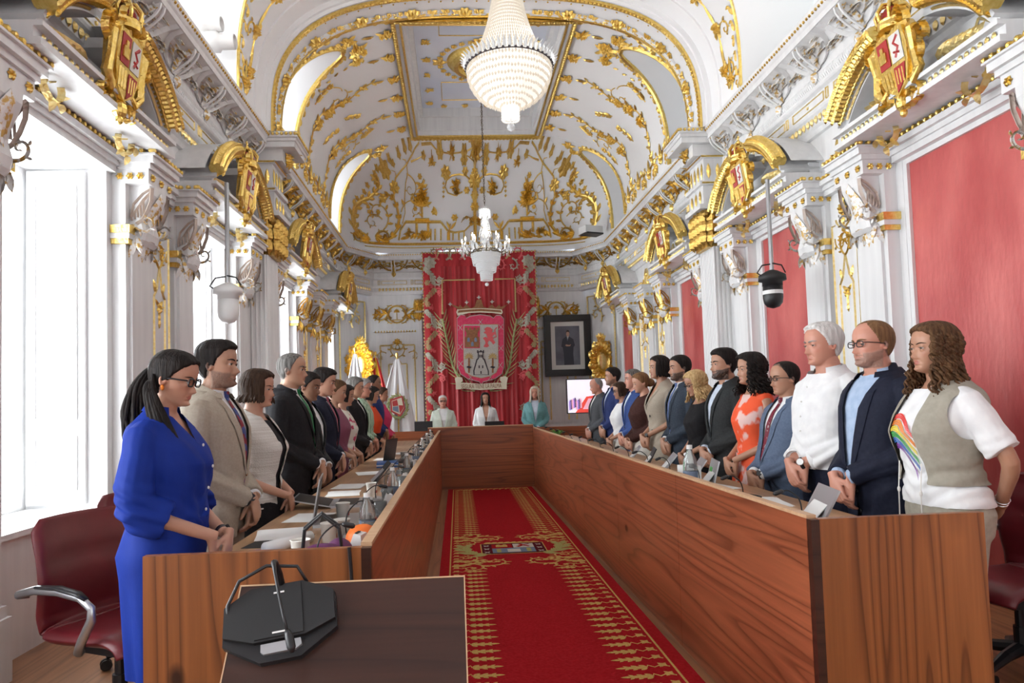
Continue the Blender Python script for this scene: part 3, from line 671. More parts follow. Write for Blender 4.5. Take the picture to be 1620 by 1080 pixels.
def half(m, sgn):
    E_ = lambda L_: [ez(*p) for p in L_]
    acanthus(eg, m, E_([(265,970),(190,930),(130,840),(115,740),(135,650),(190,585),(260,560),(310,520),(350,470),(360,410),(330,375),(290,390)]), .15, .05)
    scroll(eg, m, *ez(270,960), 2.0, .28, 1, .03, .05, 5, flower_r=.05)
    acanthus(eg, m, E_([(330,925),(400,960),(480,930),(535,850),(550,760),(530,650),(500,570),(450,525),(400,530)]), .14, .05)
    scroll(eg, m, *ez(330,930), 1.2, .26, -1, .03, .05, 4, flower_r=.05); flower(eg, m, *ez(395,560), .09, .05)
    scroll(eg, m, *ez(400,860), .8, .45, 1, .016, .03, 7, flower_r=.05); scroll(eg, m, *ez(390,760), 2.4, .3, 1, .014, .03, 5)
    stem(eg, m, E_([(500,560),(500,460),(515,370),(560,310),(620,240),(670,150),(700,90),(740,40)]), .018, .025); stem(eg, m, E_([(620,240),(610,200),(580,190)]), .010, .02); stem(eg, m, E_([(660,215),(720,190),(780,155)]), .012, .02); stem(eg, m, E_([(520,350),(510,310),(470,295)]), .010, .02)
    flower(eg, m, *ez(505,460), .11, .05, 7); flower(eg, m, *ez(415,300), .12, .04, 6); flower(eg, m, *ez(780,158), .05, .04, 5)
    stem(eg, m, E_([(620,240),(630,330),(610,420),(600,560),(605,700),(580,800)]), .009, .015, False); scroll(eg, m, *ez(620,330), -.3, .3, -1, .012, .02, 3); scroll(eg, m, *ez(570,690), 1.2, .4, -1, .012, .02, 5, flower_r=.05)
    for x, y in ((455,190),(490,230),(545,143),(600,80),(650,60),(340,280),(320,330),(250,440),(220,500),(155,565),(265,690),(255,640)): flower(eg, m, *ez(x,y), .045, .03, 5)
    stem(eg, m, E_([(760,50),(850,45),(890,90),(930,125),(1050,140),(1180,120),(1270,70)]), .007, .012, False); stem(eg, m, E_([(855,100),(860,220)]), .007, .012, False)
    flower(eg, m, *ez(935,125), .08, .04); bouquet(eg, m, *ez(1045,143), .10, rnd, .04); flower(eg, m, *ez(1165,125), .07, .04); flower(eg, m, *ez(1165,195), .08, .04); bouquet(eg, m, *ez(862,225), .09, rnd, .04)
    # vase of flowers on a table
    u, v = ez(765,580); bouquet(eg, m, u, v, .22, rnd, .07); bouquet(eg, m, u, v+.12, .17, rnd, .06); bouquet(eg, m, *ez(765,440), .14, rnd, .03); flower(eg, m, *ez(745,355), .05, .02)
    for k in range(7): leaf(eg, m, *ez(765,640), pi/2+(k-3)*.4, .24, .07, .05)
    for p, q, w in (((765,640),(768,745),.022),((700,760),(835,760),.025),((610,785),(945,785),.030),((610,785),(560,870),.02),((945,785),(1010,870),.022),((560,870),(545,960),.02)): stem(eg, m, [ez(*p), ez(*q)], w, .035, False)
    for x in (715,825): stem(eg, m, [ez(x,800), ez(x,900)], .028, .03, False)
    stem(eg, m, E_([(1010,870),(1080,885),(1170,870),(1230,810),(1215,740),(1160,745),(1140,790)]), .026, .04); acanthus(eg, m, E_([(1230,820),(1240,770),(1200,735),(1150,770)]), .08, .03)
    for x in (850,890,945,1010,1060,1115,1165,1235): stem(eg, m, [ez(x,960), ez(x,880 if x > 990 else 850)], .017, .025, False)
    stem(eg, m, [ez(1020,960), ez(1025,860), ez(1035,800)], .03, .03); leaf(eg, m, *ez(1035,860), .9, .22, .06, .03); leaf(eg, m, *ez(1035,860), 2.0, .2, .05, .03); flower(eg, m, *ez(1075,745), .08, .04)
    for k in range(9): leaf(eg, m, *ez(560+k*32, 950), .3+rnd.uniform(-.2,.9), .18, .07, .04)
    bouquet(eg, m, *ez(770,915), .17, rnd, .05); bouquet(eg, m, *ez(640,890), .14, rnd, .05); flower(eg, m, *ez(880,690), .07, .04); leaf(eg, m, *ez(905,730), 1.9, .2, .09, .04)
    # central candelabrum arms
    stem(eg, m, [ez(1240,400), ez(1180,345), ez(1120,335), ez(1050,345), ez(1000,390), ez(985,450), ez(1010,510), ez(1080,535), ez(1150,500)], .014, .02, False)
    bouquet(eg, m, *ez(1090,450), .16, rnd, .06); bouquet(eg, m, *ez(1090,510), .09, rnd, .05); flower(eg, m, *ez(990,320), .11, .05, 7); flower(eg, m, *ez(1175,305), .07, .04); flower(eg, m, *ez(1190,485), .07, .04); stem(eg, m, [ez(1240,400), ez(1200,365), ez(1160,325)], .025, .03)
    stem(eg, m, [ez(1265,300), ez(1255,210), ez(1200,160), ez(1165,170)], .012, .02)
    for y in (420,460,500,545): flower(eg, m, *ez(970,y), .03, .02, 4)
both(half)
for p, q, w in (((1275,980),(1275,640),.035),((1275,640),(1275,300),.04),((1275,300),(1275,60),.016)): stem(eg, EM, [(0, ez(*p)[1]), (0, ez(*q)[1])], w, .05, False)
for y, s_ in ((640,.10),(530,.09),(400,.14),(320,.08),(760,.08)): flower(eg, EM, 0, ez(1275,y)[1], s_, .06, 8)
bouquet(eg, EM, 0, ez(1275,60)[1], .2, rnd, .06); leaf(eg, EM, 0, ez(1275,480)[1], pi/2, .35, .16, .07); leaf(eg, EM, 0, ez(1275,640)[1], pi/2, .3, .1, .06)
vb0 = ez(1275,985)[1]; stem(eg, EM, [(x*.1, vb0) for x in range(-24,25)], .03, .04, False); stem(eg, EM, [(x*.1, vb0-.08) for x in range(-24,25)], .012, .03, False)
struct(eg, 'trim_12')
# ================================================================== pediments with gilt shields, one over each bay
mat('crest_red', (.42,.03,.03), .4); mat('crest_white', (.72,.70,.66), .5)
def ped_local(b, h0=.06): return lambda u, v, h: (h0+h, u, v)
def make_pediment(width=1.75):
    r = empty('pediment', label='x', cat='pediment'); hw = width/2
    b = MB().mat('white'); 
    for z0, z1, v in ((3.36,3.40,.40),(3.40,3.46,.36),(3.46,3.49,.41)): b.box((0,-hw,z0),(v,hw,z1))
    b.box((0,-hw+.05,3.49),(.10,hw-.05,3.60))
    # curved moulding, broken in the middle
    Rr_, zc = 1.02, 2.98
    def arcp(R, a0, a1, n): return [(R*sin(a0+(a1-a0)*i/n), zc+R*cos(a0+(a1-a0)*i/n)) for i in range(n+1)]
    for d in (-1,1):
        for R0, R1, v in ((.93,.985,.34),(.985,1.01,.39)):
            P = arcp(R0, d*.20, d*.98, 14); Q = arcp(R1, d*.20, d*.98, 14)
            b.grid([[(x,u,z) for x,(u,z) in ((0,P[i]),(v,P[i]),(v,Q[i]),(0,Q[i]))] for i in range(15)], cv=True, capu=True)
        P = arcp(1.10, d*.20, d*.98, 14); b.grid([[(0,u,z) for u,z in P],[(.32,u,z+.0) for u,z in P]])
    b.box((0,-.5,3.49),(.12,.5,3.80)); b.build('frame', parent=r)
    for d in (-1,1):
        g = MB().mat('gold'); P = [(.40,u,z) for u,z in arcp(1.045, d*.22, d*.93, 40)]
        g.tube(P, [.070+.008*(i%2) for i in range(41)], 10)
        for i in range(1, 40):
            p = Vector(P[i]); 
            for k in range(5):
                a = k*.9-1.9; o = p+Vector((cos(a)*.068, 0, 0))+Vector((0, (p.y)/1.06, (p.z-zc)/1.06))*sin(a)*.068
                m = lambda u, v, h, o=o: (o.x+h, o.y+u, o.z+v); leaf(g, m, 0, 0, atan2(-p.y, p.z-zc)+(pi if d < 0 else 0), .05, .035, .022)
        g.build('garland_moulding', parent=r)
    t = MB().mat('gold_pale'); m = ped_local(t, .13); m2 = ped_local(t, .365)
    for k in range(30): u = -hw+.08+(width-.16)*k/29; leaf(t, m2, u, 3.405, pi/2, .05, .04, .015)
    for d in (-1,1):
        stem(t, ped_local(t,.35), arcp(.955, d*.3, d*.9, 12), .012, .012, False); stem(t, m, [(d*.30,3.60),(d*.62,3.54),(d*.66,3.56),(d*.40,3.76),(d*.30,3.60)], .010, .012, False)
        for k in range(7): leaf(t, m, d*(.34+.045*k), 3.57, pi/2+d*.2*(k%3-1), .14-.012*k, .05, .03)
        scroll(t, ped_local(t,.2), d*.24, 3.56, .2 if d > 0 else pi-.2, .38, -d, .02, .04, 7)
        for k in range(6): leaf(t, ped_local(t,.26), d*(.2+.06*k), 3.58-.01*k, pi/2-d*.9, .15, .06, .05)
    t.build('gilt_foliage', parent=r)
    s = MB().mat('gold'); sh = [(-.15,3.86),(-.17,3.74),(-.15,3.60),(-.11,3.50),(0,3.43),(.11,3.50),(.15,3.60),(.17,3.74),(.15,3.86),(.06,3.88),(0,3.85),(-.06,3.88)]
    lean = lambda v: .34+.14*(v-3.4)
    ms = lambda u, v, h: (lean(v)+h, u, v)
    s.prism([(u*1.18,3.66+(v-3.66)*1.12) for u,v in sh], 0, .05, ms); s.prism(sh, .05, .075, ms)
    s.mat('crest_red')
    s.prism([(.01,3.62),(.01,3.45),(.10,3.52),(.125,3.62)], .076, .08, ms); s.prism([(-.125,3.84),(-.12,3.65),(-.01,3.65),(-.01,3.84)], .076, .08, ms)
    s.mat('crest_white'); s.prism([(.01,3.84),(.01,3.65),(.13,3.65),(.125,3.84)], .076, .08, ms)
    s.mat('crest_red'); stem(s, lambda u,v,h: ms(u,v,.08+h), [(.05,3.68),(.09,3.74),(.05,3.78),(.10,3.82)], .016, .008, False); stem(s, lambda u,v,h: ms(u,v,.08+h), [(.04,3.72),(.10,3.70)], .010, .008, False)
    s.mat('gold'); 
    for k in range(3): stem(s, lambda u,v,h: ms(u,v,.08+h), [(-.11+.035*k,3.62),(-.10+.035*k,3.50)], .008, .01, False); 
    for k in range(3): stem(s, lambda u,v,h: ms(u,v,.08+h), [(.03+.03*k,3.6),(.03+.03*k,3.50)], .006, .006, False)
    s.prism([(-.105,3.69),(-.105,3.76),(-.085,3.76),(-.085,3.80),(-.055,3.80),(-.055,3.76),(-.035,3.76),(-.035,3.69)], .081, .09, ms)
    for k in range(12):
        u, v = sh[k]; scroll(s, lambda a,c,h: ms(a,c,.03+h), u*1.16, 3.66+(v-3.66)*1.12, atan2(v-3.66,u)+.5, .12, -1 if k%2 else 1, .02, .04, 4)
    for d in (-1,1):
        s.tube([(lean(3.8)+.02, d*.16, 3.86),(lean(3.8)+.06, d*.21, 3.80),(lean(3.7)+.05, d*.20, 3.66),(lean(3.6)+.05, d*.22, 3.54),(lean(3.5)+.06, d*.16, 3.47),(lean(3.5)+.05, d*.12, 3.52)], [.03,.035,.03,.035,.03,.02], 8)
    s.ball((lean(3.4)+.05, 0, 3.38), (.05,.05,.06), 8, 6); s.ball((lean(3.4)+.05, 0, 3.31), (.025,.025,.03), 8, 6)
    s.build('shield', parent=r)
    k_ = MB().mat('gold'); zc_ = 3.90; xc = lean(3.9)+.02
    k_.lathe([(.095,0),(.10,.02),(.095,.045),(.10,.06),(.09,.07)], 16, (xc,0,zc_))
    for k in range(8):
        a = 2*pi*k/8; k_.tube([(xc+.095*cos(a),.095*sin(a),zc_+.06),(xc+.11*cos(a),.11*sin(a),zc_+.12),(xc+.07*cos(a),.07*sin(a),zc_+.18),(xc,0,zc_+.19)], .013, 6)
    k_.ball((xc,0,zc_+.21), .025, 8, 6); k_.tube([(xc,0,zc_+.22),(xc,0,zc_+.28)], .008, 5); k_.tube([(xc,-.025,zc_+.26),(xc,.025,zc_+.26)], .008, 5)
    k_.mat('crest_red'); k_.ball((xc,0,zc_+.09), (.075,.075,.08), 12, 8); k_.build('crown', parent=r, smooth=False)
    return r
pdo = make_pediment(); first = True
where = {(1,1):'above the nearest red wall panel', (1,2):'above the hanging black camera', (1,3):'just past the right fluted column', (1,4):'above the last narrow red panel',
 (-1,1):'above the nearest tall white window', (-1,2):'above the hanging white camera', (-1,3):'just past the left fluted column', (-1,4):'beside the far left corner'}
for s in (1,-1):
    for i, (y0, y1) in enumerate(BAYS[2:]):
        r = pdo if first else clone(pdo); first = False
        r.location = (C+s*WH, (y0+y1)/2, 0); r.rotation_euler = (0,0,pi if s > 0 else 0)
        tag(r, 'arched pediment with gilt crowned shield '+where[(s,i+1)], 'pediment', 'pediments over the bays')
# ================================================================== far wall
fw_ = MB().mat('white'); fg = MB().mat('gold_pale'); YW = YE
FM = lambda h0: (lambda u, v, h: (u, YW-h0-h, v))
def fpx(x, y, Y=YE-.05): p = at(x, y, Y=Y); return p.x, p.z
for s in (1,-1):
    xa, xb = C+s*1.30, C+s*2.30; x0, x1 = min(xa,xb), max(xa,xb); xc = (x0+x1)/2
    fw_.box((x0,YW-.04,.9),(x1,YW,2.95)); fw_.box((x0-.02,YW-.07,3.02),(x1+.02,YW,3.07)); fw_.box((x0-.02,YW-.05,0),(x1+.02,YW,.85)); fw_.box((C+s*1.30-.06, YW-.1, 0),(C+s*1.30+.06, YW, 3.8))
    for e in (.12,.30):
        zt = 2.72 if e < .2 else 2.3
        for xx in (x0+e, x1-e): stem(fg, FM(.04), [(xx,.95),(xx,zt)], .018, .025, False)
        if e < .2:
            for d in (-1,1): stem(fg, FM(.04), [(xc+d*(.5-e),zt),(xc+d*.14,zt)], .018, .025, False)
            stem(fg, FM(.04), arc((xc,zt+.03), .14, pi, 2*pi, 12), .018, .025, False)
        else:
            stem(fg, FM(.04), [(x0+e,zt),(xc-.08,zt),(xc,zt+.16),(xc+.08,zt),(x1-e,zt)], .016, .025, False)
    fg.mat('gold'); flower(fg, FM(.04), xc, 2.80, .08, .05, 8)
    for d in (-1,1): scroll(fg, FM(.04), xc, 2.45, pi/2-d*1.2, .30, d, .014, .025, 5); scroll(fg, FM(.04), xc+d*.25, 2.55, .5 if d > 0 else 2.6, .2, -d, .012, .025, 4)
    for k in range(16): leaf(fg, FM(.05), x0+.03+(x1-x0-.06)*k/15, 3.06, -pi/2, .06, .05, .03)
    # oval palm medallion
    zz = 3.42
    stem(fg, FM(.0), arc((xc,zz), .19, 0, 2*pi, 24), .022, .04, False); stem(fg, FM(.0), [(xc,zz-.13),(xc,zz+.06)], .010, .03, False); stem(fg, FM(0), [(xc-.1,zz-.13),(xc+.1,zz-.13)], .012, .02, False)
    for k in range(7): leaf(fg, FM(0), xc, zz+.05, pi*k/6, .08, .025, .02)
    for d in (-1,1):
        scroll(fg, FM(0), xc+d*.20, zz, pi/2-d*.5, .28, -d, .02, .04, 6); scroll(fg, FM(0), xc+d*.20, zz, -pi/2+d*.5, .28, d, .02, .04, 6)
        for k in range(6): leaf(fg, FM(0), xc+d*(.22+.04*k), zz, (0 if d > 0 else pi)+(k%3-1)*.7, .15, .06, .04)
        scroll(fg, FM(0), xc+d*.1, zz+.2, 0 if d > 0 else pi, .16, -d, .015, .03, 4); scroll(fg, FM(0), xc+d*.1, zz-.2, 0 if d > 0 else pi, .16, d, .015, .03, 4)
    fg.mat('gold_pale'); capx = C+s*1.30
    fg.mat('gold')
    for k in range(5): leaf(fg, FM(.1), capx-.08+.04*k, 3.45, pi/2, .3, .08, .06); leaf(fg, FM(.1), capx-.08+.04*k, 3.45, -pi/2, .22-.03*abs(k-2), .07, .05)
    flower(fg, FM(.12), capx, 3.62, .1, .06, 7); fg.mat('gold_pale')
    # gilded edge lines on the splayed corner
    p = Vector((C+s*WH, YS+.4)); q = Vector((C+s*2.45, YE)); d2 = (q-p).normalized(); n2 = Vector((-d2.y,d2.x))*s
    dm = lambda u, v, h: (p.x+d2.x*u+n2.x*(h+.01), p.y+d2.y*u+n2.y*(h+.01), v)
    Lc = (q-p).length
    for uu in (.10, Lc-.10): stem(fg, dm, [(uu,.9),(uu,3.70)], .016, .03, False)
    stem(fg, dm, [(.10,3.70),(Lc-.10,3.70)], .016, .03, False); scroll(fg, dm, Lc*.5, 3.4, .5, .35, 1, .016, .03, 6); scroll(fg, dm, Lc*.5, 3.1, 2.0, .3, -1, .016, .03, 6)
struct(fw_, 'trim_13'); struct(fg, 'trim_14')
# tapestry cloth
mat('tap_red', (.36,.008,.014), .65, col2=(.46,.014,.022), scale=(30,30,6), sheen=.05, bump=.25, bscale=(120,4,120), bdist=.004)
mat('tap_crimson', (.30,.006,.012), .5, col2=(.42,.014,.022), scale=(14,14,1.5), sheen=.05, bump=.3, bscale=(18,2,1.2), bdist=.02)
mat('tap_olive', (.30,.25,.12), .7, col2=(.38,.20,.10), scale=(9,9,9)); mat('tap_grey', (.42,.40,.34), .7, col2=(.34,.29,.22), scale=(20,20,20)); mat('tap_pink', (.62,.09,.10), .7); mat('tap_magenta', (.60,.02,.09), .6, col2=(.66,.05,.13), scale=(20,20,20))
mat('tap_green', (.20,.26,.10), .7, col2=(.40,.38,.18), scale=(15,15,15)); mat('tap_silver', (.40,.38,.36), .6, col2=(.50,.47,.43), scale=(60,60,60)); mat('tap_gold', (.42,.28,.10), .6, col2=(.50,.36,.16), scale=(40,40,40)); mat('tap_brown', (.23,.09,.04), .7, col2=(.30,.13,.05), scale=(30,30,30)); mat('tap_cream', (.72,.66,.52), .7); mat('tap_black', (.03,.02,.03), .7)
YT = 14.80
def TX(x, y): p = at(x, y, Y=YT); return p.x, p.z
def tz(x, y): return TX(640+x/4.5, 380+y/4.5)     # from a zoomed crop
TM = lambda h0: (lambda u, v, h: (u, YT-.035-h0-h*.6-.018*sin(u*21+.5), v))
r = empty('tapestry', (0,0,0), label='tall red tapestry with coat of arms, palm fronds and crown hanging on the far wall', cat='tapestry')
x0, zt = TX(668,400); x1, _ = TX(846,397); x0b, x1b = x0, x1; zb = .12
b = MB().mat('tap_red'); n = 96
cols = [x0+(x1-x0)*i/n for i in range(n+1)]
def ty(x): return YT-.018*sin(x*21+.5)
b.grid([[(x, ty(x), zb+(zt-zb)*j/4) for j in range(5)] for x in cols]); b.grid([[(x, ty(x)+.012, zb+(zt-zb)*j/4) for j in range(5)] for x in cols])
b.mat('tap_crimson'); bw = .30
b.grid([[(x, ty(x)-.008-.012*sin(x*60), z) for z in (zb,.8,2,3.4,zt-.30)] for x in [x0+bw+(x1-x0-2*bw)*i/n for i in range(n+1)]])
b.build('cloth', parent=r, smooth=True)
b = MB().mat('tap_olive')
m = TM(-.01)
for d in (-1,1):
    xe = x0+.15 if d < 0 else x1-.15
    k = 0; z = zt-.3
    while z > .6:
        b.mat('tap_olive' if k % 2 else 'tap_grey'); acanthus(b, m, [(xe+d*.10*cos(t*.55+(k%2)*pi), z-t*.05) for t in range(9)], .10, .010)
        b.mat('tap_pink' if k % 2 else 'tap_grey'); scroll(b, m, xe-d*.02, z-.2, (pi/2 if k % 2 else -pi/2), .26, d if k % 2 else -d, .022, .008, 6, flower_r=.06)
        b.mat('tap_pink'); bouquet(b, m, xe-d*.03, z-.42, .08, rnd, .008); b.mat('tap_olive'); flower(b, m, xe+d*.06, z-.35, .07, .008, 6)
        z -= .46; k += 1
    b.mat('tap_grey'); flower(b, m, xe, zt-.22, .15, .012, 8)
    for j in range(7):
        xx = (x0+x1)/2+d*(.15+.14*j); b.mat(('tap_olive','tap_grey','tap_pink')[j%3]); scroll(b, m, xx, zt-.16, pi/2-d*.9 if j % 2 else -.4*d, .22, d if j % 2 else -d, .02, .008, 6)
b.build('woven_border', parent=r)
b = MB().mat('tap_gold')
for xx in (x0, x1):
    for j in range(60): bead(b, TM(0), xx, zb+(zt-zb)*j/59, .022, .02, 5)
for j in range(36): bead(b, TM(0), x0+(x1-x0)*j/35, zt-.01, .024, .02, 5)
stem(b, TM(0), [tz(270,520),tz(268,288),tz(500,280)], .018, .015, False); stem(b, TM(0), [tz(640,278),tz(785,275),tz(792,505)], .018, .015, False)
for p in (tz(272,520), tz(792,505)): bead(b, TM(0), p[0], p[1], .03, .03)
b.build('bead_fringe', parent=r, kind='stuff')
b = MB().mat('steel'); b.tube([(x0-.05,YT+.03,zt+.0),(x1+.05,YT+.03,zt+.0)], .016, 8)
for xx in (x0+.1, x1-.1): b.box((xx-.02,YT+.03,zt-.03),(xx+.02,15.24,zt+.0))
b.build('hanging_rod', parent=r)
b = MB()
for d in (-1,1):                          # palm fronds
    spine = [tz(*p) for p in (((268,560),(295,680),(320,800),(345,900),(400,1010),(520,1085)) if d < 0 else ((800,560),(775,680),(760,800),(745,900),(700,1010),(590,1085)))]
    full = []
    for a, c in zip(spine, spine[1:]): full += [(a[0]+(c[0]-a[0])*t/6, a[1]+(c[1]-a[1])*t/6) for t in range(6)]
    b.mat('tap_green'); stem(b, TM(.0), full, .022, .012, False)
    for i in range(1, len(full), 2):
        p, q = full[i], full[i-1]; a = atan2(q[1]-p[1], q[0]-p[0])
        b.mat('tap_green' if i % 4 == 1 else 'tap_gold')
        for e in (-1,1): leaf(b, TM(.0), p[0], p[1], a+e*.62, .30, .020, .010, -e*.12)
b.build('palm_fronds', parent=r)
b = MB().mat('tap_magenta')
TF2 = lambda u, v, h: (u, YT-.085-h, v)
def tpoly(pts, mt, h): b.mat(mt); b.prism([tz(*p) for p in pts], h, h+.004, TF2)
out = [(375,560),(400,535),(430,540),(440,560),(470,545),(540,535),(610,545),(630,560),(650,540),(680,540),(703,565),(705,900),(690,950),(640,985),(560,1005),(545,1025),(530,1005),(450,985),(400,950),(380,900)]
tpoly([(540+(x-540)*1.02,780+(y-780)*1.02) for x,y in out], 'tap_silver', 0); tpoly(out, 'tap_magenta', .006)
inn = [(420,605),(662,605),(665,900),(650,940),(610,965),(545,980),(480,965),(435,940),(422,900)]
tpoly([(541+(x-541)*1.02,790+(y-790)*1.02) for x,y in inn], 'tap_gold', .012); tpoly(inn, 'tap_silver', .018); tpoly([(425,612),(535,612),(535,770),(425,770)], 'tap_magenta', .024)
tpoly([(430,765),(430,690),(440,690),(440,660),(430,645),(430,625),(447,625),(447,640),(460,640),(460,625),(475,625),(475,640),(490,640),(490,625),(505,625),(505,640),(516,640),(516,625),(530,625),(530,645),(520,660),(520,690),(530,690),(530,765)], 'tap_brown', .030)
for x, y in ((455,710),(482,740),(505,710)): tpoly([(x-9,y+16),(x-9,y-8),(x,y-16),(x+9,y-8),(x+9,y+16)], 'carpet_blue', .036)
tpoly([(560,760),(575,735),(570,715),(555,700),(575,690),(590,700),(580,670),(560,660),(575,650),(565,635),(585,620),(610,625),(625,640),(620,660),(640,655),(645,670),(625,685),(630,710),(645,730),(630,745),(615,725),(600,715),(590,735),(600,755),(585,765)], 'tap_pink', .024)
b.mat('tap_pink'); stem(b, lambda u,v,h: TF2(u,v,h+.03), [tz(625,700),tz(650,690),tz(640,640),tz(655,625)], .012, .004, False)
tpoly([(490,960),(488,930),(510,850),(520,840),(520,805),(515,805),(515,785),(525,785),(525,792),(535,792),(535,785),(548,785),(548,792),(556,792),(556,785),(565,785),(565,805),(560,805),(560,840),(572,850),(598,930),(600,960)], 'tap_black', .022); tpoly([(498,957),(497,930),(518,855),(528,845),(528,800),(553,800),(553,845),(563,855),(590,930),(592,957)], 'tap_silver', .028)
for x, y in ((530,900),(555,900),(543,940),(535,825),(548,825)): tpoly([(x-4,y+12),(x-4,y-8),(x+4,y-8),(x+4,y+12)], 'tap_black', .034)
for x in (458, 626):
    tpoly([(x-6,945),(x-6,840),(x+6,840),(x+6,945)], 'tap_brown', .024); tpoly([(x-20,905),(x-6,895),(x+20,903),(x+6,915)], 'tap_black', .03); b.mat('tap_gold')
    for k in range(9): u, v = tz(x, 835); leaf(b, lambda u,v,h: TF2(u,v,h+.026), u, v, -.35+pi*1.2*k/8, .11, .03, .006)
b.mat('tap_silver')
for x, y in ((397,625),(397,760),(400,880),(684,620),(684,770),(680,890),(540,585),(470,975),(610,975)):
    u, v = tz(x, y)
    for a in (.7,-.7): stem(b, lambda u,v,h: TF2(u,v,h+.012), [(u-.06*cos(a), v-.09*sin(a)), (u+.06*cos(a), v+.09*sin(a))], .005, .004, False)
b.build('shield', parent=r)
b = MB()
tpoly([(368,515),(375,495),(450,488),(540,485),(630,488),(690,495),(697,515),(690,530),(620,520),(540,517),(460,520),(378,540)], 'tap_cream', 0); tpoly([(378,520),(385,502),(540,492),(682,502),(690,518),(620,512),(540,508),(455,512)], 'tap_brown', .006)
tpoly([(385,497),(325,460),(350,465),(385,478),(395,462),(415,485),(440,460),(470,488),(500,475),(512,430),(545,425),(560,475),(590,488),(620,460),(645,485),(672,462),(682,478),(720,465),(740,452),(692,497),(620,490),(540,487),(450,490)], 'tap_brown', .002)
for x, y in ((325,458),(442,445),(528,410),(622,440),(738,442)):
    b.mat('tap_silver'); u, v = tz(x, y); bead(b, TM(.05), u, v, .028, .02)
    for a in range(4): leaf(b, TM(.05), u, v, a*pi/2, .05, .02, .01)
b.build('crown', parent=r)
b = MB()
tpoly([(365,1062),(365,1018),(420,1014),(540,1022),(660,1014),(725,1016),(725,1060),(660,1058),(540,1066),(430,1058)], 'tap_cream', .02); tpoly([(365,1020),(358,985),(375,972),(410,978),(415,1000),(395,1020)], 'tap_cream', .026); tpoly([(725,1018),(733,980),(715,968),(680,974),(676,998),(695,1018)], 'tap_cream', .026)
rib = b.build('ribbon', parent=r)
def text(s, size, mtname, loc, rot, name='lettering', parent=None, align='CENTER', ext=.001):
    c = bpy.data.curves.new(name, 'FONT'); c.body = s; c.size = size; c.align_x = align; c.align_y = 'CENTER'; c.extrude = ext; c.materials.append(M[mtname]); c.resolution_u = 2
    o = bpy.data.objects.new(name, c); S.collection.objects.link(o); dg = bpy.context.evaluated_depsgraph_get(); me = bpy.data.meshes.new_from_object(o.evaluated_get(dg)); bpy.data.objects.remove(o)
    o = bpy.data.objects.new(name, me); S.collection.objects.link(o); o.location = loc; o.rotation_euler = rot
    if parent: o.parent = parent
    return o
u, v = tz(545,1040); tt = text('SEGURA TIENE LA PALMA', .125, 'tap_brown', (u, YT-.118, v-.0), (pi/2,0,0), parent=rib); tt.scale = (.60,1.05,1)
# framed portrait, leaning slightly off the wall
pr = empty('framed_portrait', (0,0,0), label='black framed painted portrait of a man in a dark suit on the far wall', cat='portrait')
xa, za = fpx(857,500); xb, zb_ = fpx(935,594); YP = YE-.16
xa += .02; xb -= 0
b = MB().mat('black'); w = .15
for a, c, e, f in ((xa,xb,zb_,zb_+w),(xa,xb,za-w,za),(xa,xa+w,zb_+w,za-w),(xb-w,xb,zb_+w,za-w)): b.box((a,YP-.05,e),(c,YP+.04,f)); 
for a, c, e, f in ((xa+.03,xb-.03,zb_+.03,zb_+w-.03),(xa+.03,xb-.03,za-w+.03,za-.03),(xa+.03,xa+w-.03,zb_+w,za-w),(xb-w+.03,xb-.03,zb_+w,za-w)): b.box((a,YP-.075,e),(c,YP-.05,f))
b.build('frame', parent=pr)
b = MB(); b.box((xa+w,YP,zb_+w),(xb-w,YP+.03,za-w)); b.build('passe_partout', 'crest_white', pr)
mat('canvas_grey', (.10,.10,.13), .5, col2=(.17,.17,.21), scale=(3,3,3)); mat('canvas_suit', (.022,.024,.04), .5); mat('canvas_skin', (.50,.30,.22), .5); mat('canvas_hair', (.05,.03,.025), .6)
b = MB().mat('canvas_grey'); pa, pb_, pc, pd = xa+w+.10, xb-w-.10, zb_+w+.10, za-w-.10; b.box((pa,YP-.006,pc),(pb_,YP,pd))
pm = lambda h0: (lambda u, v, h: (pa+(pb_-pa)*u, YP-.006-h0-h, pc+(pd-pc)*v))
b.mat('canvas_suit'); b.prism([(.34,.0),(.33,.30),(.30,.45),(.24,.48),(.30,.66),(.42,.72),(.50,.74),(.60,.72),(.74,.66),(.80,.50),(.74,.45),(.72,.30),(.74,0)], 0, .002, pm(0))
b.mat('crest_white'); b.prism([(.48,.74),(.50,.62),(.56,.74)], .002, .003, pm(0)); b.mat('carpet_blue'); b.prism([(.50,.72),(.495,.63),(.52,.63),(.52,.72)], .003, .004, pm(0))
b.mat('canvas_skin'); b.prism([(.52+.065*cos(a), .80+.075*sin(a)) for a in [2*pi*k/16 for k in range(16)]], .003, .004, pm(0)); b.prism([(.40,.50),(.44,.53),(.56,.51),(.64,.53),(.60,.48),(.46,.48)], .003, .004, pm(0))
b.mat('canvas_hair'); b.prism([(.45,.80),(.455,.86),(.49,.90),(.56,.895),(.59,.85),(.588,.80),(.57,.845),(.48,.85)], .004, .005, pm(0)); b.build('painting', parent=pr)
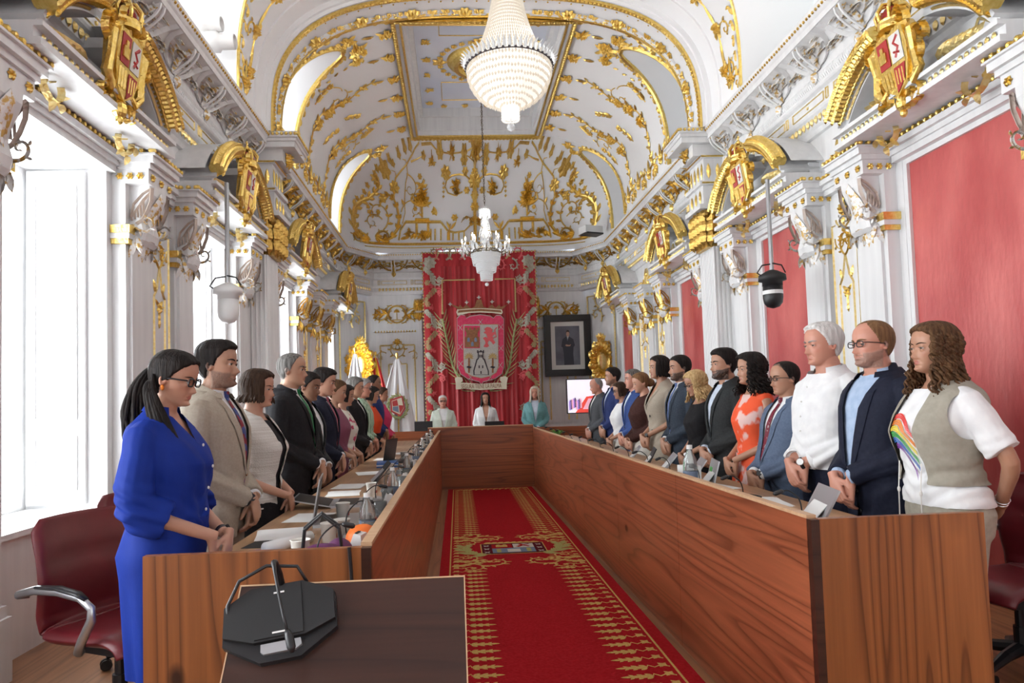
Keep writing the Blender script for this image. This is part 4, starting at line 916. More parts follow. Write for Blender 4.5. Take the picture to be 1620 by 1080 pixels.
# gilt mirror cartouches on the splayed corners
def cartouche(p, rz, label):
    r = empty('gilt_cartouche', p, rz, label=label, cat='wall ornament'); b = MB().mat('gold'); m = lambda u, v, h: (u, -h, v)
    stem(b, m, arc((0,0), .17, 0, 2*pi, 20, 0, 1.35), .05, .09, False)
    for k in range(22):
        a = 2*pi*k/22; mm = lambda u, v, h: m(u, v, h+.02); scroll(b, mm, .21*cos(a), .28*sin(a), a+.8, .20, 1 if k % 2 else -1, .028, .05, 5)
        leaf(b, mm, .20*cos(a), .27*sin(a), a, .19, .10, .06)
    for k in range(5): leaf(b, m, 0, .40, pi/2+(k-2)*.35, .24, .09, .05)
    flower(b, m, 0, .50, .09, .07, 7); flower(b, m, 0, -.42, .1, .06, 7); b.build('gilt_surround', parent=r)
    c = MB(); c.ball((0,-.03,0), (.13,.05,.18), 16, 10); c.build('oval_boss', 'gold_pale', r, smooth=True)
q = at(952,572,Y=15.1); cartouche((q.x-.04,14.95,q.z), R_(35), 'gilt oval cartouche with leafy surround beside the black framed portrait')
q = at(565,578,Y=15.0); cartouche((q.x+.10,14.85,q.z), R_(-35), 'gilt oval cartouche with leafy surround behind the white flag in the left corner')
# television on a stand
tv = empty('television', (0,0,0), label='flat television on a black stand showing the council chamber, beneath the portrait', cat='television'); YV = 14.2
a = at(897,601,Y=YV); c = at(950,649,Y=YV); x0_, x1_, z1_, z0_ = a.x, a.x+1.02, a.z, c.z-.03
b = MB().mat('black'); b.box((x0_-.02,YV,z0_-.02),(x1_+.02,YV+.05,z1_+.02)); b.build('housing', parent=tv)
for nm, cc in (('scr_white',(.85,.82,.9)),('scr_violet',(.35,.25,.6)),('scr_red',(.75,.07,.05)),('scr_pink',(.8,.4,.5)),('scr_dark',(.12,.08,.16))): mat(nm, cc, .4, emis=cc, estr=.75)
b = MB().mat('scr_white'); w_, h_ = x1_-x0_, z1_-z0_; sm = lambda u, v, h: (x0_+w_*u, YV-.004-h, z0_+h_*v)
b.prism([(0,0),(1,0),(1,1),(0,1)], -.002, 0, sm); b.mat('scr_red'); b.prism([(.15,0),(.38,.48),(.60,.52),(.95,.30),(.95,0)], 0, .001, sm)
b.mat('scr_pink'); b.prism([(.3,.1),(.42,.42),(.5,.42),(.46,.1)], .001, .002, sm)
for k in range(16):
    b.mat(('scr_violet','scr_dark','scr_pink')[k%3]); u = .04+.028*k+(.35 if k > 8 else 0); vv = .28+.02*(k%5); b.prism([(u-.02,vv-.2),(u+.02,vv-.2),(u+.022,vv+.05),(u,vv+.12),(u-.022,vv+.05)], .002, .003, sm)
b.build('screen', parent=tv)
b = MB(); b.box(((x0_+x1_)/2-.04,YV+.02,.05),((x0_+x1_)/2+.04,YV+.07,z0_)); b.box(((x0_+x1_)/2-.35,YV-.2,0),((x0_+x1_)/2+.35,YV+.3,.05)); b.build('stand', 'black', tv)
# ---- flags
def flag(px, ytop, ybot, Y, mats_, label, crest=None, wpx=60, lean=0):
    t = at(px, ytop, Y=Y); bo = at(px, ybot, Y=Y); w = wpx/1100*Y
    r = empty('flag', (t.x,Y,0), label=label, cat='flag'); H = t.z
    p = MB(); p.tube([(0,0,.02),(0,0,H+.05)], .014, 8); p.lathe([(.16,0),(.16,.03),(.03,.05)], 20, (0,0,0)); p.ball((0,0,H+.09), (.03,.03,.05), 10, 8); p.build('pole', 'gold', r)
    rows = []; zb = .55
    b = MB()
    for mi, (mt, f0, f1) in enumerate(mats_):
        b.mat(mt); rows = []
        for i in range(25):
            a = f0+(f1-f0)*i/24
            row = []
            for j in range(20):
                k = j/19; z = H-(H-zb)*k; ww = w*(.10+.95*k**.9)
                x = (a-.5)*ww+lean*k; y = -.03-.05*k*sin(a*17+1)-.03*k*sin(a*31)
                row.append((x,y,z))
            rows.append(row)
        b.grid(rows)
    b.build('cloth', parent=r, smooth=True)
    if crest:
        c = MB(); q = at(*crest, Y=Y); cx, cz = q.x-t.x, q.z; m = lambda u, v, h: (cx+u, -.10-h, cz+v)
        c.mat('tap_green')
        for k in range(16):
            a = 2*pi*k/16; leaf(c, m, .17*cos(a), .21*sin(a), a+1.5, .13, .05, .01)
            leaf(c, m, .16*cos(a), .2*sin(a), a+.6, .09, .04, .01)
        c.mat('crest_red'); c.prism([(-.15,.15),(.10,.22),(.15,-.05),(.05,-.2),(-.14,-.10)], .004, .012, m); c.mat('tap_cream'); c.prism([(-.12,.12),(.08,.18),(.12,-.04),(.04,-.16),(-.11,-.08)], .012, .014, m)
        c.mat('crest_red'); c.prism([(-.11,.11),(-.01,.14),(.01,.02),(-.10,.01)], .014, .016, m); c.prism([(.02,.03),(.11,.02),(.11,-.04),(.04,-.14)], .014, .016, m); c.mat('carpet_blue'); c.prism([(-.10,0),(.01,.01),(.02,-.12),(-.10,-.07)], .014, .016, m); c.build('embroidered_crest', parent=r)
mat('flag_white', (.80,.80,.82), .6); mat('flag_red', (.62,.02,.02), .55); mat('flag_yellow', (.80,.50,.02), .55)
flag(628,568,760,14.25, [('flag_white',0,1)], 'white flag with a red and green embroidered crest on a pole beside the tapestry', (630,643), 74, -.05)
flag(594,566,760,14.72, [('flag_red',0,.42),('flag_yellow',.42,.75),('flag_red',.75,1)], 'red and yellow flag drooping on a pole between the two white flags', None, 52, .12)
flag(562,560,760,14.05, [('flag_white',0,1)], 'plain white flag on a pole in the left corner', None, 56, -.02)
# spotlights and projectors up on the cornice
for k, (x, y, Y, sd) in enumerate(((350,38,7.0,-1),(371,66,7.05,-1),(456,196,9.35,-1))):
    q = at(x, y, Y=Y); r = empty('ceiling_spotlight', (q.x-.16,Y,0), label=('upper grey cylindrical spotlight in the nearest left vault window','lower grey cylindrical spotlight in the nearest left vault window','small grey spotlight standing on the cornice beside the arch')[k], cat='spotlight', group=None)
    s_ = 1 if k < 2 else .45; b = MB(); mx = Matrix.Rotation(R_(90),4,'Y') @ Matrix.Scale(s_,4); mt_ = Matrix.Translation((0,0,q.z)) @ mx
    b.lathe([(.09,-.30),(.105,-.28),(.105,0),(.08,.02),(.075,.16),(.07,.17),(.062,.165),(.062,.05)], 24, mtx=mt_); b.build('housing', 'plastic_white', r, smooth=True)
    c = MB(); c.lathe([(.060,.06),(.060,.075)], 20, mtx=mt_); c.build('lens', 'plastic_grey', r); c = MB(); c.tube([(-.1*s_,0,q.z),(-.1*s_,0,4.72)], .012, 6); c.tube([(-.1*s_,-.04,4.75),(-.1*s_,.04,4.75)], .03, 6); c.build('bracket', 'plastic_grey', r)
q = at(935,384,Y=14.0); r = empty('projector', (q.x,14.0,4.745), R_(20), label='small white and black projector on the cornice in the far right corner', cat='projector'); b = MB(); b.box((-.2,-.15,.03),(.2,.15,.17)); b.build('housing', 'plastic_white', r); b = MB(); b.box((-.18,-.17,0),(.2,.12,.03)); b.build('base', 'black', r)
# hanging dome cameras
def dome(px, yt, yb, X, label, mt, mb):
    t = at(px, yt, X=X); r = empty('dome_camera', (X,t.y,0), label=label, cat='camera'); zt_ = 3.40; zb_ = at(px, yb, X=X).z
    p = MB(); p.tube([(0,0,zb_+.33),(0,0,zt_)], .020, 10); p.build('pole', 'steel', r)
    b = MB(); b.lathe([(.02,.36),(.05,.35),(.12,.31),(.125,.26),(.09,.25),(.09,.21)], 24, (0,0,zb_)); b.build('mount', mt, r, smooth=True)
    c = MB(); c.lathe([(.088,.22),(.09,.10),(.082,.05),(.055,.015),(.01,0)], 24, (0,0,zb_)); c.build('dome', mb, r, smooth=True)
    w = MB(); w.tube([(0.02,0,zb_+.42),(-.10,-.02,zb_+.40),(-.15,-.02,zb_+.33),(-.09,-.02,zb_+.29)], .007, 6); w.tube([(0,-.02,zb_+.42),(.08,-.03,zb_+.40),(.12,-.02,zb_+.33)], .007, 6); w.build('cable', 'black', r)
    if mt == 'black_soft': l = MB(); l.lathe([(.0905,.13),(.0905,.165)], 24, (0,0,zb_)); l.build('white_label_band', 'plastic_white', r)
dome(1216,330,490,2.96, 'black dome camera hanging on a steel pole in front of the red wall', 'black_soft', 'black')
dome(359,330,511,-1.98, 'white dome camera hanging on a steel pole in front of the left windows', 'plastic_white', 'plastic_white')
# ================================================================== desks
ZT, ZW = .965, .815
mat('wood_edge', (.50,.30,.17), .45, col2=(.58,.38,.22), scale=(4,30,30))
def desk(name, label, xi, xo, y0, y1):
    """long bench: tall panel on the aisle side at xi, worktop reaching out to xo, end panel at y0"""
    s = 1 if xo > xi else -1; r = empty(name, (xi, y0, 0), label=label, cat='desk'); L = y1-y0; w = abs(xo-xi)
    b = MB().mat('wood_side'); n = 6 if s > 0 else 5
    for k in range(n):
        a, c = L*k/n, L*(k+1)/n; b.box((min(0,s*.035),a+.0015,0),(max(0,s*.035),c-.0015,ZT-.012))
    b.build('aisle_panel', parent=r)
    b = MB().mat('wood_edge'); b.box((min(0,s*.035),0,ZT-.012),(max(0,s*.035),L,ZT)); b.build('top_edge', parent=r)
    b = MB().mat('wood_end'); n = 4 if s > 0 else 3
    b.box((min(s*.03,s*w),-.03,0),(max(s*.03,s*w),.0,ZT-.01)); b.mat('wood_dark'); b.box((min(0,s*.03),-.032,0),(max(0,s*.03),-.0,ZT-.012)); b.build('end_panel', parent=r)
    b = MB().mat('wood_top'); b.box((min(s*.035,s*w),0,ZW-.03),(max(s*.035,s*w),L,ZW)); b.build('worktop', parent=r)
    for k in range(1, 6):
        b = MB().mat('wood_end'); b.box((min(s*.04,s*(w-.08)),L*k/5-.05,0),(max(s*.04,s*(w-.08)),L*k/5-.02,ZW-.03)); b.build('support', parent=r)
    return r
deskR = desk('council_desk', 'long varnished wooden desk along the right side of the red carpet', 1.22, 1.85, 2.42, 11.33)
deskL = desk('council_desk', 'long varnished wooden desk along the left side of the red carpet', -.285, -.985, 2.26, 11.33)
r = empty('presiding_desk', (0, 11.35, 0), label='wooden desk closing the far end of the red carpet, in front of three women', cat='desk')
b = MB().mat('wood_dais'); b.box((-.49,0,0),(1.225,.04,1.0)); b.build('front_panel', parent=r); b = MB().mat('wood_edge'); b.box((-.49,0,1.0),(1.225,.06,1.012)); b.build('top_edge', parent=r)
b = MB().mat('wood_dais'); b.box((-1.45,.25,0),(-.49,.29,.95)); b.build('side_panel', parent=r); b = MB().mat('wood_dais'); b.box((1.26,.25,0),(2.55,.29,.95)); b.build('side_panel', parent=r)
b = MB().mat('wood_top'); b.box((-1.45,.30,.80),(2.55,.75,.83)); b.box((-.49,.04,.80),(1.22,.30,.83)); b.build('worktop', parent=r)
for k in range(5):
    b = MB().mat('wood_dais'); b.box((-1.4+.97*k,.32,0),(-1.36+.97*k,.7,.80)); b.build('support', parent=r)
t = empty('cable_strap', (-.33,2.22,.86), label='black tape patch and cable on the near corner of the left desk', cat='tape')
b = MB().mat('black_soft'); b.box((-.055,0,-.055),(.03,.004,-.015)); b.build('tape_patch', parent=t)
b = MB().mat('black'); b.tube([(-.02,-.004,.10),(-.015,-.004,.02),(-.012,-.004,-.1),(-.014,-.004,-.5),(-.01,-.004,-.85)], .006, 6); b.build('cable', parent=t)
# ---- carpet
r = MB().mat('carpet_red'); x0, x1 = -.185, 1.16; Yc0, Yc1 = -1.2, 11.28
r.box((x0,Yc0,.0),(x1,Yc1,.012)); r.mat('carpet_gold'); cm = lambda u, v, h: (u, v, .0125+h*.25)
frame2(r, cm, x0+.085, Yc0+.1, x1-.085, Yc1-.085, .013, .006)
y = Yc0+.2; k = 0
crest_y = 6.62
while y < Yc1-.15:
    d = abs(y-crest_y)
    for s in (-1, 1):
        xe = x0+.105 if s < 0 else x1-.105; mm = lambda u, v, h, xe=xe, s=s, y=y: cm(xe-s*u, y+v, h)
        leaf(r, mm, .01, 0, .9, .07, .03, .01); leaf(r, mm, .01, .05, -.9, .07, .03, .01); bead(r, mm, .05, .02, .010, .006, 5); stem(r, mm, [(.0,.0),(.04,.03),(.08,.0),(.11,.03),(.12,0)], .005, .006, False)
        L = .15 if d > .75 else .0
        if L:
            u0 = .12
            for j, (uu, ll, ww) in enumerate(((0,.06,.034),(.045,.055,.030),(.09,.05,.022))):
                leaf(r, mm, u0+uu, 0, 0, ll+.025, ww*1.1, .01)
                for e in (-1,1): leaf(r, mm, u0+uu, 0, e*.75, ll*.85, ww*.8, .01)
    if Yc1-y < .28: pass
    y += .115; k += 1
for k in range(12):
    u = x0+.16+k*.094; leaf(r, cm, u, Yc1-.13, -pi/2, .10, .04, .01); flower(r, cm, u+.04, Yc1-.12, .035, .01, 5)
cx, cy = (x0+x1)/2, crest_y
for s in (-1,1):
    for e in (-1,1):
        mm = lambda u, v, h, s=s, e=e: cm(cx+s*u, cy+e*v, h)
        for q in range(3): scroll(r, mm, .56-.12*q, .45+.09*q, pi-.3, .24, (1,-1,1)[q], .012, .008, 6, flower_r=.03)
        acanthus(r, mm, [(.57-.05*i, .62-.018*i+.03*sin(i)) for i in range(8)], .07, .01); acanthus(r, mm, [(.55,.42),(.48,.47),(.40,.46),(.33,.43),(.26,.45)], .08, .01)
r.mat('carpet_green')
for s in (-1,1):
    sp = [(cx+s*.22, cy-.20),(cx+s*.33, cy-.22),(cx+s*.43, cy-.10),(cx+s*.47, cy+.05),(cx+s*.46, cy+.22)]
    full = [(a[0]+(c[0]-a[0])*t/4, a[1]+(c[1]-a[1])*t/4) for a, c in zip(sp, sp[1:]) for t in range(4)]
    stem(r, cm, full, .012, .01, False)
    for i in range(1, len(full)):
        p, q = full[i], full[i-1]; a = atan2(q[1]-p[1], q[0]-p[0])+pi
        for e in (-1,1): leaf(r, cm, p[0], p[1], a+e*.7, .13, .034, .012)
r.mat('carpet_dark'); r.prism([(cx-.30,cy-.22),(cx+.30,cy-.22),(cx+.30,cy+.24),(cx-.30,cy+.24)], .001, .006, cm)
r.mat('carpet_gold'); frame2(r, lambda u,v,h: cm(u,v,h+.006), cx-.30, cy-.22, cx+.30, cy+.24, .012, .004)
acanthus(r, cm, [(cx-.26+.065*i, cy+.28) for i in range(9)], .07, .012); stem(r, cm, [(cx-.27,cy+.265),(cx+.27,cy+.265)], .012, .012, False)
def cp(x0_, y0_, x1_, y1_, mt, h): r.mat(mt); r.prism([(cx+x0_,cy+y0_),(cx+x1_,cy+y0_),(cx+x1_,cy+y1_),(cx+x0_,cy+y1_)], h, h+.004, cm)
cp(-.20,.02,-.005,.19,'carpet_red',.01); cp(.005,.02,.20,.19,'carpet_white',.01); cp(-.20,-.18,.20,.01,'carpet_blue',.01)
cp(-.16,.06,-.05,.14,'carpet_gold',.02); cp(-.15,.14,-.12,.17,'carpet_gold',.02); cp(-.09,.14,-.06,.17,'carpet_gold',.02); r.mat('carpet_red'); stem(r, lambda u,v,h: cm(u,v,h+.02), [(cx+.04,cy+.05),(cx+.10,cy+.12),(cx+.07,cy+.17)], .02, .006, False); stem(r, lambda u,v,h: cm(u,v,h+.02), [(cx+.16,cy+.05),(cx+.10,cy+.12),(cx+.16,cy+.16)], .016, .006, False)
cp(-.06,-.17,.06,-.05,'carpet_white',.02); cp(-.16,-.17,-.12,-.02,'carpet_green',.02); cp(.12,-.17,.16,-.02,'carpet_green',.02)
r.mat('carpet_white')
for s in (-1,1):
    for k in range(3):
        for e in (.7,-.7): stem(r, lambda u,v,h: cm(u,v,h+.01), [(cx+s*.25-.03*cos(e), cy-.14+.14*k-.04*sin(e)),(cx+s*.25+.03*cos(e), cy-.14+.14*k+.04*sin(e))], .005, .006, False)
tag(r.build('carpet'), 'red carpet runner with gold leaf border and a coat of arms down the aisle', 'carpet')
# ---- lectern in front and the microphone unit on it
Pa = at(382,928,Y=1.72); Pb = at(734,925,Y=1.72); Pn = at(350,1080,X=Pa.x); 
U = Vector((Pb.x-Pa.x,0,0)); Vd = (Pn-Pa); Vd.x = 0; Vn = Vd.normalized(); Wd = U.length; Nn = Vector((0,-Vn.z,Vn.y)); Nn = Nn if Nn.z > 0 else -Nn
r = empty('lectern', (Pa.x,Pa.y,0), label='dark brown lectern with a sloping top in the foreground', cat='lectern')
lm = lambda u, v, h: (u, Vn.y*v+Nn.y*h, Pa.z+Vn.z*v+Nn.z*h)
b = MB(); b.prism([(0,0),(Wd,0),(Wd,.42),(0,.42)], -.022, 0, lm); b.build('sloping_top', 'wood_dark', r)
b = MB().mat('wood_edge'); b.prism([(0,-.004),(Wd,-.004),(Wd,0),(0,0)], -.022, .001, lm); b.prism([(Wd,-.004),(Wd+.003,-.004),(Wd+.003,.42),(Wd,.42)], -.022, .001, lm); b.prism([(-.003,-.004),(0,-.004),(0,.42),(-.003,.42)], -.022, .001, lm); b.build('edge_strip', parent=r)
b = MB(); b.box((.06,-.26,.0),(Wd-.06,-.06,.60)); b.box((0,-.32,0),(Wd,.0,.04)); b.build('pedestal', 'wood_dark', r)
mc = empty('conference_microphone', (0,0,0), label='black conference microphone unit lying on the foreground lectern', cat='microphone')
cxm, cvm = .085, .10
def lsp(x, y):                          # spot of the lectern's top
    d = Rr*((x-782)/F)-Uu*((y-582)/F)+fw; o = Vector((0,0,1.4)); n = Nn; p0 = Vector((Pa.x, Pa.y, Pa.z)); t = (p0-o).dot(n)/d.dot(n); q = o+d*t; return q.x-Pa.x, (q-p0).dot(Vn)
wm = lambda u, v, h: (Pa.x+u, Pa.y+Vn.y*v+Nn.y*h, Pa.z+Vn.z*v+Nn.z*h)
c0 = lsp(446,985); ra = R_(-9)
um = lambda u, v, h: wm(c0[0]+u*cos(ra)-v*sin(ra)*-1*-1, c0[1]+u*sin(ra)+v*cos(ra), h)
hw = .5*(lsp(534,965)[0]-lsp(358,985)[0])
base = [(-hw,-.045),(-hw*.55,-.085),(hw*.42,-.085),(hw,-.045),(hw,.035),(hw*.35,.085),(-hw*.35,.085),(-hw,.035)]
b = MB(); b.prism([(u*1.0,v*1.05+.004) for u,v in base], .0, .018, um); b.build('base', 'black', mc)
top = [(-hw*.98,-.046),(-hw*.52,-.082),(hw*.42,-.082),(hw*.98,-.046),(hw*.98,.025),(hw*.45,.050),(-hw*.45,.050),(-hw*.98,.025)]
b = MB(); b.prism(top, .018, .030, um); b.prism([(-hw*.50,-.075),(hw*.40,-.075),(hw*.42,.045),(-hw*.43,.045)], .030, .033, um); b.build('housing', 'black_soft', mc)
b = MB(); b.prism([(-hw*.33,.055),(hw*.36,.055),(hw*.38,.070),(hw*.28,.078),(-hw*.28,.078),(-hw*.33,.072)], .018, .026, um); b.build('push_button', 'silver_case', mc)
b = MB(); b.prism([(-.012,-.062),(.012,-.062),(.012,-.058),(-.012,-.058)], .033, .034, um); b.prism([(-.015,.034),(.013,.034),(.013,.038),(-.015,.038)], .033, .034, um); b.build('label_mark', 'plastic_white', mc)
b = MB(); b.tube([um(.004,-.082,.02),um(.002,-.100,.05),um(.0,-.108,.085),um(.002,-.098,.105),um(.006,-.07,.11),um(.012,-.02,.095),um(.02,.03,.085),um(.026,.062,.08)], [.009,.010,.009,.006,.004,.0035,.0035,.0035], 8); b.build('gooseneck', 'black', mc, smooth=True)
b = MB(); b.tube([um(.026,.060,.08),um(.03,.072,.079),um(.034,.098,.076),um(.035,.108,.075)], [.006,.0095,.0095,.005], 10); b.build('capsule', 'black', mc, smooth=True)
b = MB(); b.tube([um(-hw*.9,.0,.02),um(-hw*.92,-.05,.03),um(-hw*.7,-.10,.045),um(-hw*.2,-.125,.05),um(hw*.35,-.115,.04),um(hw*.5,-.08,.02)], .0045, 6); b.build('cable', 'black', mc, smooth=True)
# ---- office chairs
mat('leather_red', (.12,.008,.012), .42, col2=(.16,.012,.018), scale=(6,6,6), bump=.12, bscale=(220,220,220), bdist=.002)
def make_chair():
    r = empty('office_chair', label='x', cat='chair')
    prof = [(-.30,1.00),(-.285,.93),(-.245,.83),(-.225,.72),(-.235,.62),(-.25,.55),(-.235,.49),(-.17,.455),(-.05,.455),(.10,.465),(.20,.47),(.26,.445),(.275,.41)]
    fine = []
    for a, c in zip(prof, prof[1:]): fine += [(a[0]+(c[0]-a[0])*t/4, a[1]+(c[1]-a[1])*t/4) for t in range(4)]
    fine.append(prof[-1])
    for _ in range(2): fine = [fine[0]]+[((fine[i-1][0]+2*fine[i][0]+fine[i+1][0])/4, (fine[i-1][1]+2*fine[i][1]+fine[i+1][1])/4) for i in range(1,len(fine)-1)]+[fine[-1]]
    def shell(lo, hi, nm):
        P = fine[lo:hi]; n = len(P); T = []; Bm = []
        for i, (x, z) in enumerate(P):
            a = P[max(i-1,0)]; c = P[min(i+1,n-1)]; dx, dz = c[0]-a[0], c[1]-a[1]; l = sqrt(dx*dx+dz*dz); nx, nz = -dz/l, dx/l
            g = lo+i; w = .235+.02*sin(g*.12) if g < 28 else .245
            if g < 3: w = .20+.015*g
            e = .5*sin(pi*min(1,i/(n-1)))**.3
            row = []
            for j in range(21):
                y = -1+2*j/20; th = .035*(1-abs(y)**6)**.5+.004; bow = (.05*y*y if g < 26 else .012*y*y); cre = -.014*math.exp(-((g-9)/1.6)**2)*(1-y**8)
                row.append((x-nx*-1*(th+cre)*1+abs(nx)*bow, y*w, z+nz*(th+cre)+ (bow if g >= 26 else 0)))
            for j in range(20,-1,-1):
                y = -1+2*j/20; th = .030*(1-abs(y)**6)**.5+.004; bow = (.05*y*y if g < 26 else .012*y*y)
                row.append((x-nx*th+abs(nx)*bow, y*w, z-nz*th+(bow if g >= 26 else 0)))
            T.append(row)
        b = MB(); b.grid(T, cv=True, capu=True); b.build(nm, 'leather_red', r, smooth=True)
    shell(0, 29, 'backrest'); shell(27, len(fine), 'seat')
    for s in (-1,1):
        b = MB(); y = s*.29
        b.tube([(-.24,y*.86,.665),(-.26,y,.67),(-.15,y,.70),(.0,y,.705),(.13,y,.69),(.20,y,.65),(.20,y,.60),(.14,y,.50),(.10,y*.95,.44),(.02,y*.7,.42)], .012, 8, flat=1.6); a = b.build('armrest', 'steel', r, smooth=True)
        b = MB(); b.tube([(-.13,y,.716),(.0,y,.722),(.12,y,.706),(.17,y,.685)], [.018,.022,.022,.014], 8, flat=.5); b.build('arm_pad', 'black', a, smooth=True)
    b = MB(); b.box((-.12,-.10,.36),(.14,.10,.43)); b.tube([(.0,.08,.40),(.04,.28,.39)], .012, 6); b.build('tilt_mechanism', 'black', r)
    b = MB(); b.tube([(0,0,.10),(0,0,.24)], .032, 12); b.tube([(0,0,.24),(0,0,.40)], .022, 12); b.build('gas_column', 'black', r)
    b = MB()
    for k in range(5):
        a = 2*pi*k/5+.3; b.tube([(0,0,.13),(.15*cos(a),.15*sin(a),.115),(.30*cos(a),.30*sin(a),.075)], [.035,.028,.018], 8)
    st = b.build('star_base', 'black', r)
    for k in range(5):
        a = 2*pi*k/5+.3; b = MB(); c = Vector((.30*cos(a),.30*sin(a),.03))
        for e in (-.018,.018): b.lathe([(.03,-.008),(.03,.008)], 16, mtx=Matrix.Translation(c+Vector((-sin(a)*e,cos(a)*e,0))) @ Matrix.Rotation(a,4,'Z') @ Matrix.Rotation(R_(90),4,'X'))
        b.build('caster', 'black', r)
    return r
ch = make_chair(); lst = [((-1.56,3.30),-26,'nearest red office chair with chrome armrests, by the lower left window'),((-1.70,4.14),-24,'red office chair half hidden behind the nearest red chair'),((2.72,3.32),188,'red office chair behind the woman in the rainbow shirt'),((2.98,2.62),172,'red office chair cut by the right edge of the picture')]
for i, ((x,y),a,l) in enumerate(lst):
    c = ch if i == 0 else clone(ch); c.location = (x,y,0); c.rotation_euler = (0,0,R_(a)); c.scale = (1.0,1.0,.94); tag(c, l, 'chair', 'red office chairs')
# ================================================================== chandeliers
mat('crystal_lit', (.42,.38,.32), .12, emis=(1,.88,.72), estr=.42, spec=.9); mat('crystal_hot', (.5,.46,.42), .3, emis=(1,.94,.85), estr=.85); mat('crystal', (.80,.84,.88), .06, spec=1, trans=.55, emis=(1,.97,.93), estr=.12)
mat('bead_dark', (.06,.05,.06), .2, .4); mat('flame_bulb', (1,1,1), .3, emis=(1,.93,.8), estr=9); mat('bronze', (.16,.13,.09), .35, .8)
def octa(b, c, r, h):
    x, y, z = c; b.add([(x+r,y,z),(x,y+r,z),(x-r,y,z),(x,y-r,z),(x,y,z+h),(x,y,z-h)], [(0,1,4),(1,2,4),(2,3,4),(3,0,4),(1,0,5),(2,1,5),(3,2,5),(0,3,5)])
r = empty('crystal_chandelier', (.545,6.05,0), label='large lit basket chandelier of crystal strings hanging nearest the camera', cat='chandelier')
zr = 4.36
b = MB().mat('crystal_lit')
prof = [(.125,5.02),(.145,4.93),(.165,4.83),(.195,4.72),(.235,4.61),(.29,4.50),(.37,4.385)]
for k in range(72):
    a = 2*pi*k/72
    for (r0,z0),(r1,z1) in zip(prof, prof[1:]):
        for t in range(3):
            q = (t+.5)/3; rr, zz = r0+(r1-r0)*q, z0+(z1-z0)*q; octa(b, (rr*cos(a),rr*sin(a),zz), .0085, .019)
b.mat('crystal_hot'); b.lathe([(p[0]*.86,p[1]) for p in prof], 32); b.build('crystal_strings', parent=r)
b = MB().mat('crystal_lit'); bp = [(.375*cos(t), zr-.02-.33*sin(t)) for t in [pi/2*i/9*.96 for i in range(10)]]
for i, (rr, zz) in enumerate(bp):
    n = max(10, int(2*pi*rr/.028))
    for k in range(n):
        a = 2*pi*(k+.5*(i%2))/n; octa(b, (rr*cos(a),rr*sin(a),zz+rnd.uniform(-.006,.006)), .012, .022)
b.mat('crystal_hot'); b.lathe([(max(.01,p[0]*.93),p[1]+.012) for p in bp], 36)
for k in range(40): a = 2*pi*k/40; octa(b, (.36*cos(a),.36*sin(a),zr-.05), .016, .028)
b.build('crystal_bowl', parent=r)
b = MB().mat('bead_dark'); b.tube([(.385*cos(2*pi*k/48),.385*sin(2*pi*k/48),zr) for k in range(49)], .006, 5)
for k in range(46): a = 2*pi*k/46; b.ball((.388*cos(a),.388*sin(a),zr+.005), .013, 6, 4)
for k in range(18): a = 2*pi*k/18; b.ball((.135*cos(a),.135*sin(a),5.02), .012, 6, 4)
b.build('beaded_ring', parent=r)
b = MB().mat('crystal')
for k in range(54):
    a = 2*pi*k/54; b.tube([(.385*cos(a),.385*sin(a),zr+.01),(.40*cos(a),.40*sin(a),zr+.06),(.435*cos(a),.435*sin(a),zr+.085)], [.014,.012,.003], 4)
for k in range(24):
    a = 2*pi*k/24; b.tube([(.13*cos(a),.13*sin(a),5.03),(.14*cos(a),.14*sin(a),5.11),(.19*cos(a),.19*sin(a),5.15)], [.013,.011,.003], 4)
b.build('crystal_crown', parent=r)
b = MB().mat('crystal_hot')
for k in range(26):
    a = 2*pi*k/26
    for j in range(5): octa(b, (.075*cos(a),.075*sin(a),zr-.36-.025*j), .009, .016)
b.lathe([(.06,zr-.33),(.065,zr-.45)], 20); b.mat('crystal'); b.ball((0,0,zr-.53), .036, 12, 8); b.tube([(0,0,zr-.44),(0,0,zr-.5)], .005, 6); b.build('tail_pendant', parent=r)
b = MB().mat('bronze'); b.tube([(0,0,5.05),(0,0,6.5)], .010, 6)
for k in range(24): b.tube([(.018*cos(t*pi/4)*(1 if k%2 else .3),.018*cos(t*pi/4)*(.3 if k%2 else 1),5.2+.05*k+.03*sin(t*pi/4)) for t in range(9)], .004, 4)
b.build('chain', parent=r)
for dx, dy in ((0,0),): point('chandelier_bulbs', (.545,6.05,5.30), 55, (1,.92,.82), .08)
CY = 10.95; r = empty('candle_chandelier', (.52,CY,0), label='smaller lit crystal chandelier with candle arms hanging before the tapestry', cat='chandelier')
b = MB().mat('bronze'); n = 62
for k in range(n):
    z = 4.55+k*(6.80-4.55)/n
    b.tube([(.014*cos(t*pi/3)*(1 if k%2 else .25),.014*cos(t*pi/3)*(.25 if k%2 else 1),z+.022*sin(t*pi/3)+.018) for t in range(7)], .0042, 4)
b.tube([(.012*sin(t*2),.012*cos(t*2),4.5+t*.115) for t in range(21)], .004, 4); b.build('chain', parent=r)
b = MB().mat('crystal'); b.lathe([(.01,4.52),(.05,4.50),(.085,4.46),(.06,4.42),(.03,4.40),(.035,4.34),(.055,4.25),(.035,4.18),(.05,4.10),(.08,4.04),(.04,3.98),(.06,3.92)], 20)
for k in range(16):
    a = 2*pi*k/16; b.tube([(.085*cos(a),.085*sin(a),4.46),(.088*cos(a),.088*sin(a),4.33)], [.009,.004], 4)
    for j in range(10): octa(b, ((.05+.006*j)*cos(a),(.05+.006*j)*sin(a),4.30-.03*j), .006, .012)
b.build('glass_stem', parent=r)
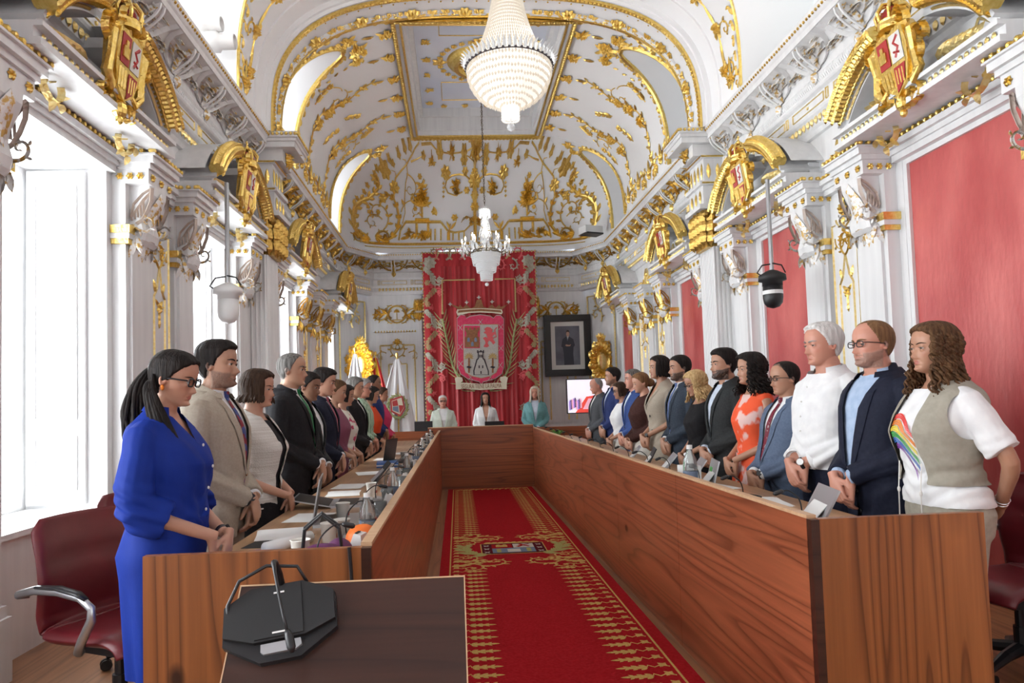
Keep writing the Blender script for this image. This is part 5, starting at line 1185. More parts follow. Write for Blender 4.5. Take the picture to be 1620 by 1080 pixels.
b = MB().mat('bronze'); b.tube([(.20*cos(2*pi*k/32),.20*sin(2*pi*k/32),3.80) for k in range(33)], .012, 6); b.tube([(.24*cos(2*pi*k/32),.24*sin(2*pi*k/32),3.76) for k in range(33)], .008, 6); b.build('ring', parent=r)
for ring, (nn, rr, zz) in enumerate(((12,.375,3.84),(6,.22,3.93))):
    for k in range(nn):
        a = 2*pi*(k+.3*ring)/nn; c, s = cos(a), sin(a)
        b = MB().mat('bronze' if ring == 0 else 'crystal'); b.tube([(.10*c,.10*s,3.86),(.18*c,.18*s,3.76),(.28*c*rr/.375,.28*s*rr/.375,3.74),(rr*.95*c,rr*.95*s,zz-.06),(rr*c,rr*s,zz)], .008, 6)
        ar = b.build('arm', parent=r)
        b = MB().mat('crystal'); b.lathe([(.01,zz-.005),(.042,zz+.008),(.045,zz+.014),(.012,zz+.012)], 12, (rr*c,rr*s,0))
        for j in range(6): t = 2*pi*j/6; b.tube([(rr*c+.042*cos(t),rr*s+.042*sin(t),zz+.005),(rr*c+.042*cos(t),rr*s+.042*sin(t),zz-.085)], [.008,.003], 4)
        b.build('drip_pan', parent=ar)
        b = MB().mat('plastic_white'); b.tube([(rr*c,rr*s,zz+.01),(rr*c,rr*s,zz+.09)], .011, 8); b.mat('flame_bulb'); b.tube([(rr*c,rr*s,zz+.09),(rr*c,rr*s,zz+.11),(rr*c,rr*s,zz+.15)], [.008,.014,.003], 8); b.build('candle_bulb', parent=ar)
b = MB().mat('crystal')
tiers = [(.235,3.74,3.58),(.17,3.60,3.46),(.105,3.47,3.33)]
for rr, za, zb_ in tiers:
    n = int(2*pi*rr/.020)
    for k in range(n):
        a = 2*pi*k/n
        for j in range(7): q = j/6; octa(b, (rr*(1-.12*q)*cos(a),rr*(1-.12*q)*sin(a),za+(zb_-za)*q), .0075, .013)
    b.lathe([(rr*.93,za),(rr*.80,zb_)], 28)
b.ball((0,0,3.26), .03, 12, 8); b.build('crystal_tiers', parent=r)
point('candle_chandelier_bulbs', (.52,CY,4.30), 60, (1,.92,.82), .15)
# ================================================================== people
def remesh(mb, vox, it=2, fac=.5):
    me = bpy.data.meshes.new('t'); me.from_pydata([tuple(p) for p in mb.v], [], mb.f); o = bpy.data.objects.new('t', me); S.collection.objects.link(o)
    m = o.modifiers.new('r', 'REMESH'); m.mode = 'VOXEL'; m.voxel_size = vox; m.adaptivity = 0
    if it: q = o.modifiers.new('s', 'SMOOTH'); q.factor = fac; q.iterations = it
    dg = bpy.context.evaluated_depsgraph_get(); e = bpy.data.meshes.new_from_object(o.evaluated_get(dg))
    V = np.empty(len(e.vertices)*3, 'f'); e.vertices.foreach_get('co', V); V = V.reshape(-1,3)
    Nn_ = np.empty(len(e.vertices)*3, 'f'); e.vertices.foreach_get('normal', Nn_); Nn_ = Nn_.reshape(-1,3)
    Q = np.empty(len(e.loops), 'i'); e.loops.foreach_get('vertex_index', Q); st = np.empty(len(e.polygons), 'i'); e.polygons.foreach_get('loop_total', st)
    if (st == 4).all(): Q = Q.reshape(-1,4)
    else:
        ls = np.cumsum(st)-st; Q = Q[np.concatenate([np.arange(a, a+4) for a in ls[st == 4]])].reshape(-1,4)
    bpy.data.objects.remove(o); bpy.data.meshes.remove(e); bpy.data.meshes.remove(me); return V, Q, Nn_
def smooth_edge(V, Q, it=8):
    E = np.concatenate([Q[:,[0,1]],Q[:,[1,2]],Q[:,[2,3]],Q[:,[3,0]]]); E.sort(1); u, c = np.unique(E, axis=0, return_counts=True); B = u[c == 1]; V = V.copy()
    if len(B) == 0: return V
    for _ in range(it):
        S_ = np.zeros_like(V); n = np.zeros(len(V)); np.add.at(S_, B[:,0], V[B[:,1]]); np.add.at(S_, B[:,1], V[B[:,0]]); np.add.at(n, B[:,0], 1); np.add.at(n, B[:,1], 1); k = n == 2
        V[k] = .5*V[k]+.5*S_[k]/n[k][:,None]
    return V
def mk(name, V, Q, mats, parent, col=None, mi=None, smooth=True, **k):
    used = np.unique(Q); mp = np.full(len(V), -1, 'i'); mp[used] = np.arange(len(used)); V = V[used]; Q = mp[Q]
    me = bpy.data.meshes.new(name); me.vertices.add(len(V)); me.vertices.foreach_set('co', V.astype('f').ravel()); me.loops.add(Q.size); me.loops.foreach_set('vertex_index', Q.astype('i').ravel())
    me.polygons.add(len(Q)); me.polygons.foreach_set('loop_start', np.arange(len(Q), dtype='i')*4); me.polygons.foreach_set('loop_total', np.full(len(Q), 4, 'i'))
    if smooth: me.polygons.foreach_set('use_smooth', np.ones(len(Q), bool))
    for m in mats: me.materials.append(M[m])
    if mi is not None: me.polygons.foreach_set('material_index', mi.astype('i'))
    if col is not None:
        a = me.color_attributes.new('col', 'FLOAT_COLOR', 'POINT'); c = np.ones((len(V),4), 'f'); c[:,:3] = col[used]; a.data.foreach_set('color', c.ravel())
    me.update(); me.validate(); o = bpy.data.objects.new(name, me); S.collection.objects.link(o); o.parent = parent; return tag(o, **k)
# ---- head
HZ = [-.04,0,.04,.10,.16,.22,.30,.40,.50,.60,.70,.80,.88,.94,.98,1.0]
HF = [.14,.33,.365,.36,.36,.362,.366,.372,.375,.392,.392,.365,.305,.22,.12,.0]
HB = [-.16,-.17,-.18,-.20,-.23,-.29,-.36,-.42,-.455,-.465,-.455,-.41,-.34,-.26,-.17,-.07]
HWm = [.12,.155,.195,.245,.275,.29,.302,.318,.332,.345,.342,.315,.265,.195,.115,.01]
HWf = [.11,.125,.165,.215,.25,.275,.298,.318,.330,.340,.336,.308,.26,.19,.11,.01]
def hpt(z, th, fem=False, off=0, feat=True):
    """point of the head, in head heights; th=0 is the face"""
    zi = min(max(z,-.04),1); f = np.interp(zi, HZ, HF)+off; bk = np.interp(zi, HZ, HB)-off; w = np.interp(zi, HZ, HWf if fem else HWm)+off
    c, s = cos(th), sin(th); e = .86; xm = -.03
    x = xm+((f-xm) if c > 0 else (xm-bk))*math.copysign(abs(c)**e, c); y = w*math.copysign(abs(s)**e, s)
    if feat and c > 0:
        g = lambda a, b: math.exp(-(a/b)**2)
        nw = np.interp(z, [.24,.30,.47], [.062,.055,.034]); nh = np.interp(z, [.235,.262,.295,.36,.42,.47,.50], [0,.060,.135,.090,.048,.015,0])*(.86 if fem else 1)
        x += nh*g(y, nw)+.030*g(z-.275,.025)*(g(y-.05,.025)+g(y+.05,.025))
        x += .036*g(z-.208,.014)*g(y,.080)+.042*g(z-.160,.018)*g(y,.068)-.026*g(z-.185,.009)*g(y,.10)
        x += -.016*g(abs(y)-(.068+.55*(.275-z)),.020)*g(z-.215,.055)+.010*g(abs(y)-.16,.05)*g(z-.27,.06)
        x += .044*g(z-.050,.036)*g(y,.09)-.026*g(z-.112,.022)*g(y,.10)+(0 if fem else .018)*g(z-.545,.03)*g(abs(y)-.12,.10)
        x += -.052*g(z-.475,.045)*g(abs(y)-.15,.075)-.020*g(z-.46,.05)*g(y,.06)+.020*g(z-.36,.06)*g(abs(y)-.20,.07)-.010*g(z-.405,.014)*g(abs(y)-.13,.07)+.010*g(z-.23,.04)*g(y,.05)
    return x, y, z
def head_grid(fem, off=0, feat=True, z0=-.04, nz=52, nt=76):
    zs = [z0+(1-z0)*(i/nz) for i in range(nz+1)]; zs[-1] = .999
    ts = [2*pi*(k/nt) for k in range(nt)]; ts = [t-.55*sin(t) if t <= pi else t-.55*sin(t) for t in ts]
    return zs, ts
class Person:
    pass
TM_ = [(.80,.0,.10,.12,.165),(.90,.0,.105,.130,.178),(1.0,0,.115,.105,.166),(1.08,.002,.115,.088,.155),(1.20,.004,.125,.098,.168),(1.31,.0,.122,.112,.183),(1.385,-.008,.100,.112,.190),(1.43,-.014,.078,.098,.168),(1.462,-.016,.062,.078,.115),(1.49,-.012,.054,.062,.070),(1.53,-.002,.052,.058,.060)]
TF_ = [(.80,.0,.105,.125,.175),(.90,.0,.110,.140,.186),(1.0,0,.105,.105,.160),(1.09,.004,.098,.078,.132),(1.18,.006,.122,.085,.145),(1.26,.006,.142,.095,.158),(1.33,.0,.118,.100,.166),(1.385,-.008,.088,.100,.168),(1.43,-.014,.068,.088,.142),(1.462,-.014,.054,.070,.090),(1.49,-.010,.048,.055,.056),(1.53,-.002,.046,.050,.050)]
def torso_at(P, z, inf=0):
    T = P.T; zs = [t[0] for t in T]; v = [float(np.interp(z, zs, [t[k] for t in T])) for k in (1,2,3,4)]
    g = P.g if z < 1.40 else 1+(P.g-1)*max(0,(1.50-z)/.10); bel = P.belly*math.exp(-((z-1.04)/.13)**2)
    return v[0], v[1]*g+bel+inf, v[2]*g+inf, v[3]*(1+(g-1)*.7)+inf+bel*.25
def tfront(P, y, z, inf=0):
    xc, f, b, w = torso_at(P, z, inf); r = min(.999, abs(y)/w); return xc+f*(1-r**2.3)**(1/2.3)
def torso(mb, P, z0, z1, inf=0, n=26, flare=0):
    rows = []
    for i in range(n+1):
        z = z0+(z1-z0)*i/n; xc, f, b, w = torso_at(P, z, inf); fl = flare*max(0,(1.0-z)); f += fl; b += fl; w += fl
        row = []
        for k in range(32):
            t = 2*pi*k/32; c, s = cos(t), sin(t); e = 2/2.3
            row.append((xc+(f if c > 0 else b)*math.copysign(abs(c)**e, c), w*math.copysign(abs(s)**e, s), z))
        rows.append(row)
    mb.grid(rows, cv=True, capu=True)
def arms_of(P):
    sw = P.sw; out = {}
    for sd in (1,-1):
        sh = Vector((-.012, sd*(sw-.025), 1.385)); 
        if P.pose == 'back': el = Vector((-.12, sd*(sw+.085), 1.13)); wr = Vector((-.19, sd*.075, .93)); 
        else: el = Vector((-.020, sd*(sw+.034+(.012 if P.fem else 0)), 1.10)); wr = Vector((.176+P.belly*.9+(P.g-1)*.16+(.012 if P.fem else 0), sd*(.040), .970+P.hz)); 
        out[sd] = (sh, el, wr)
    return out
def arm_tube(mb, P, sd, r0, r1, r2, upto=1.0, start=0, inf=0, seg=14):
    sh, el, wr = P.arms[sd]; pts = []; rad = []
    n1 = 7; k_ = P.g**.6
    for i in range(n1+1): t = i/n1; pts.append(sh.lerp(el, t)); rad.append((r0+(r1-r0)*t**.8)*k_+inf)
    for i in range(1, 8): t = i/7; pts.append(el.lerp(wr, t)); rad.append((r1*(1.04 if i == 2 else 1)+(r2-r1)*t)*k_+inf)
    L = len(pts)-1; last = upto*L; out = []; ro = []
    for i in range(L+1):
        if i <= last: out.append(pts[i]); ro.append(rad[i])
    if upto < 1 and last-int(last) > .01:
        i = int(last); t = last-i; out.append(pts[i].lerp(pts[i+1], t)); ro.append(rad[i]+(rad[i+1]-rad[i])*t)
    # soften the elbow
    for _ in range(2):
        for i in range(1, len(out)-1): out[i] = (out[i-1]+out[i]*2+out[i+1])/4
    out.insert(0, sh+Vector((.0,-sd*.045,.025))); ro.insert(0, ro[0]*.85)
    mb.tube(out, ro, seg); return out, ro
def hand(mb, wr, d, n, w, sc=1.0, curl=1.0):
    d = d.normalized(); n = (n-d*n.dot(d)).normalized(); w = (w-d*w.dot(d)-n*w.dot(n)).normalized()
    rows = []
    for t, hw, th in ((-.03,.026,.021),(0,.027,.019),(.03,.036,.017),(.06,.041,.016),(.085,.040,.014),(.097,.034,.010)):
        c = wr+d*t*sc+n*(.25*max(0,t-.05)*sc); row = []
        for k in range(16):
            a = 2*pi*k/16; row.append(tuple(c+w*(hw*sc*math.copysign(abs(cos(a))**.8, cos(a)))+n*(th*sc*sin(a))))
        rows.append(row)
    mb.grid(rows, cv=True, capu=True)
    for k, (o, L) in enumerate(((.030,.072),(.010,.080),(-.010,.074),(-.029,.058))):
        p = wr+d*.082*sc+w*o*sc+n*.004; a = .30*curl+.05*k; pts = [p-d*.015]; rad = [.0098*sc]
        pts.append(p); rad.append(.0095*sc); dirb = w*(o*1.2)
        for j, (fr, da) in enumerate(((.42,.0),(.32,.62*curl),(.26,.45*curl))):
            a += da; p = p+(d*cos(a)+n*sin(a)+dirb).normalized()*L*fr*sc; pts.append(p); rad.append((.0088,.0080,.0062)[j]*sc)
        mb.tube(pts, rad, 8)
    p = wr+d*.018*sc+w*.026*sc+n*.004; q = p+(w*.62+d*.62+n*.30).normalized()*.036*sc; r = q+(w*.15+d*.85+n*.35).normalized()*.030*sc; s = r+(d*.85-w*.05+n*.45).normalized()*.022*sc
    mb.tube([p-w*.012,p,q,r,s], [.014*sc,.0145*sc,.0115*sc,.0098*sc,.0065*sc], 8)
def skin_mat():
    m = mat('skin', (.5,.3,.2), .46, vcol=True, bump=.10, bscale=(160,160,160), bdist=.001); m.node_tree.nodes['Principled BSDF'].inputs['Subsurface Weight'].default_value = .06
    m.node_tree.nodes['Principled BSDF'].inputs['Subsurface Radius'].default_value = (.02,.008,.004)
skin_mat()
mat('eye_white', (.42,.37,.35), .25); mat('iris', (.06,.035,.02), .15)
SK = dict(fair=(.53,.285,.195), rosy=(.54,.25,.175), tan=(.42,.215,.135), olive=(.47,.26,.17), dark=(.28,.145,.09))
def hairmat(name, c, c2, rough=.55):
    if name not in M:
        mat(name, c, rough, col2=c2, scale=(70,70,7), ns=1, bump=.7, bscale=(170,170,12), bdist=.005, spec=.12)
for nm, a, b_ in (('hair_black',(.010,.008,.008),(.022,.017,.015)),('hair_dkbrown',(.028,.015,.010),(.055,.030,.018)),('hair_brown',(.06,.030,.016),(.13,.068,.032)),('hair_grey',(.20,.19,.185),(.34,.33,.32)),('hair_white',(.52,.50,.48),(.70,.68,.66)),('hair_blonde',(.42,.26,.11),(.66,.47,.24)),('hair_ltbrown',(.13,.065,.032),(.24,.13,.06)),('hair_saltpepper',(.07,.065,.06),(.19,.18,.17)),('hair_ash',(.42,.34,.26),(.60,.52,.42))): hairmat(nm, a, b_)
HRX = [0,.5,.9,1.25,1.45,1.65,1.9,2.3,3.2]
HAIRLINES = dict(full=[.80,.80,.74,.60,.42,.40,.22,.14,.10], high=[.87,.88,.80,.62,.42,.42,.24,.15,.11], bald=[1.3,1.3,1.25,.95,.62,.52,.30,.20,.15], fem=[.82,.80,.72,.58,.42,.36,.18,.10,.06], recede=[.93,.97,.85,.64,.45,.42,.26,.16,.12], shaved=[1.3,1.3,1.3,1.3,1.3,1.3,1.3,1.3,1.3])
def hair_cap(P, line, t, top=1.0, noise=.008, seed=0, name='hair', mt=None, lowfade=.05, volume=None):
    zs = np.linspace(.02, .999, 70); nt_ = 96; rows = []; rr = random.Random(seed)
    ph = [rr.uniform(0,6.3) for _ in range(6)]
    Hl = HAIRLINES[line]
    for z in zs:
        row = []
        for k in range(nt_):
            th = 2*pi*k/nt_; a = min(th, 2*pi-th); hl = float(np.interp(a, HRX, Hl)); m_ = 1/(1+math.exp(-(z-hl)/.012))
            tt = t*(.35+.65*min(1,max(0,(z-hl)/lowfade)))*(1+(top-1)*max(0,(z-.7)/.3))
            if volume: tt += volume(z, th)
            tt += noise*(.7*sin(9*th+ph[0]+7*z)+.6*sin(23*th+ph[1]+5*z)+.5*sin(41*th+ph[2]-6*z)+.5*sin(5*th+11*z+ph[3]))*m_
            row.append(hpt(z, th, P.fem, tt*m_-.018*(1-m_), False))
            if m_ < .5:
                x, y, q = hpt(z, th, P.fem, -.03, False); row[-1] = (x, y, q)
        rows.append(row)
    V = [[tuple(P.HM @ Vector(p)) for p in r] for r in rows]
    # keep the crown rounded beyond z=1
    for i, z in enumerate(zs):
        if z > .70:
            for k in range(nt_):
                p = Vector(V[i][k]); c = P.HM @ Vector((-.06,0,.62)); d = p-c; V[i][k] = tuple(c+d*(1+t*top*.75*((z-.70)/.3)/max(.2,d.length/P.hh)))
    b = MB(); b.grid(V, cv=True, capu=True); return b.build(name, mt or P.hair, P.root, smooth=True)
def spl(pts, n=4):
    P_ = [pts[0]]+list(pts)+[pts[-1]]; out = []
    for i in range(1, len(P_)-2):
        a, b_, c, d = P_[i-1], P_[i], P_[i+1], P_[i+2]
        for j in range(n):
            t = j/n; out.append((b_*2+(c-a)*t+(a*2-b_*5+c*4-d)*t*t+(b_*3-a-c*3+d)*t**3)*.5)
    out.append(pts[-1]); return out
def clumps(P, n, L, seed, wave=.0, curl=0, spread=.10, r=.016, th0=1.15, front=False, zstart=.90, fall=(0,0), name='hair_locks', mt=None, part=None, taper=.35, out=.05):
    rr = random.Random(seed); b = MB()
    for k in range(n):
        th = th0+(2*pi-2*th0)*(k+rr.random())/n; lay = rr.random(); off = .03+.10*lay*spread*5*.5
        pts = []; z = zstart-.25*rr.random()
        a_ = min(th, 2*pi-th)
        for z_ in np.linspace(z, .30, 7):
            o_ = off*(.35+.65*(z-z_)/(z-.30+.01))+.01; pts.append(Vector(hpt(z_, th, P.fem, o_, False)))
        p = pts[-1]; Ln = L*(.80+.25*rr.random())/P.hh; ns = max(3, int(Ln/.11)); dy = Vector((cos(th)*.03, sin(th)*.05, 0))
        ph1, ph2 = rr.uniform(0,6.3), rr.uniform(0,6.3)
        q0 = p.copy()
        for i in range(1, ns+1):
            t = i/ns; s_ = Vector((fall[0]*t+dy.x*0, fall[1]*t, -Ln*t)); wv = wave*(min(1,t*2))
            pts.append(q0+s_+Vector((cos(th)*(out*t+wv*sin(ph1+t*Ln*7)), sin(th)*(out*t)+wv*cos(ph2+t*Ln*6), 0)))
        if curl:
            fine = []; 
            for i in range(len(pts)-1):
                for j in range(4): fine.append(pts[i].lerp(pts[i+1], j/4))
            om = rr.uniform(.55,1.15); cu = curl*rr.uniform(.5,1.15); pts = [p+Vector((cos(ph1+i*om)*cu*min(1,i/9), sin(ph1+i*om)*cu*min(1,i/9), 0)) for i, p in enumerate(fine)]
        m = len(pts); rad = [r/P.hh*(.55+.45*min(1,i/3))*(1-(1-taper)*(i/m)**3) for i in range(m)]; rad[-1] *= .35
        if curl: rad = [q*.75 for q in rad]
        b.tube([P.HM @ p for p in pts], [q*P.hh for q in rad], 6)
    return b.build(name, mt or P.hair, P.root, smooth=True)
def glasses(P, mt='black', w=.105, h=.085, thick=.0025, lens=True):
    b = MB(); zc = .475; Pt = lambda x, y, z: P.HM @ Vector((x, y, z)); xf = .405
    for s in (-1,1):
        pts = [Pt(xf-.045*abs(s*(.15+w*cos(a))*2)**2*1.0, s*.15+w*math.copysign(abs(cos(a))**.6,cos(a)), zc+h*math.copysign(abs(sin(a))**.6,sin(a))*.85) for a in [2*pi*k/20 for k in range(21)]]
        b.tube(pts, thick, 6)
        b.tube([Pt(xf-.03,s*(.15+w),zc+.03),Pt(xf-.08,s*.315,zc+.03),Pt(.12,s*.345,zc+.015),Pt(-.05,s*.352,zc-.01),Pt(-.12,s*.33,zc-.10)], thick*.9, 6)
    b.tube([Pt(xf,-.05,zc+.02),Pt(xf+.02,0,zc+.035),Pt(xf,.05,zc+.02)], thick, 6)
    return b.build('glasses', mt, P.root, smooth=True)
def make_person(sp, **K):
    P = Person(); P.__dict__.update(dict(fem=False, g=1.0, belly=0, hz=0, pose='front', yaw=0, pitch=0, hyaw=0, vox=.006, skin='olive', hair='hair_dkbrown', age=0, beard=None, brow=None, lips=None, lid=0, ear=True, stub=None, bare=False, bvol=.004))
    P.__dict__.update(K); k = P.H/1.75; P.T = TF_ if P.fem else TM_; P.sw = (.178 if P.fem else .205)*(1+(P.g-1)*.55)
    r = P.root = empty('person', (P.X, P.Y, 0), R_(P.rz+P.yaw), label=P.label, cat='person'); r.scale = (k,k,k)
    P.hh = .222 if P.fem else .228
    ctr = Vector((.012,0,1.528)); P.HM = Matrix.Translation(ctr+Vector((0,0,0))) @ Matrix.Rotation(R_(P.hyaw),4,'Z') @ Matrix.Rotation(R_(P.pitch),4,'Y') @ Matrix.Translation((.005,0,-.005)) @ Matrix.Scale(P.hh,4)
    P.arms = arms_of(P)
    # body
    b = MB(); torso(b, P, .82, 1.52, 0, 22)
    zs, ts = head_grid(P.fem)
    rows = [[tuple(P.HM @ Vector(hpt(z, t, P.fem))) for t in ts] for z in zs]; b.grid(rows, cv=True, capu=True)
    nr = .052 if P.fem else .061; nr *= P.g**.4
    b.tube([Vector((-.020,0,1.42)),Vector((-.016,0,1.48)),Vector((-.004,0,1.53)),P.HM @ Vector((-.06,0,.12)),P.HM @ Vector((-.07,0,.30))], [nr*1.25,nr*1.08,nr,nr,nr*.95], 20)
    for sd in (1,-1):      # ears
        e = [P.HM @ Vector((-.045+.045*cos(a)*(1 if sin(a) > -.3 else .7)-.01, sd*(.352+.022*cos(a+2.6)), .425+.085*sin(a))) for a in [2*pi*q/14 for q in range(15)]]
        b.tube(e, .0052, 6); b.tube([P.HM @ Vector((-.03,sd*.30,.42)),P.HM @ Vector((-.05,sd*.345,.43))], [.018,.014], 8, flat=.9); b.tube([P.HM @ Vector((-.03,sd*.338,.40)),P.HM @ Vector((-.045,sd*.345,.345))], [.007,.006], 6)
        # eyelids
        ec = Vector((.312,sd*.15,.475)); up_, lo_ = (.030-.014*P.lid, -.038+.006*P.lid); 
        b.ball(P.HM @ (ec+Vector((-.000,0,up_))), .0130, 14, 10); b.ball(P.HM @ (ec+Vector((-.002,0,lo_))), .0126, 14, 10)
    af = (.040,.033,.022) if P.fem else (.046,.039,.027)
    armend = {}
    for sd in (1,-1):
        arm_tube(b, P, sd, *af); sh, el, wr = P.arms[sd]; da = (wr-el).normalized()
        top = sd == P.top if hasattr(P, 'top') else sd == 1
        if P.pose == 'back': hand(b, wr, Vector((-.1,-sd*.8,-.55)), Vector((.6,0,-.2)), Vector((0,0,1)), .92 if P.fem else 1)
        elif P.pose == 'desk': hand(b, wr, Vector((.5,-sd*.5,-.5)), Vector((0,-sd*.5,-.8)), Vector((0,-sd,.4)), .9)
        elif top: hand(b, wr+Vector((.020,0,-.008)), Vector((.10,-sd*.42,-.82)), Vector((-.9,0,-.1)), Vector((.3,0,.8)), .92 if P.fem else 1.05, 1.15)
        else: hand(b, wr+Vector((-.016,0,-.026)), Vector((.06,-sd*.30,-.90)), Vector((-.9,0,.1)), Vector((.1,0,.9)), .92 if P.fem else 1.05, .9)
    if P.__dict__.get('bare'):
        for sd in (1,-1): b.tube([(0,sd*.09,.86),(0,sd*.085,.60),(-.01,sd*.08,.48),(-.015,sd*.08,.30),(-.02,sd*.08,.08),(-.02,sd*.08,.04)], [.088,.068,.052,.056,.036,.034], 14)
    V, Q, N3 = remesh(b, P.vox, 1 if P.vox < .0055 else 2, .5)
    sk = np.array(SK[P.skin]); col = np.tile(sk, (len(V),1)); 
    Hi = np.array(P.HM.inverted()); L = V@Hi[:3,:3].T+Hi[:3,3]; x, y, z = L[:,0], L[:,1], L[:,2]
    G = lambda a, c: np.exp(-(a/c)**2); inh = (z > -.05)&(z < 1.05)&(np.abs(y) < .5)
    def blend(w, c):
        w = np.clip(w, 0, 1)[:,None]; col[:] = col*(1-w)+np.array(c)*w
    fr = (x > .15)&inh
    blend(fr*.35*G(z-.34,.07)*G(np.abs(y)-.19,.08), (sk[0]*1.02, sk[1]*.72, sk[2]*.70)); blend(fr*.30*G(z-.28,.04)*G(y,.06), (sk[0], sk[1]*.7, sk[2]*.7)); blend(inh*(x < .1)*(np.abs(y) > .32)*.35, (sk[0], sk[1]*.68, sk[2]*.65))
    lp = P.lips or ((.42,.10,.09) if P.fem else (sk[0]*.80, sk[1]*.52, sk[2]*.52)); blend(fr*np.clip(1.4*(G(z-.206,.013)+G(z-.163,.015)),0,1)*(np.abs(y) < .085-.8*np.abs(z-.185))*(.8 if P.fem else .5), lp); blend(fr*G(z-.185,.006)*(np.abs(y) < .095)*.6, (.12,.03,.03))
    blend(fr*.30*G(z-.455,.03)*G(np.abs(y)-.14,.06), (sk[0]*.62, sk[1]*.52, sk[2]*.52))
    if P.beard:
        bc, amt = P.beard; rs = np.random.RandomState(3).uniform(.75,1.1,len(V))
        cz = .30-.10*np.clip((x-.15)/.2,0,1)*(np.abs(y) < .14)
        mk_ = inh*(z < .36)*(np.clip((cz+.06*np.clip((.2-x)/.2,0,1)-z)/.04,0,1))*np.clip((x+.06)/.05,0,1)
        mk_ *= 1-.9*G(z-.185,.022)*(np.abs(y) < .08); mk_ = np.maximum(mk_, fr*G(z-.235,.016)*(np.abs(y) < .13)); blend(mk_*amt*rs, bc)
        if amt > .5 and P.bvol: V = V+N3*(mk_*P.bvol*np.random.RandomState(5).uniform(.3,1,len(V)))[:,None]
    if P.stub: 
        a_ = np.abs(np.arctan2(y, x)); hl = np.interp(a_, HRX, HAIRLINES[P.stub[0]]); blend(inh*np.clip((z-hl)/.03,0,1)*P.stub[2], P.stub[1])
    body = mk('body', V, Q, ['skin'], r, col=col)
    for sd in (1,-1):      # eyes, brows
        ec = Vector((.312,sd*.15,.472)); rx = .0116/P.hh; b = MB(); prof = [(rx*sin(t), rx*cos(t)) for t in (0.01,.35,.78,.79,1.1,1.4,2.0,2.6,3.13)]
        mx = P.HM @ Matrix.Translation(ec+Vector((.004,0,0))) @ Matrix.Rotation(R_(8+P.lid*10),4,'Y') @ Matrix(((0,0,1,0),(0,1,0,0),(-1,0,0,0),(0,0,0,1)))
        b.mat('iris').lathe(prof[:4], 14, mtx=mx, cap=False); b.mat('eye_white').lathe(prof[3:], 14, mtx=mx, cap=False); b.build('eye', parent=r, smooth=True)
        b = MB(); pts = []
        for q in range(7):
            yy = .055+.20*q/6; zz = .548+.030*sin(pi*min(1,q/5)*.7)-.006*q/6; t_ = math.asin(min(.99,yy/.36)**(1/.86)); p = hpt(zz, t_, P.fem); pts.append(P.HM @ Vector((p[0]+.004, sd*p[1], zz)))
        th_ = .0022 if P.fem else .0034; b.tube(pts, [th_*.8,th_*1.2,th_*1.3,th_*1.2,th_,th_*.7,th_*.3], 6, flat=1.0)
        P.bm = P.brow or P.hair; b.build('eyebrow', P.bm, r, smooth=True)
        b = MB(); pts = [P.HM @ Vector((.318+.062*cos(a)*1.0, sd*.15+.075*sin(a), .481-.013*P.lid+.010*cos(a*1.2))) for a in [-.95+1.9*q/8 for q in range(9)]]; b.tube(pts, .0012, 5); b.build('eyelashes', 'black', r)
    return P
# ---- cloth
def cloth(name, **k):
    if name in M: return name
    k.setdefault('spec', .2); k.pop('sheen', None); mat(name, **k); return name
def fold(V, N, amp, seed, P):
    rs = np.random.RandomState(seed); p = rs.uniform(0,6.3,8); x, y, z = V[:,0], V[:,1], V[:,2]
    w = np.sin(34*z+11*np.sin(6*y+p[0])+9*x+p[1])*.6+np.sin(55*z-18*np.abs(y)+14*x+p[2])*.35+np.sin(20*y+12*x*np.sin(4*z)+p[3])*.5
    el = np.zeros(len(V))
    for sd in (1,-1):
        e = np.array(P.arms[sd][1]); el += np.exp(-((V-e)**2).sum(1)/.008)
    w2 = np.sin(130*(z+.5*x)+p[4])*el
    w3 = np.sin(90*(z-.35*np.abs(y)+.2*x)+2*np.sin(17*y+p[6]))*np.exp(-((z-1.02)/.10)**2)*.8
    return V+N*(1.45*amp*(w*(.5+.5*np.sin(7*z+3*y+p[5]))+1.3*w2+w3))[:,None]
def upper(P, name, mt, inf=.018, hem=.78, sleeve=1.0, neck=1.50, vox=None, vopen=None, amp=.0028, seed=1, sl=(.062,.054,.040), flare=0, bare=False, extra=None, mi=None, mats=None, pinch=True, **k):
    """a garment for the trunk and arms; vopen(y,z)-> True where the front is open"""
    b = MB(); torso(b, P, hem, neck+.02, inf, 26, flare)
    if sleeve > 0:
        for sd in (1,-1):
            s3 = [q*(.88 if P.fem else 1) for q in sl]; arm_tube(b, P, sd, s3[0], s3[1], s3[2], sleeve, inf=inf*.2)
    if extra: extra(b)
    V, Q, N = remesh(b, vox or P.vox*1.35, 4, .6); V = fold(V, N, amp, seed, P)
    c = V[Q].mean(1); x, y, z = c[:,0], c[:,1], c[:,2]; keep = ~((z > neck-.028*np.clip(x/.06,-1,1)-.0)&(np.hypot(x+.01,y) < .11)); keep &= ~((z < hem+.008)&(np.abs(y) < .30)&(np.hypot(x,y) < .26)&(z < hem+.006))
    if vopen: keep &= ~((x > 0)&vopen(y, z)&(x > -.01)&(np.abs(y) < .16))
    Q = Q[keep]; mi_ = None
    if mi: mi_ = mi(x[keep], y[keep], z[keep])
    return mk(name, smooth_edge(V, Q), Q, mats or [mt], P.root, mi=mi_, **k)
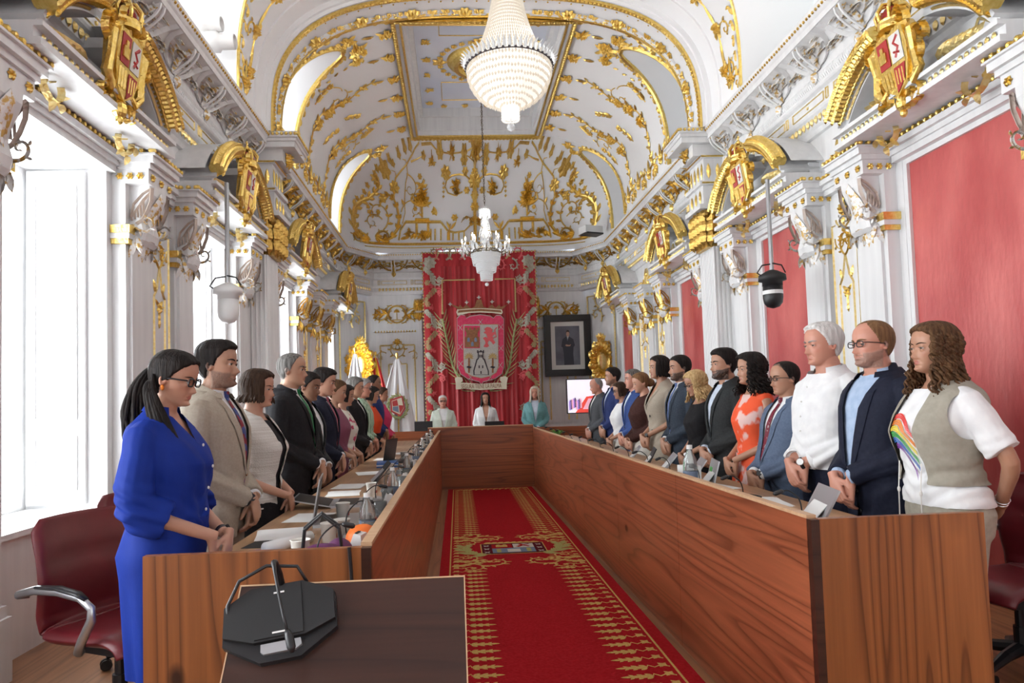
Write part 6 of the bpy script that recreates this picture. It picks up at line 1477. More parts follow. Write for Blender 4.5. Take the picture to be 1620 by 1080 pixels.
def strip(P, name, pts_in, pts_out, mt, inf, h=.006, parent=None):
    """flat piece of cloth laid on the chest between two lines of (y,z)"""
    b = MB(); A = [(tfront(P,y,z,inf)+h*.3,y,z) for y,z in pts_in]; Bm = [(tfront(P,(a[0]+c[0])/2,(a[1]+c[1])/2,inf)+h,(a[0]+c[0])/2,(a[1]+c[1])/2) for a,c in zip(pts_in,pts_out)]; D = [(tfront(P,y,z,inf)+h*.6,y,z) for y,z in pts_out]
    b.grid([A,Bm,D]); b.grid([[(p[0]-.004,p[1],p[2]) for p in r_] for r_ in (A,D)]); return b.build(name, mt, parent or P.root, smooth=True)
def collar(P, mt, rad=.064, z=1.474, h=.032, opening=.5, name='collar', wing=.05, sp=1.0):
    b = MB(); rows = []
    n = 28; rad = rad*(P.g**.4)*(.86 if P.fem else 1)
    for i in range(n+1):
        a = opening+(2*pi-2*opening)*i/n; c, s = cos(a), sin(a); zz = z+.018*(1-c)/2-.010*(1+c)/2
        rows.append([(-.010+rad*c*1.02,rad*s,zz),(-.008+rad*.93*c,rad*.93*s,zz+h),(-.008+rad*1.02*c,rad*1.02*s,zz+h+.002),(-.012+(rad*1.28)*c,rad*1.25*s*sp,zz+.004-(wing*max(0,c)**2))])
    b.grid(rows); return b.build(name, mt, P.root, smooth=True)
def btns(P, L, inf, r, mt):
    for y, z in L: b = MB(); b.ball((tfront(P,y,z,inf)+.002,y,z), (.004,r,r), 10, 6); b.build('button', mt, P.root, smooth=True)
def jacket(P, mt, shirt, tie=None, bz=1.08, seed=1, top_w=.088, hem=.80, lap=.055, sleeve=1.0, openbelow=True, btn='black', tiecol=None, collar_on=True, dbl=False, sl=(.066,.058,.044)):
    inf = .024
    vw = lambda z: np.interp(z, [bz, 1.30, 1.44, 1.56], [0, top_w*.62, top_w, top_w*1.02])
    def vo(y, z):
        o = (z > bz)&(np.abs(y) < vw(z))
        if openbelow: o |= (z < bz-.02)&(np.abs(y) < .06*np.clip((bz-.02-z)/.28,0,1)**1.3)
        return o
    upper(P, 'jacket', mt, inf, hem, sleeve*.965, 1.515, vopen=vo, seed=seed, amp=.0030, sl=sl)
    if shirt: upper(P, 'shirt', shirt, .010, .84, sleeve*.99, 1.50, seed=seed+5, amp=.0012, sl=(.052,.044,.034), vox=P.vox*1.5)
    for s in (-1,1):
        zs = np.linspace(bz, 1.45, 9); inn = [(s*float(vw(z)), z) for z in zs]; out = [(s*(float(vw(z))+lap*sin(pi*min(1,(i/8)*.62+.02))*(1 if i < 7 else .75)), z+.01*(i/8)) for i, z in enumerate(zs)]
        strip(P, 'lapel', inn, out, mt, inf, .009)
        b = MB(); rr = []     # collar band of the jacket round the neck
        for i in range(13):
            a = .75+(pi-.75)*i/12; c, q = cos(a), sin(a)*s; zz = 1.462+.030*(1-c)/2; rr.append([(-.014+.088*c,.088*q,zz+.020),(-.014+.100*c,.098*q,zz+.022),(-.014+.122*c,.118*q,zz-.006)])
        b.grid(rr); b.build('jacket_collar', mt, P.root, smooth=True)
    if collar_on: collar(P, shirt, opening=.38 if tie else .85, wing=.05 if tie else .075)
    btns(P, [(.012,bz),(.012,bz-.10)], inf+.002, .010, btn)
    if tie: add_tie(P, tie)
def add_tie(P, mt, z1=1.04):
    b = MB(); zs = np.linspace(1.462, z1, 14); L = []; Rr2 = []; Cc = []
    for i, z in enumerate(zs):
        w = .015+.022*(i/13)**.8 if i < 12 else .030*(13-i)+.004; x = tfront(P, 0, z, .010)+.010
        L.append((x-.004, w, z)); Cc.append((x+.003, 0, z)); Rr2.append((x-.004, -w, z))
    b.grid([L,Cc,Rr2]); t = b.build('tie', mt, P.root, smooth=True)
    b = MB(); x = tfront(P,0,1.47,.010); b.grid([[(x+.018*(1-abs(y)/.03)**.5*(1 if abs(y) < .029 else 0)-.002, y*w, z) for y in (-.03,-.02,-.01,0,.01,.02,.03)] for z, w in ((1.497,.85),(1.485,.8),(1.465,.62),(1.452,.5))]); b.build('tie_knot', mt, P.root, smooth=True)
def trousers(P, mt, top=1.0, shoe='black', wide=1.0):
    b = MB(); torso(b, P, .80, top, .014, 8)
    for sd in (1,-1): b.tube([(0,sd*.085,.90),(.0,sd*.092,.80),(.004,sd*.095,.62),(.0,sd*.095,.46),(-.01,sd*.095,.28),(-.012,sd*.095,.07)], [.098*P.g,.100*P.g,.086*wide,.074*wide,.068*wide,.066*wide], 16)
    V, Q, N = remesh(b, .012, 4, .6); mk('trousers', V, Q, [mt], P.root)
    shoes(P, shoe)
def shoes(P, mt, heel=0):
    for sd in (1,-1):
        b = MB(); rows = []
        for i in range(9):
            t = i/8; x = -.095+.27*t; w = (.034,.038,.036,.034,.040,.046,.045,.036,.016)[i]; h = (.075,.090,.092,.088,.070,.052,.042,.034,.020)[i]
            rows.append([(x, sd*.095+w*math.copysign(abs(cos(a))**.7,cos(a)), max(0,.5*h+.5*h*math.copysign(abs(sin(a))**.7,sin(a)))) for a in [2*pi*q/12 for q in range(12)]])
        b.grid(rows, cv=True, capu=True); b.build('shoe', mt, P.root, smooth=True)
def skirt(P, mt, z0, z1=1.04, fl=.10, name='skirt', waves=9, amp=.012):
    b = MB(); rows = []
    for i in range(15):
        z = z1-(z1-z0)*i/14; zz = max(z, .84); xc, f, bk, w = torso_at(P, zz, .020); k = (z1-z)/(z1-z0); e = fl*k
        rows.append([(xc+((f+e) if cos(t) > 0 else (bk+e))*math.copysign(abs(cos(t))**.87,cos(t))*(1+amp*8*k*sin(waves*t)/1.5), (w+e*.8)*math.copysign(abs(sin(t))**.87,sin(t))*(1+amp*8*k*sin(waves*t)/1.5), z) for t in [2*pi*q/64 for q in range(64)]])
    b.grid(rows, cv=True); return b.build(name, mt, P.root, smooth=True)
def band(P, sd, mt, name='wristwatch', t=.90, r=.031, face=True, w=.010):
    sh, el, wr = P.arms[sd]; c = el.lerp(wr, t); d = (wr-el).normalized(); u = d.orthogonal().normalized(); v = d.cross(u); b = MB(); k = .85 if P.fem else 1
    rows = [[tuple(c+d*dd+(u*cos(a)+v*sin(a))*(r*k+ (.003 if abs(dd) < w*.7 else 0))) for a in [2*pi*q/20 for q in range(20)]] for dd in (-w,-w*.6,w*.6,w)]
    b.grid(rows, cv=True); o = b.build(name, mt, P.root, smooth=True)
    if face:
        nn = (Vector((.2,sd,.5))-d*d.dot(Vector((.2,sd,.5)))).normalized(); f = MB(); p = c+nn*(r*k+.002); f.tube([p, p+nn*.008], .018*k, 16); f.build('watch_face', 'plastic_white' if face == 'w' else 'black', o, smooth=False)
    return o
# ================================================================== the people
c_ = cloth
c_('c_blue', col=(.006,.026,.23), rough=.7, col2=(.008,.034,.28), scale=(6,6,6), sheen=.3, bump=.25, bscale=(25,25,8), bdist=.01)
c_('c_beige', col=(.37,.315,.25), rough=.8, col2=(.41,.355,.285), scale=(90,90,90), bump=.2, bscale=(30,30,12), bdist=.006)
c_('c_navy', col=(.010,.012,.026), rough=.75, col2=(.014,.017,.034), scale=(60,60,60), bump=.2, bscale=(25,25,10), bdist=.008)
c_('c_black', col=(.009,.009,.011), rough=.8, col2=(.014,.013,.015), scale=(60,60,60), bump=.2, bscale=(25,25,10), bdist=.008)
c_('c_navyblue', col=(.020,.034,.12), rough=.75, col2=(.026,.042,.15), scale=(60,60,60), bump=.2, bscale=(25,25,10), bdist=.008)
c_('c_midblue', col=(.035,.07,.22), rough=.75, col2=(.045,.085,.26), scale=(60,60,60), bump=.2, bscale=(25,25,10), bdist=.008)
c_('c_slate', col=(.085,.115,.18), rough=.75, col2=(.105,.14,.21), scale=(80,80,80), bump=.25, bscale=(25,25,10), bdist=.01)
c_('c_charcoal', col=(.022,.024,.026), rough=.8, col2=(.032,.035,.036), scale=(80,80,80), bump=.2, bscale=(25,25,10), bdist=.008)
c_('c_bluegrey', col=(.030,.042,.062), rough=.8, col2=(.045,.058,.080), scale=(80,80,80), bump=.2, bscale=(25,25,10), bdist=.008)
c_('c_greywool', col=(.07,.075,.085), rough=.85, col2=(.10,.105,.115), scale=(80,80,80), bump=.2)
c_('c_white', col=(.72,.72,.73), rough=.7, col2=(.78,.78,.78), scale=(20,20,20), bump=.3, bscale=(22,22,9), bdist=.012)
c_('c_shirtblue', col=(.33,.43,.60), rough=.7, col2=(.40,.50,.66), scale=(30,30,30), bump=.25, bscale=(25,25,10), bdist=.008)
c_('c_lightblue', col=(.48,.55,.66), rough=.7, col2=(.56,.62,.72), scale=(30,30,30), bump=.2)
c_('c_knit', col=(.70,.68,.64), rough=.9, col2=(.60,.57,.52), scale=(3,3,150), ns=1, detail=1, bump=.9, bscale=(120,120,150), bdist=.006)
c_('c_khaki', col=(.30,.275,.225), rough=.8, col2=(.34,.31,.255), scale=(40,40,40), bump=.3, bscale=(25,25,10), bdist=.01)
c_('c_khaki2', col=(.36,.33,.27), rough=.8, col2=(.41,.38,.31), scale=(40,40,40), bump=.3, bscale=(25,25,10), bdist=.01)
c_('c_orange', col=(.78,.10,.035), rough=.6, col2=(.74,.50,.46), scale=(8,8,6), ns=1, detail=3, ramp=(.50,.56), bump=.25, bscale=(20,20,8), bdist=.01)
c_('c_floral', col=(.70,.68,.60), rough=.7, col2=(.50,.07,.14), scale=(16,16,16), ns=1, detail=2, ramp=(.56,.60), bump=.2)
c_('c_floral2', col=(.70,.68,.64), rough=.7, col2=(.06,.05,.07), scale=(34,34,34), ns=1, detail=2, ramp=(.54,.58), bump=.2)
c_('c_greenstripe', col=(.45,.56,.44), rough=.7, col2=(.22,.36,.24), scale=(60,60,2), ns=1, detail=0, ramp=(.45,.55), bump=.2)
c_('c_brown', col=(.040,.014,.012), rough=.9, col2=(.055,.022,.018), scale=(60,60,60), bump=.3, bscale=(60,60,60), bdist=.004)
c_('c_cream', col=(.60,.56,.50), rough=.8, col2=(.68,.64,.58), scale=(40,40,40), bump=.3, bscale=(30,30,10), bdist=.01)
c_('c_pink', col=(.60,.05,.14), rough=.7, bump=.2); c_('c_mauve', col=(.22,.07,.11), rough=.7, bump=.2); c_('c_orange2', col=(.62,.07,.02), rough=.7, bump=.2)
c_('c_mint', col=(.58,.66,.56), rough=.75, col2=(.64,.70,.62), scale=(40,40,40), bump=.2); c_('c_teal', col=(.12,.27,.28), rough=.7, col2=(.15,.32,.33), scale=(40,40,40), bump=.2)
c_('t_redblue', col=(.22,.02,.03), rough=.5, col2=(.05,.07,.22), scale=(14,14,22), ns=1, detail=0, ramp=(.47,.52)); c_('t_green', col=(.01,.16,.05), rough=.5); c_('t_wine', col=(.15,.015,.03), rough=.5, col2=(.35,.30,.30), scale=(50,50,50), ramp=(.6,.66)); c_('t_blue', col=(.10,.15,.32), rough=.5); c_('t_pink', col=(.35,.10,.14), rough=.5)
for nm, cc in (('rb_red',(.75,.04,.03)),('rb_orange',(.80,.22,.02)),('rb_yellow',(.80,.62,.03)),('rb_green',(.03,.36,.06)),('rb_blue',(.02,.14,.50)),('rb_violet',(.20,.03,.32))): mat(nm, cc, .7)
Rz, Lz = 180, 0
NV, MV, FV = .0042, .0062, .009
# ---------------- right row, nearest first
def r1():
    P = make_person(0, X=2.10, Y=2.93, rz=Rz, yaw=-4, H=1.69, fem=True, g=1.08, pose='back', vox=NV, skin='tan', hair='hair_brown', brow='hair_dkbrown', hyaw=2, pitch=-2, lid=.3,
        label='person with curly brown hair, rainbow heart T-shirt and khaki vest at far right')
    t = upper(P, 'tshirt', 'c_white', .026, .93, .40, 1.475, seed=3, amp=.004, sl=(.066,.070,.07))
    def vo(y, z): return (np.abs(y) < .085+.02*np.clip((1.3-z)/.3,0,1))
    b = MB(); torso(b, P, 1.02, 1.49, .042, 26, .25); V, Q, N = remesh(b, .006, 4, .6); V = fold(V, N, .004, 9, P); c = V[Q].mean(1); x, y, z = c.T
    keep = ~((x > 0)&vo(y, z)&(np.abs(y) < .16))&~((z > 1.455)&(np.hypot(x,y) < .095))&~(z < 1.03)&~((np.abs(y) > .135)&(z > 1.22)&(z < 1.43)&(np.abs(y)-.135 > ((z-1.325)/.105)**2*.05-.0)&(np.hypot((z-1.325)/.10,x/.09) < 1)); mk('vest', smooth_edge(V, Q[keep], 14), Q[keep], ['c_khaki'], P.root)
    b = MB(); cx, cz = -.0, 1.235
    cols = ['rb_red','rb_orange','rb_yellow','rb_green','rb_blue','rb_violet']
    for i in range(6):
        b.mat(cols[i])
        for e in range(3):
            o = .021*i+.007*e
            A = []; Bq = []
            for q in range(15):
                t_ = q/14; yy = .105-.16*t_-.010*i*1-.0; yl = (-.085+.19*t_)*(1-.06*i); 
                zz = cz+.085-o*1.15+.045*sin(pi*t_)-.075*(1-t_)**1.2-(.012*i)*(1-t_)
                yl = yl*(1 if i < 5 else .8); A.append((tfront(P,-yl,zz,.028)+.006, -yl, zz)); Bq.append((tfront(P,-yl,zz-.0062,.028)+.006, -yl, zz-.0058))
            b.grid([A,Bq])
    b.build('rainbow_heart_print', parent=P.root)
    trousers(P, 'c_khaki2', 1.0, 'plastic_white')
    hair_cap(P, 'fem', .05, 1.1, .012, 2); clumps(P, 150, .22, 5, wave=.06, curl=.045, th0=1.0, r=.0105, out=.22)
    for s in (-1,1): b = MB(); x = tfront(P,s*.07,1.0,.04); b.tube([(x,s*.085,1.12),(x+.01,s*.085,1.0),(x+.012,s*.087,.86)], .003, 6); b.ball((x+.010,s*.085,.99), (.007,.007,.014), 8, 6); b.build('drawstring', 'crest_white', P.root)
    b = MB(); b.tube([(tfront(P,y,1.46-.09*(1-(abs(y)/.05)**2),.018)+.002,y,1.46-.09*(1-(abs(y)/.05)**2)) for y in (-.05,-.035,-.015,0,.015,.035,.05)], .0015, 5); b.build('necklace', 'chrome', P.root)
    band(P, 1, 'chrome', 'bracelet', .93, .030, False, .004); band(P, 1, 'chrome', 'bracelet', .86, .032, False, .003)
def r2():
    P = make_person(0, X=2.13, Y=3.42, rz=Rz, yaw=4, H=1.75, g=1.10, belly=.03, vox=NV, skin='rosy', hair='hair_ltbrown', stub=('recede',(.10,.06,.04),.75), beard=((.20,.15,.12),.62), bvol=.005, lid=.3, top=-1,
        label='person with glasses and grey beard in a navy jacket over light blue shirt')
    jacket(P, 'c_navy', 'c_shirtblue', None, .90, 2, .095, .74, .06); trousers(P, 'c_navy'); hair_cap(P, 'recede', .022, 1, .005, 3); glasses(P, 'black', .105, .075)
def r3():
    P = make_person(0, X=2.10, Y=3.84, rz=Rz, yaw=6, H=1.785, g=1.10, belly=.02, vox=NV, skin='rosy', hair='hair_white', brow='hair_grey', pitch=2, lid=.5, top=-1, hz=.015,
        label='older person with white hair in a white shirt, wearing a watch')
    upper(P, 'shirt', 'c_white', .030, .95, .90, 1.50, seed=11, amp=.0055, sl=(.068,.060,.050)); collar(P, 'c_white', .068, opening=.8, wing=.07); trousers(P, 'c_navy', 1.06)
    hair_cap(P, 'high', .055, 1.2, .012, 4); band(P, 1, 'black', t=.985, face='w'); band(P, -1, 'c_white', 'shirt_cuff', .80, .050, False, .02); band(P, 1, 'c_white', 'shirt_cuff', .80, .050, False, .02)
    btns(P, [(0,1.40),(0,1.32),(0,1.24),(0,1.16)], .034, .005, 'crest_white')
def r4():
    P = make_person(0, X=2.13, Y=4.38, rz=Rz, yaw=6, H=1.60, g=1.22, belly=.07, vox=.005, skin='tan', hair='hair_dkbrown', stub=('high',(.05,.03,.025),.8), pitch=3, lid=.5, hz=.0, top=-1,
        label='stout person with glasses in a slate blue suit and wine tie')
    jacket(P, 'c_slate', 'c_white', 't_wine', 1.02, 4, .075, .76, .055); trousers(P, 'c_slate'); hair_cap(P, 'recede', .022, 1, .003, 5, mt='hair_black'); glasses(P, 'black', .10, .06); band(P, 1, 'black', t=.97, w=.013)
def r5():
    P = make_person(0, X=2.10, Y=4.83, rz=Rz, yaw=2, H=1.69, fem=True, g=1.05, vox=.005, skin='tan', hair='hair_black', lid=.2, bare=True, top=-1,
        label='person with curly black hair in a sleeveless orange dress with pale flowers')
    upper(P, 'dress', 'c_orange', .010, .86, 0, 1.47, seed=6, amp=.002, extra=lambda b: [b.tube([(-.012,s*.12,1.43),(-.012,s*.150,1.37)], [.06,.045], 12) for s in (-1,1)]); skirt(P, 'c_orange', .42, 1.02, .07); shoes(P, 'black')
    hair_cap(P, 'fem', .075, 1.15, .016, 6); clumps(P, 140, .16, 8, wave=.06, curl=.055, th0=1.05, r=.0105, out=.3)
def r6():
    P = make_person(0, X=2.10, Y=5.32, rz=Rz, yaw=3, H=1.755, g=1.06, vox=.0055, skin='tan', hair='hair_black', beard=((.02,.014,.012),.95), bvol=.010, stub=('full',(.012,.01,.01),.9), top=-1, lid=.2,
        label='person with black quiff and full black beard in a charcoal suit and pale open shirt')
    jacket(P, 'c_charcoal', 'c_lightblue', None, 1.06, 7, .07, .76); trousers(P, 'c_charcoal'); hair_cap(P, 'full', .035, 1.9, .005, 7, volume=lambda z, t: .05*max(0,(z-.78)/.2)*max(0,cos(t)))
def r7():
    P = make_person(0, X=2.08, Y=5.86, rz=Rz, yaw=6, H=1.62, fem=True, vox=.0055, skin='tan', hair='hair_blonde', brow='hair_brown', pitch=16, lid=1, top=-1,
        label='person with wavy blonde hair looking down, in a sleeveless dark top')
    upper(P, 'top', 'c_black', .010, .92, 0, 1.46, seed=8, amp=.003, extra=lambda b: [b.tube([(-.012,s*.10,1.435),(-.012,s*.130,1.38)], [.05,.04], 12) for s in (-1,1)]); skirt(P, 'c_black', .5, 1.0, .06); shoes(P, 'black')
    hair_cap(P, 'fem', .060, 1.1, .012, 8); clumps(P, 90, .13, 9, wave=.05, curl=.03, th0=.95, r=.013, out=.3); band(P, 1, 'chrome', t=.97, face='w', r=.025); glasses(P, 'black', .09, .05)
def r8():
    P = make_person(0, X=2.11, Y=6.42, rz=Rz, yaw=2, H=1.78, vox=.006, skin='tan', hair='hair_black', beard=((.03,.02,.016),.9), stub=('full',(.02,.015,.013),.9), lid=.3, top=-1,
        label='person with cropped dark hair and beard in a blue-grey suit and tie')
    jacket(P, 'c_bluegrey', 'c_white', 't_blue', 1.08, 9, .07, .76); trousers(P, 'c_bluegrey'); hair_cap(P, 'full', .016, 2.0, .003, 9); band(P, 1, 'chrome', t=.96)
def r9():
    P = make_person(0, X=2.07, Y=6.95, rz=Rz, yaw=4, H=1.82, fem=True, vox=.0065, skin='tan', hair='hair_black', pitch=0, top=-1,
        label='tall person with dark chin-length hair in a beige belted waistcoat dress')
    upper(P, 'waistcoat', 'c_beige', .022, .80, .52, 1.50, vopen=lambda y, z: (z > 1.22)&(np.abs(y) < .07*np.clip((z-1.22)/.2,0,1)), seed=10, amp=.003, sl=(.058,.056,.052)); skirt(P, 'c_beige', .30, .86, .04, 'trouser_skirt')
    for s in (-1,1): zs = np.linspace(1.22,1.45,7); strip(P, 'lapel', [(s*.07*(z-1.22)/.2,z) for z in zs], [(s*(.07*(z-1.22)/.2+.045*sin(pi*min(1,i/6*.7))),z) for i, z in enumerate(zs)], 'c_beige', .022, .008)
    btns(P, [(.04,1.16),(.04,1.02)], .024, .014, 'black'); shoes(P, 'black'); hair_cap(P, 'fem', .035, 1.1, .006, 10); clumps(P, 70, .06, 11, wave=.015, th0=1.0, r=.013, out=.05); band(P, 1, 'black', t=.95, r=.025)
def r10():
    P = make_person(0, X=2.08, Y=7.66, rz=Rz, yaw=5, H=1.68, fem=True, g=1.12, vox=.007, skin='fair', hair='hair_ltbrown', pitch=12, lid=1, top=-1,
        label='person with brown hair in a low bun, dark brown blouse and white skirt')
    upper(P, 'blouse', 'c_brown', .024, .90, .97, 1.49, seed=12, amp=.004, sl=(.066,.066,.05)); skirt(P, 'c_cream', .25, 1.0, .12); shoes(P, 'black'); hair_cap(P, 'fem', .035, 1.1, .006, 11)
    b = MB(); b.ball(P.HM @ Vector((-.52,0,.36)), (.055,.05,.05), 14, 10); b.build('hair_bun', P.hair, P.root, smooth=True)
def r11():
    P = make_person(0, X=2.10, Y=8.14, rz=Rz, yaw=3, H=1.73, vox=.0075, skin='rosy', hair='hair_saltpepper', top=-1, label='grey-haired person in a mid-blue suit and pale blue shirt, behind the person in brown')
    jacket(P, 'c_midblue', 'c_lightblue', None, 1.06, 13, .07, .76); trousers(P, 'c_midblue'); hair_cap(P, 'full', .028, 1.3, .006, 12)
def r12():
    P = make_person(0, X=2.07, Y=8.64, rz=Rz, yaw=5, H=1.60, fem=True, g=1.1, vox=.0075, skin='tan', hair='hair_dkbrown', pitch=8, lid=.8, top=-1, label='short person with brown bob and glasses in a white sleeveless blouse and pale skirt')
    upper(P, 'blouse', 'c_white', .020, .88, .38, 1.48, seed=14, amp=.004, sl=(.056,.060,.05)); skirt(P, 'c_cream', .4, .95, .08); shoes(P, 'black'); hair_cap(P, 'fem', .04, 1.1, .008, 13); clumps(P, 60, .04, 12, wave=.02, th0=1.1, r=.015, out=.1); glasses(P, 'bead_dark', .10, .07)
def r13():
    P = make_person(0, X=2.12, Y=9.30, rz=Rz, yaw=3, H=1.81, vox=.008, skin='tan', hair='hair_black', beard=((.06,.035,.028),.6), top=-1, label='person with short black hair and stubble in a bright navy suit')
    jacket(P, 'c_navyblue', 'c_lightblue', None, 1.06, 15, .07, .76); trousers(P, 'c_navyblue'); hair_cap(P, 'full', .03, 1.5, .005, 14)
def r14():
    P = make_person(0, X=2.08, Y=10.15, rz=Rz, yaw=6, H=1.70, vox=.008, skin='rosy', hair='hair_grey', brow='hair_grey', pitch=10, lid=.8, top=-1, label='bald older person in a grey suit at the far end of the right desk')
    jacket(P, 'c_greywool', 'c_white', None, 1.06, 16, .06, .76); trousers(P, 'c_greywool'); hair_cap(P, 'bald', .014, 1, .003, 15)
# ---------------- left row, nearest first
def l1():
    P = make_person(0, X=-1.17, Y=2.86, rz=Lz, yaw=-4, H=1.65, fem=True, g=1.14, belly=.02, vox=NV, skin='fair', hair='hair_black', pitch=14, lid=1, hz=-.01, bare=True,
        label='person with black ponytail and glasses in a bright blue dress, nearest on the left')
    upper(P, 'dress_bodice', 'c_blue', .018, .98, .68, 1.49, seed=21, amp=.0045, sl=(.066,.072,.090), vopen=lambda y, z: (z > 1.36)&(np.abs(y) < .05*(z-1.36)/.1)); skirt(P, 'c_blue', .42, 1.04, -.045, 'dress_skirt', 7, .014); shoes(P, 'black')
    collar(P, 'c_blue', .072, opening=.8, wing=.05)
    b = MB()
    for z in (1.34,1.25,1.16,1.07): b.ball((tfront(P,0,z,.028)+.006,0,z), (.004,.007,.007), 8, 6)
    b.build('button', 'plastic_white', P.root)
    hair_cap(P, 'fem', .040, 1.1, .006, 21)
    rr = random.Random(4); b = MB(); t0 = P.HM @ Vector((-.52,-.0,.52))
    for k in range(150):
        a, q = rr.uniform(0,6.3), rr.random()**.5; dx, dy = cos(a)*q, sin(a)*q; wv = rr.uniform(0,6.3)
        side = k % 3 == 0
        if not side: pts = [P.HM @ Vector((-.44+.03*dx,.08*dy,.56+.06*dx)), t0+Vector((.012*dx,.015*dy,0)), t0+Vector((-.035+.035*dx,.045*dy,-.07)), t0+Vector((-.05+.05*dx+.012*sin(wv),.055*dy,-.17)), t0+Vector((-.045+.055*dx+.015*sin(wv+2),.06*dy,-.27)), t0+Vector((-.055+.05*dx+.02*sin(wv+4),.055*dy,-.33-.05*rr.random()))]
        else: pts = [P.HM @ Vector((-.25,-.34,.45+.05*dx)), P.HM @ Vector((-.22+.1*dx,-.42,.20)), Vector((.02+.04*dx,-.10+.015*dy,1.45)), Vector((.065+.04*dx,-.105+.02*dy,1.36)), Vector((.10+.035*dx+.01*sin(wv),-.09+.025*dy,1.28)), Vector((.125+.03*dx,-.075+.03*dy,1.21-.04*rr.random()))]
        sp = spl(pts, 5); m_ = len(sp); b.tube(sp, [.0085*(.7+.5*sin(pi*min(1,i/m_+.1)))*(1 if i < m_-4 else .5) for i in range(m_)], 6)
    b.build('ponytail', 'hair_black', P.root, smooth=True); glasses(P, 'black', .115, .085, .0036); band(P, 1, 'bead_dark', t=.93, r=.028)
    b = MB(); b.ball(P.HM @ Vector((-.02,-.36,.29)), (.008,.006,.012), 10, 8); b.build('earring', 'rb_orange', P.root, smooth=True)
def l2():
    P = make_person(0, X=-1.21, Y=3.55, rz=Lz, yaw=-3, H=1.745, g=1.04, vox=NV, skin='olive', hair='hair_black', beard=((.10,.07,.06),.62), stub=('full',(.03,.025,.022),.75), top=-1, hyaw=0, lid=.2, hz=-.01,
        label='person with dark hair and stubble in a beige suit and striped tie')
    jacket(P, 'c_beige', 'c_white', 't_redblue', 1.08, 22, .078, .78, .058, btn='tap_brown'); trousers(P, 'c_beige'); hair_cap(P, 'full', .030, 2.0, .006, 22, volume=lambda z, t: .05*max(0,(z-.76)/.2)*max(0,cos(t))); band(P, -1, 'black', t=.96, r=.034)
def l3():
    P = make_person(0, X=-1.17, Y=4.10, rz=Lz, yaw=-6, H=1.63, fem=True, g=1.12, vox=.005, skin='fair', hair='hair_dkbrown', lips=(.40,.08,.08), pitch=4, lid=.5, top=-1,
        label='person with short dark brown bob in a white ribbed knit cardigan over black')
    upper(P, 'top', 'c_black', .012, .90, 0, 1.46, seed=23, amp=.002)
    upper(P, 'cardigan', 'c_knit', .026, .90, .45, 1.485, seed=24, amp=.003, sl=(.062,.068,.07), vopen=lambda y, z: (np.abs(y) < .035+.02*(z > 1.3))); skirt(P, 'c_black', .2, .98, .10); shoes(P, 'black')
    hair_cap(P, 'fem', .060, 1.1, .010, 23); clumps(P, 80, .05, 24, wave=.03, th0=1.0, r=.015, out=.15)
def l4():
    P = make_person(0, X=-1.19, Y=5.04, rz=Lz, yaw=-4, H=1.79, g=1.08, belly=.02, vox=.0055, skin='olive', hair='hair_saltpepper', stub=('high',(.16,.15,.14),.8), top=-1, lid=.3,
        label='tall grey-cropped person in a black suit, white cuffs and green tie')
    jacket(P, 'c_black', 'c_white', 't_green', 1.10, 25, .075, .76); trousers(P, 'c_black'); hair_cap(P, 'high', .012, 1.2, .003, 25)
def l5():
    P = make_person(0, X=-1.20, Y=5.55, rz=Lz, yaw=-10, H=1.68, g=1.05, vox=.007, skin='dark', hair='hair_black', pitch=10, lid=1, top=-1, label='person with dark hair in a dark suit mostly hidden between the green-tied and pink-tied ones')
    jacket(P, 'c_charcoal', 'c_white', None, 1.08, 26, .07, .76); trousers(P, 'c_charcoal'); hair_cap(P, 'full', .025, 1.4, .005, 26)
def l6():
    P = make_person(0, X=-1.18, Y=6.10, rz=Lz, yaw=-3, H=1.735, g=.98, vox=.006, skin='fair', hair='hair_black', stub=('full',(.03,.02,.02),.7), pitch=10, lid=1, top=-1, label='young person with thick dark hair in a navy suit and pink tie')
    jacket(P, 'c_navy', 'c_white', 't_pink', 1.08, 27, .072, .76); trousers(P, 'c_navy'); hair_cap(P, 'full', .045, 1.5, .010, 27, volume=lambda z, t: .03*max(0,(z-.76)/.2)*max(0,cos(t)))
def l7():
    P = make_person(0, X=-1.17, Y=6.68, rz=Lz, yaw=-6, H=1.66, fem=True, vox=.007, skin='olive', hair='hair_brown', pitch=10, lid=1, top=-1, label='person in a mauve top just behind the young one in navy')
    upper(P, 'top', 'c_mauve', .018, .90, .6, 1.48, seed=28, sl=(.058,.058,.055)); trousers(P, 'c_mauve'); hair_cap(P, 'fem', .03, 1.1, .006, 28)
def l8():
    P = make_person(0, X=-1.17, Y=7.16, rz=Lz, yaw=-4, H=1.625, fem=True, g=1.02, vox=.007, skin='olive', hair='hair_black', pitch=10, lid=1, top=-1, label='person with black bob in a white blouse patterned with red and green flowers')
    upper(P, 'blouse', 'c_floral', .018, .96, .5, 1.48, seed=29, sl=(.058,.060,.058)); skirt(P, 'c_floral2', .3, 1.0, .08); shoes(P, 'black'); hair_cap(P, 'fem', .05, 1.1, .006, 29); clumps(P, 60, .03, 29, wave=.01, th0=1.05, r=.016, out=.1)
def l9():
    P = make_person(0, X=-1.19, Y=8.0, rz=Lz, yaw=-4, H=1.73, g=1.08, vox=.0075, skin='olive', hair='hair_saltpepper', pitch=8, lid=.8, top=-1, label='person with grey-brown hair in a black suit behind the flowered blouse')
    jacket(P, 'c_black', 'c_white', None, 1.08, 30, .07, .76); trousers(P, 'c_black'); hair_cap(P, 'full', .028, 1.3, .005, 30)
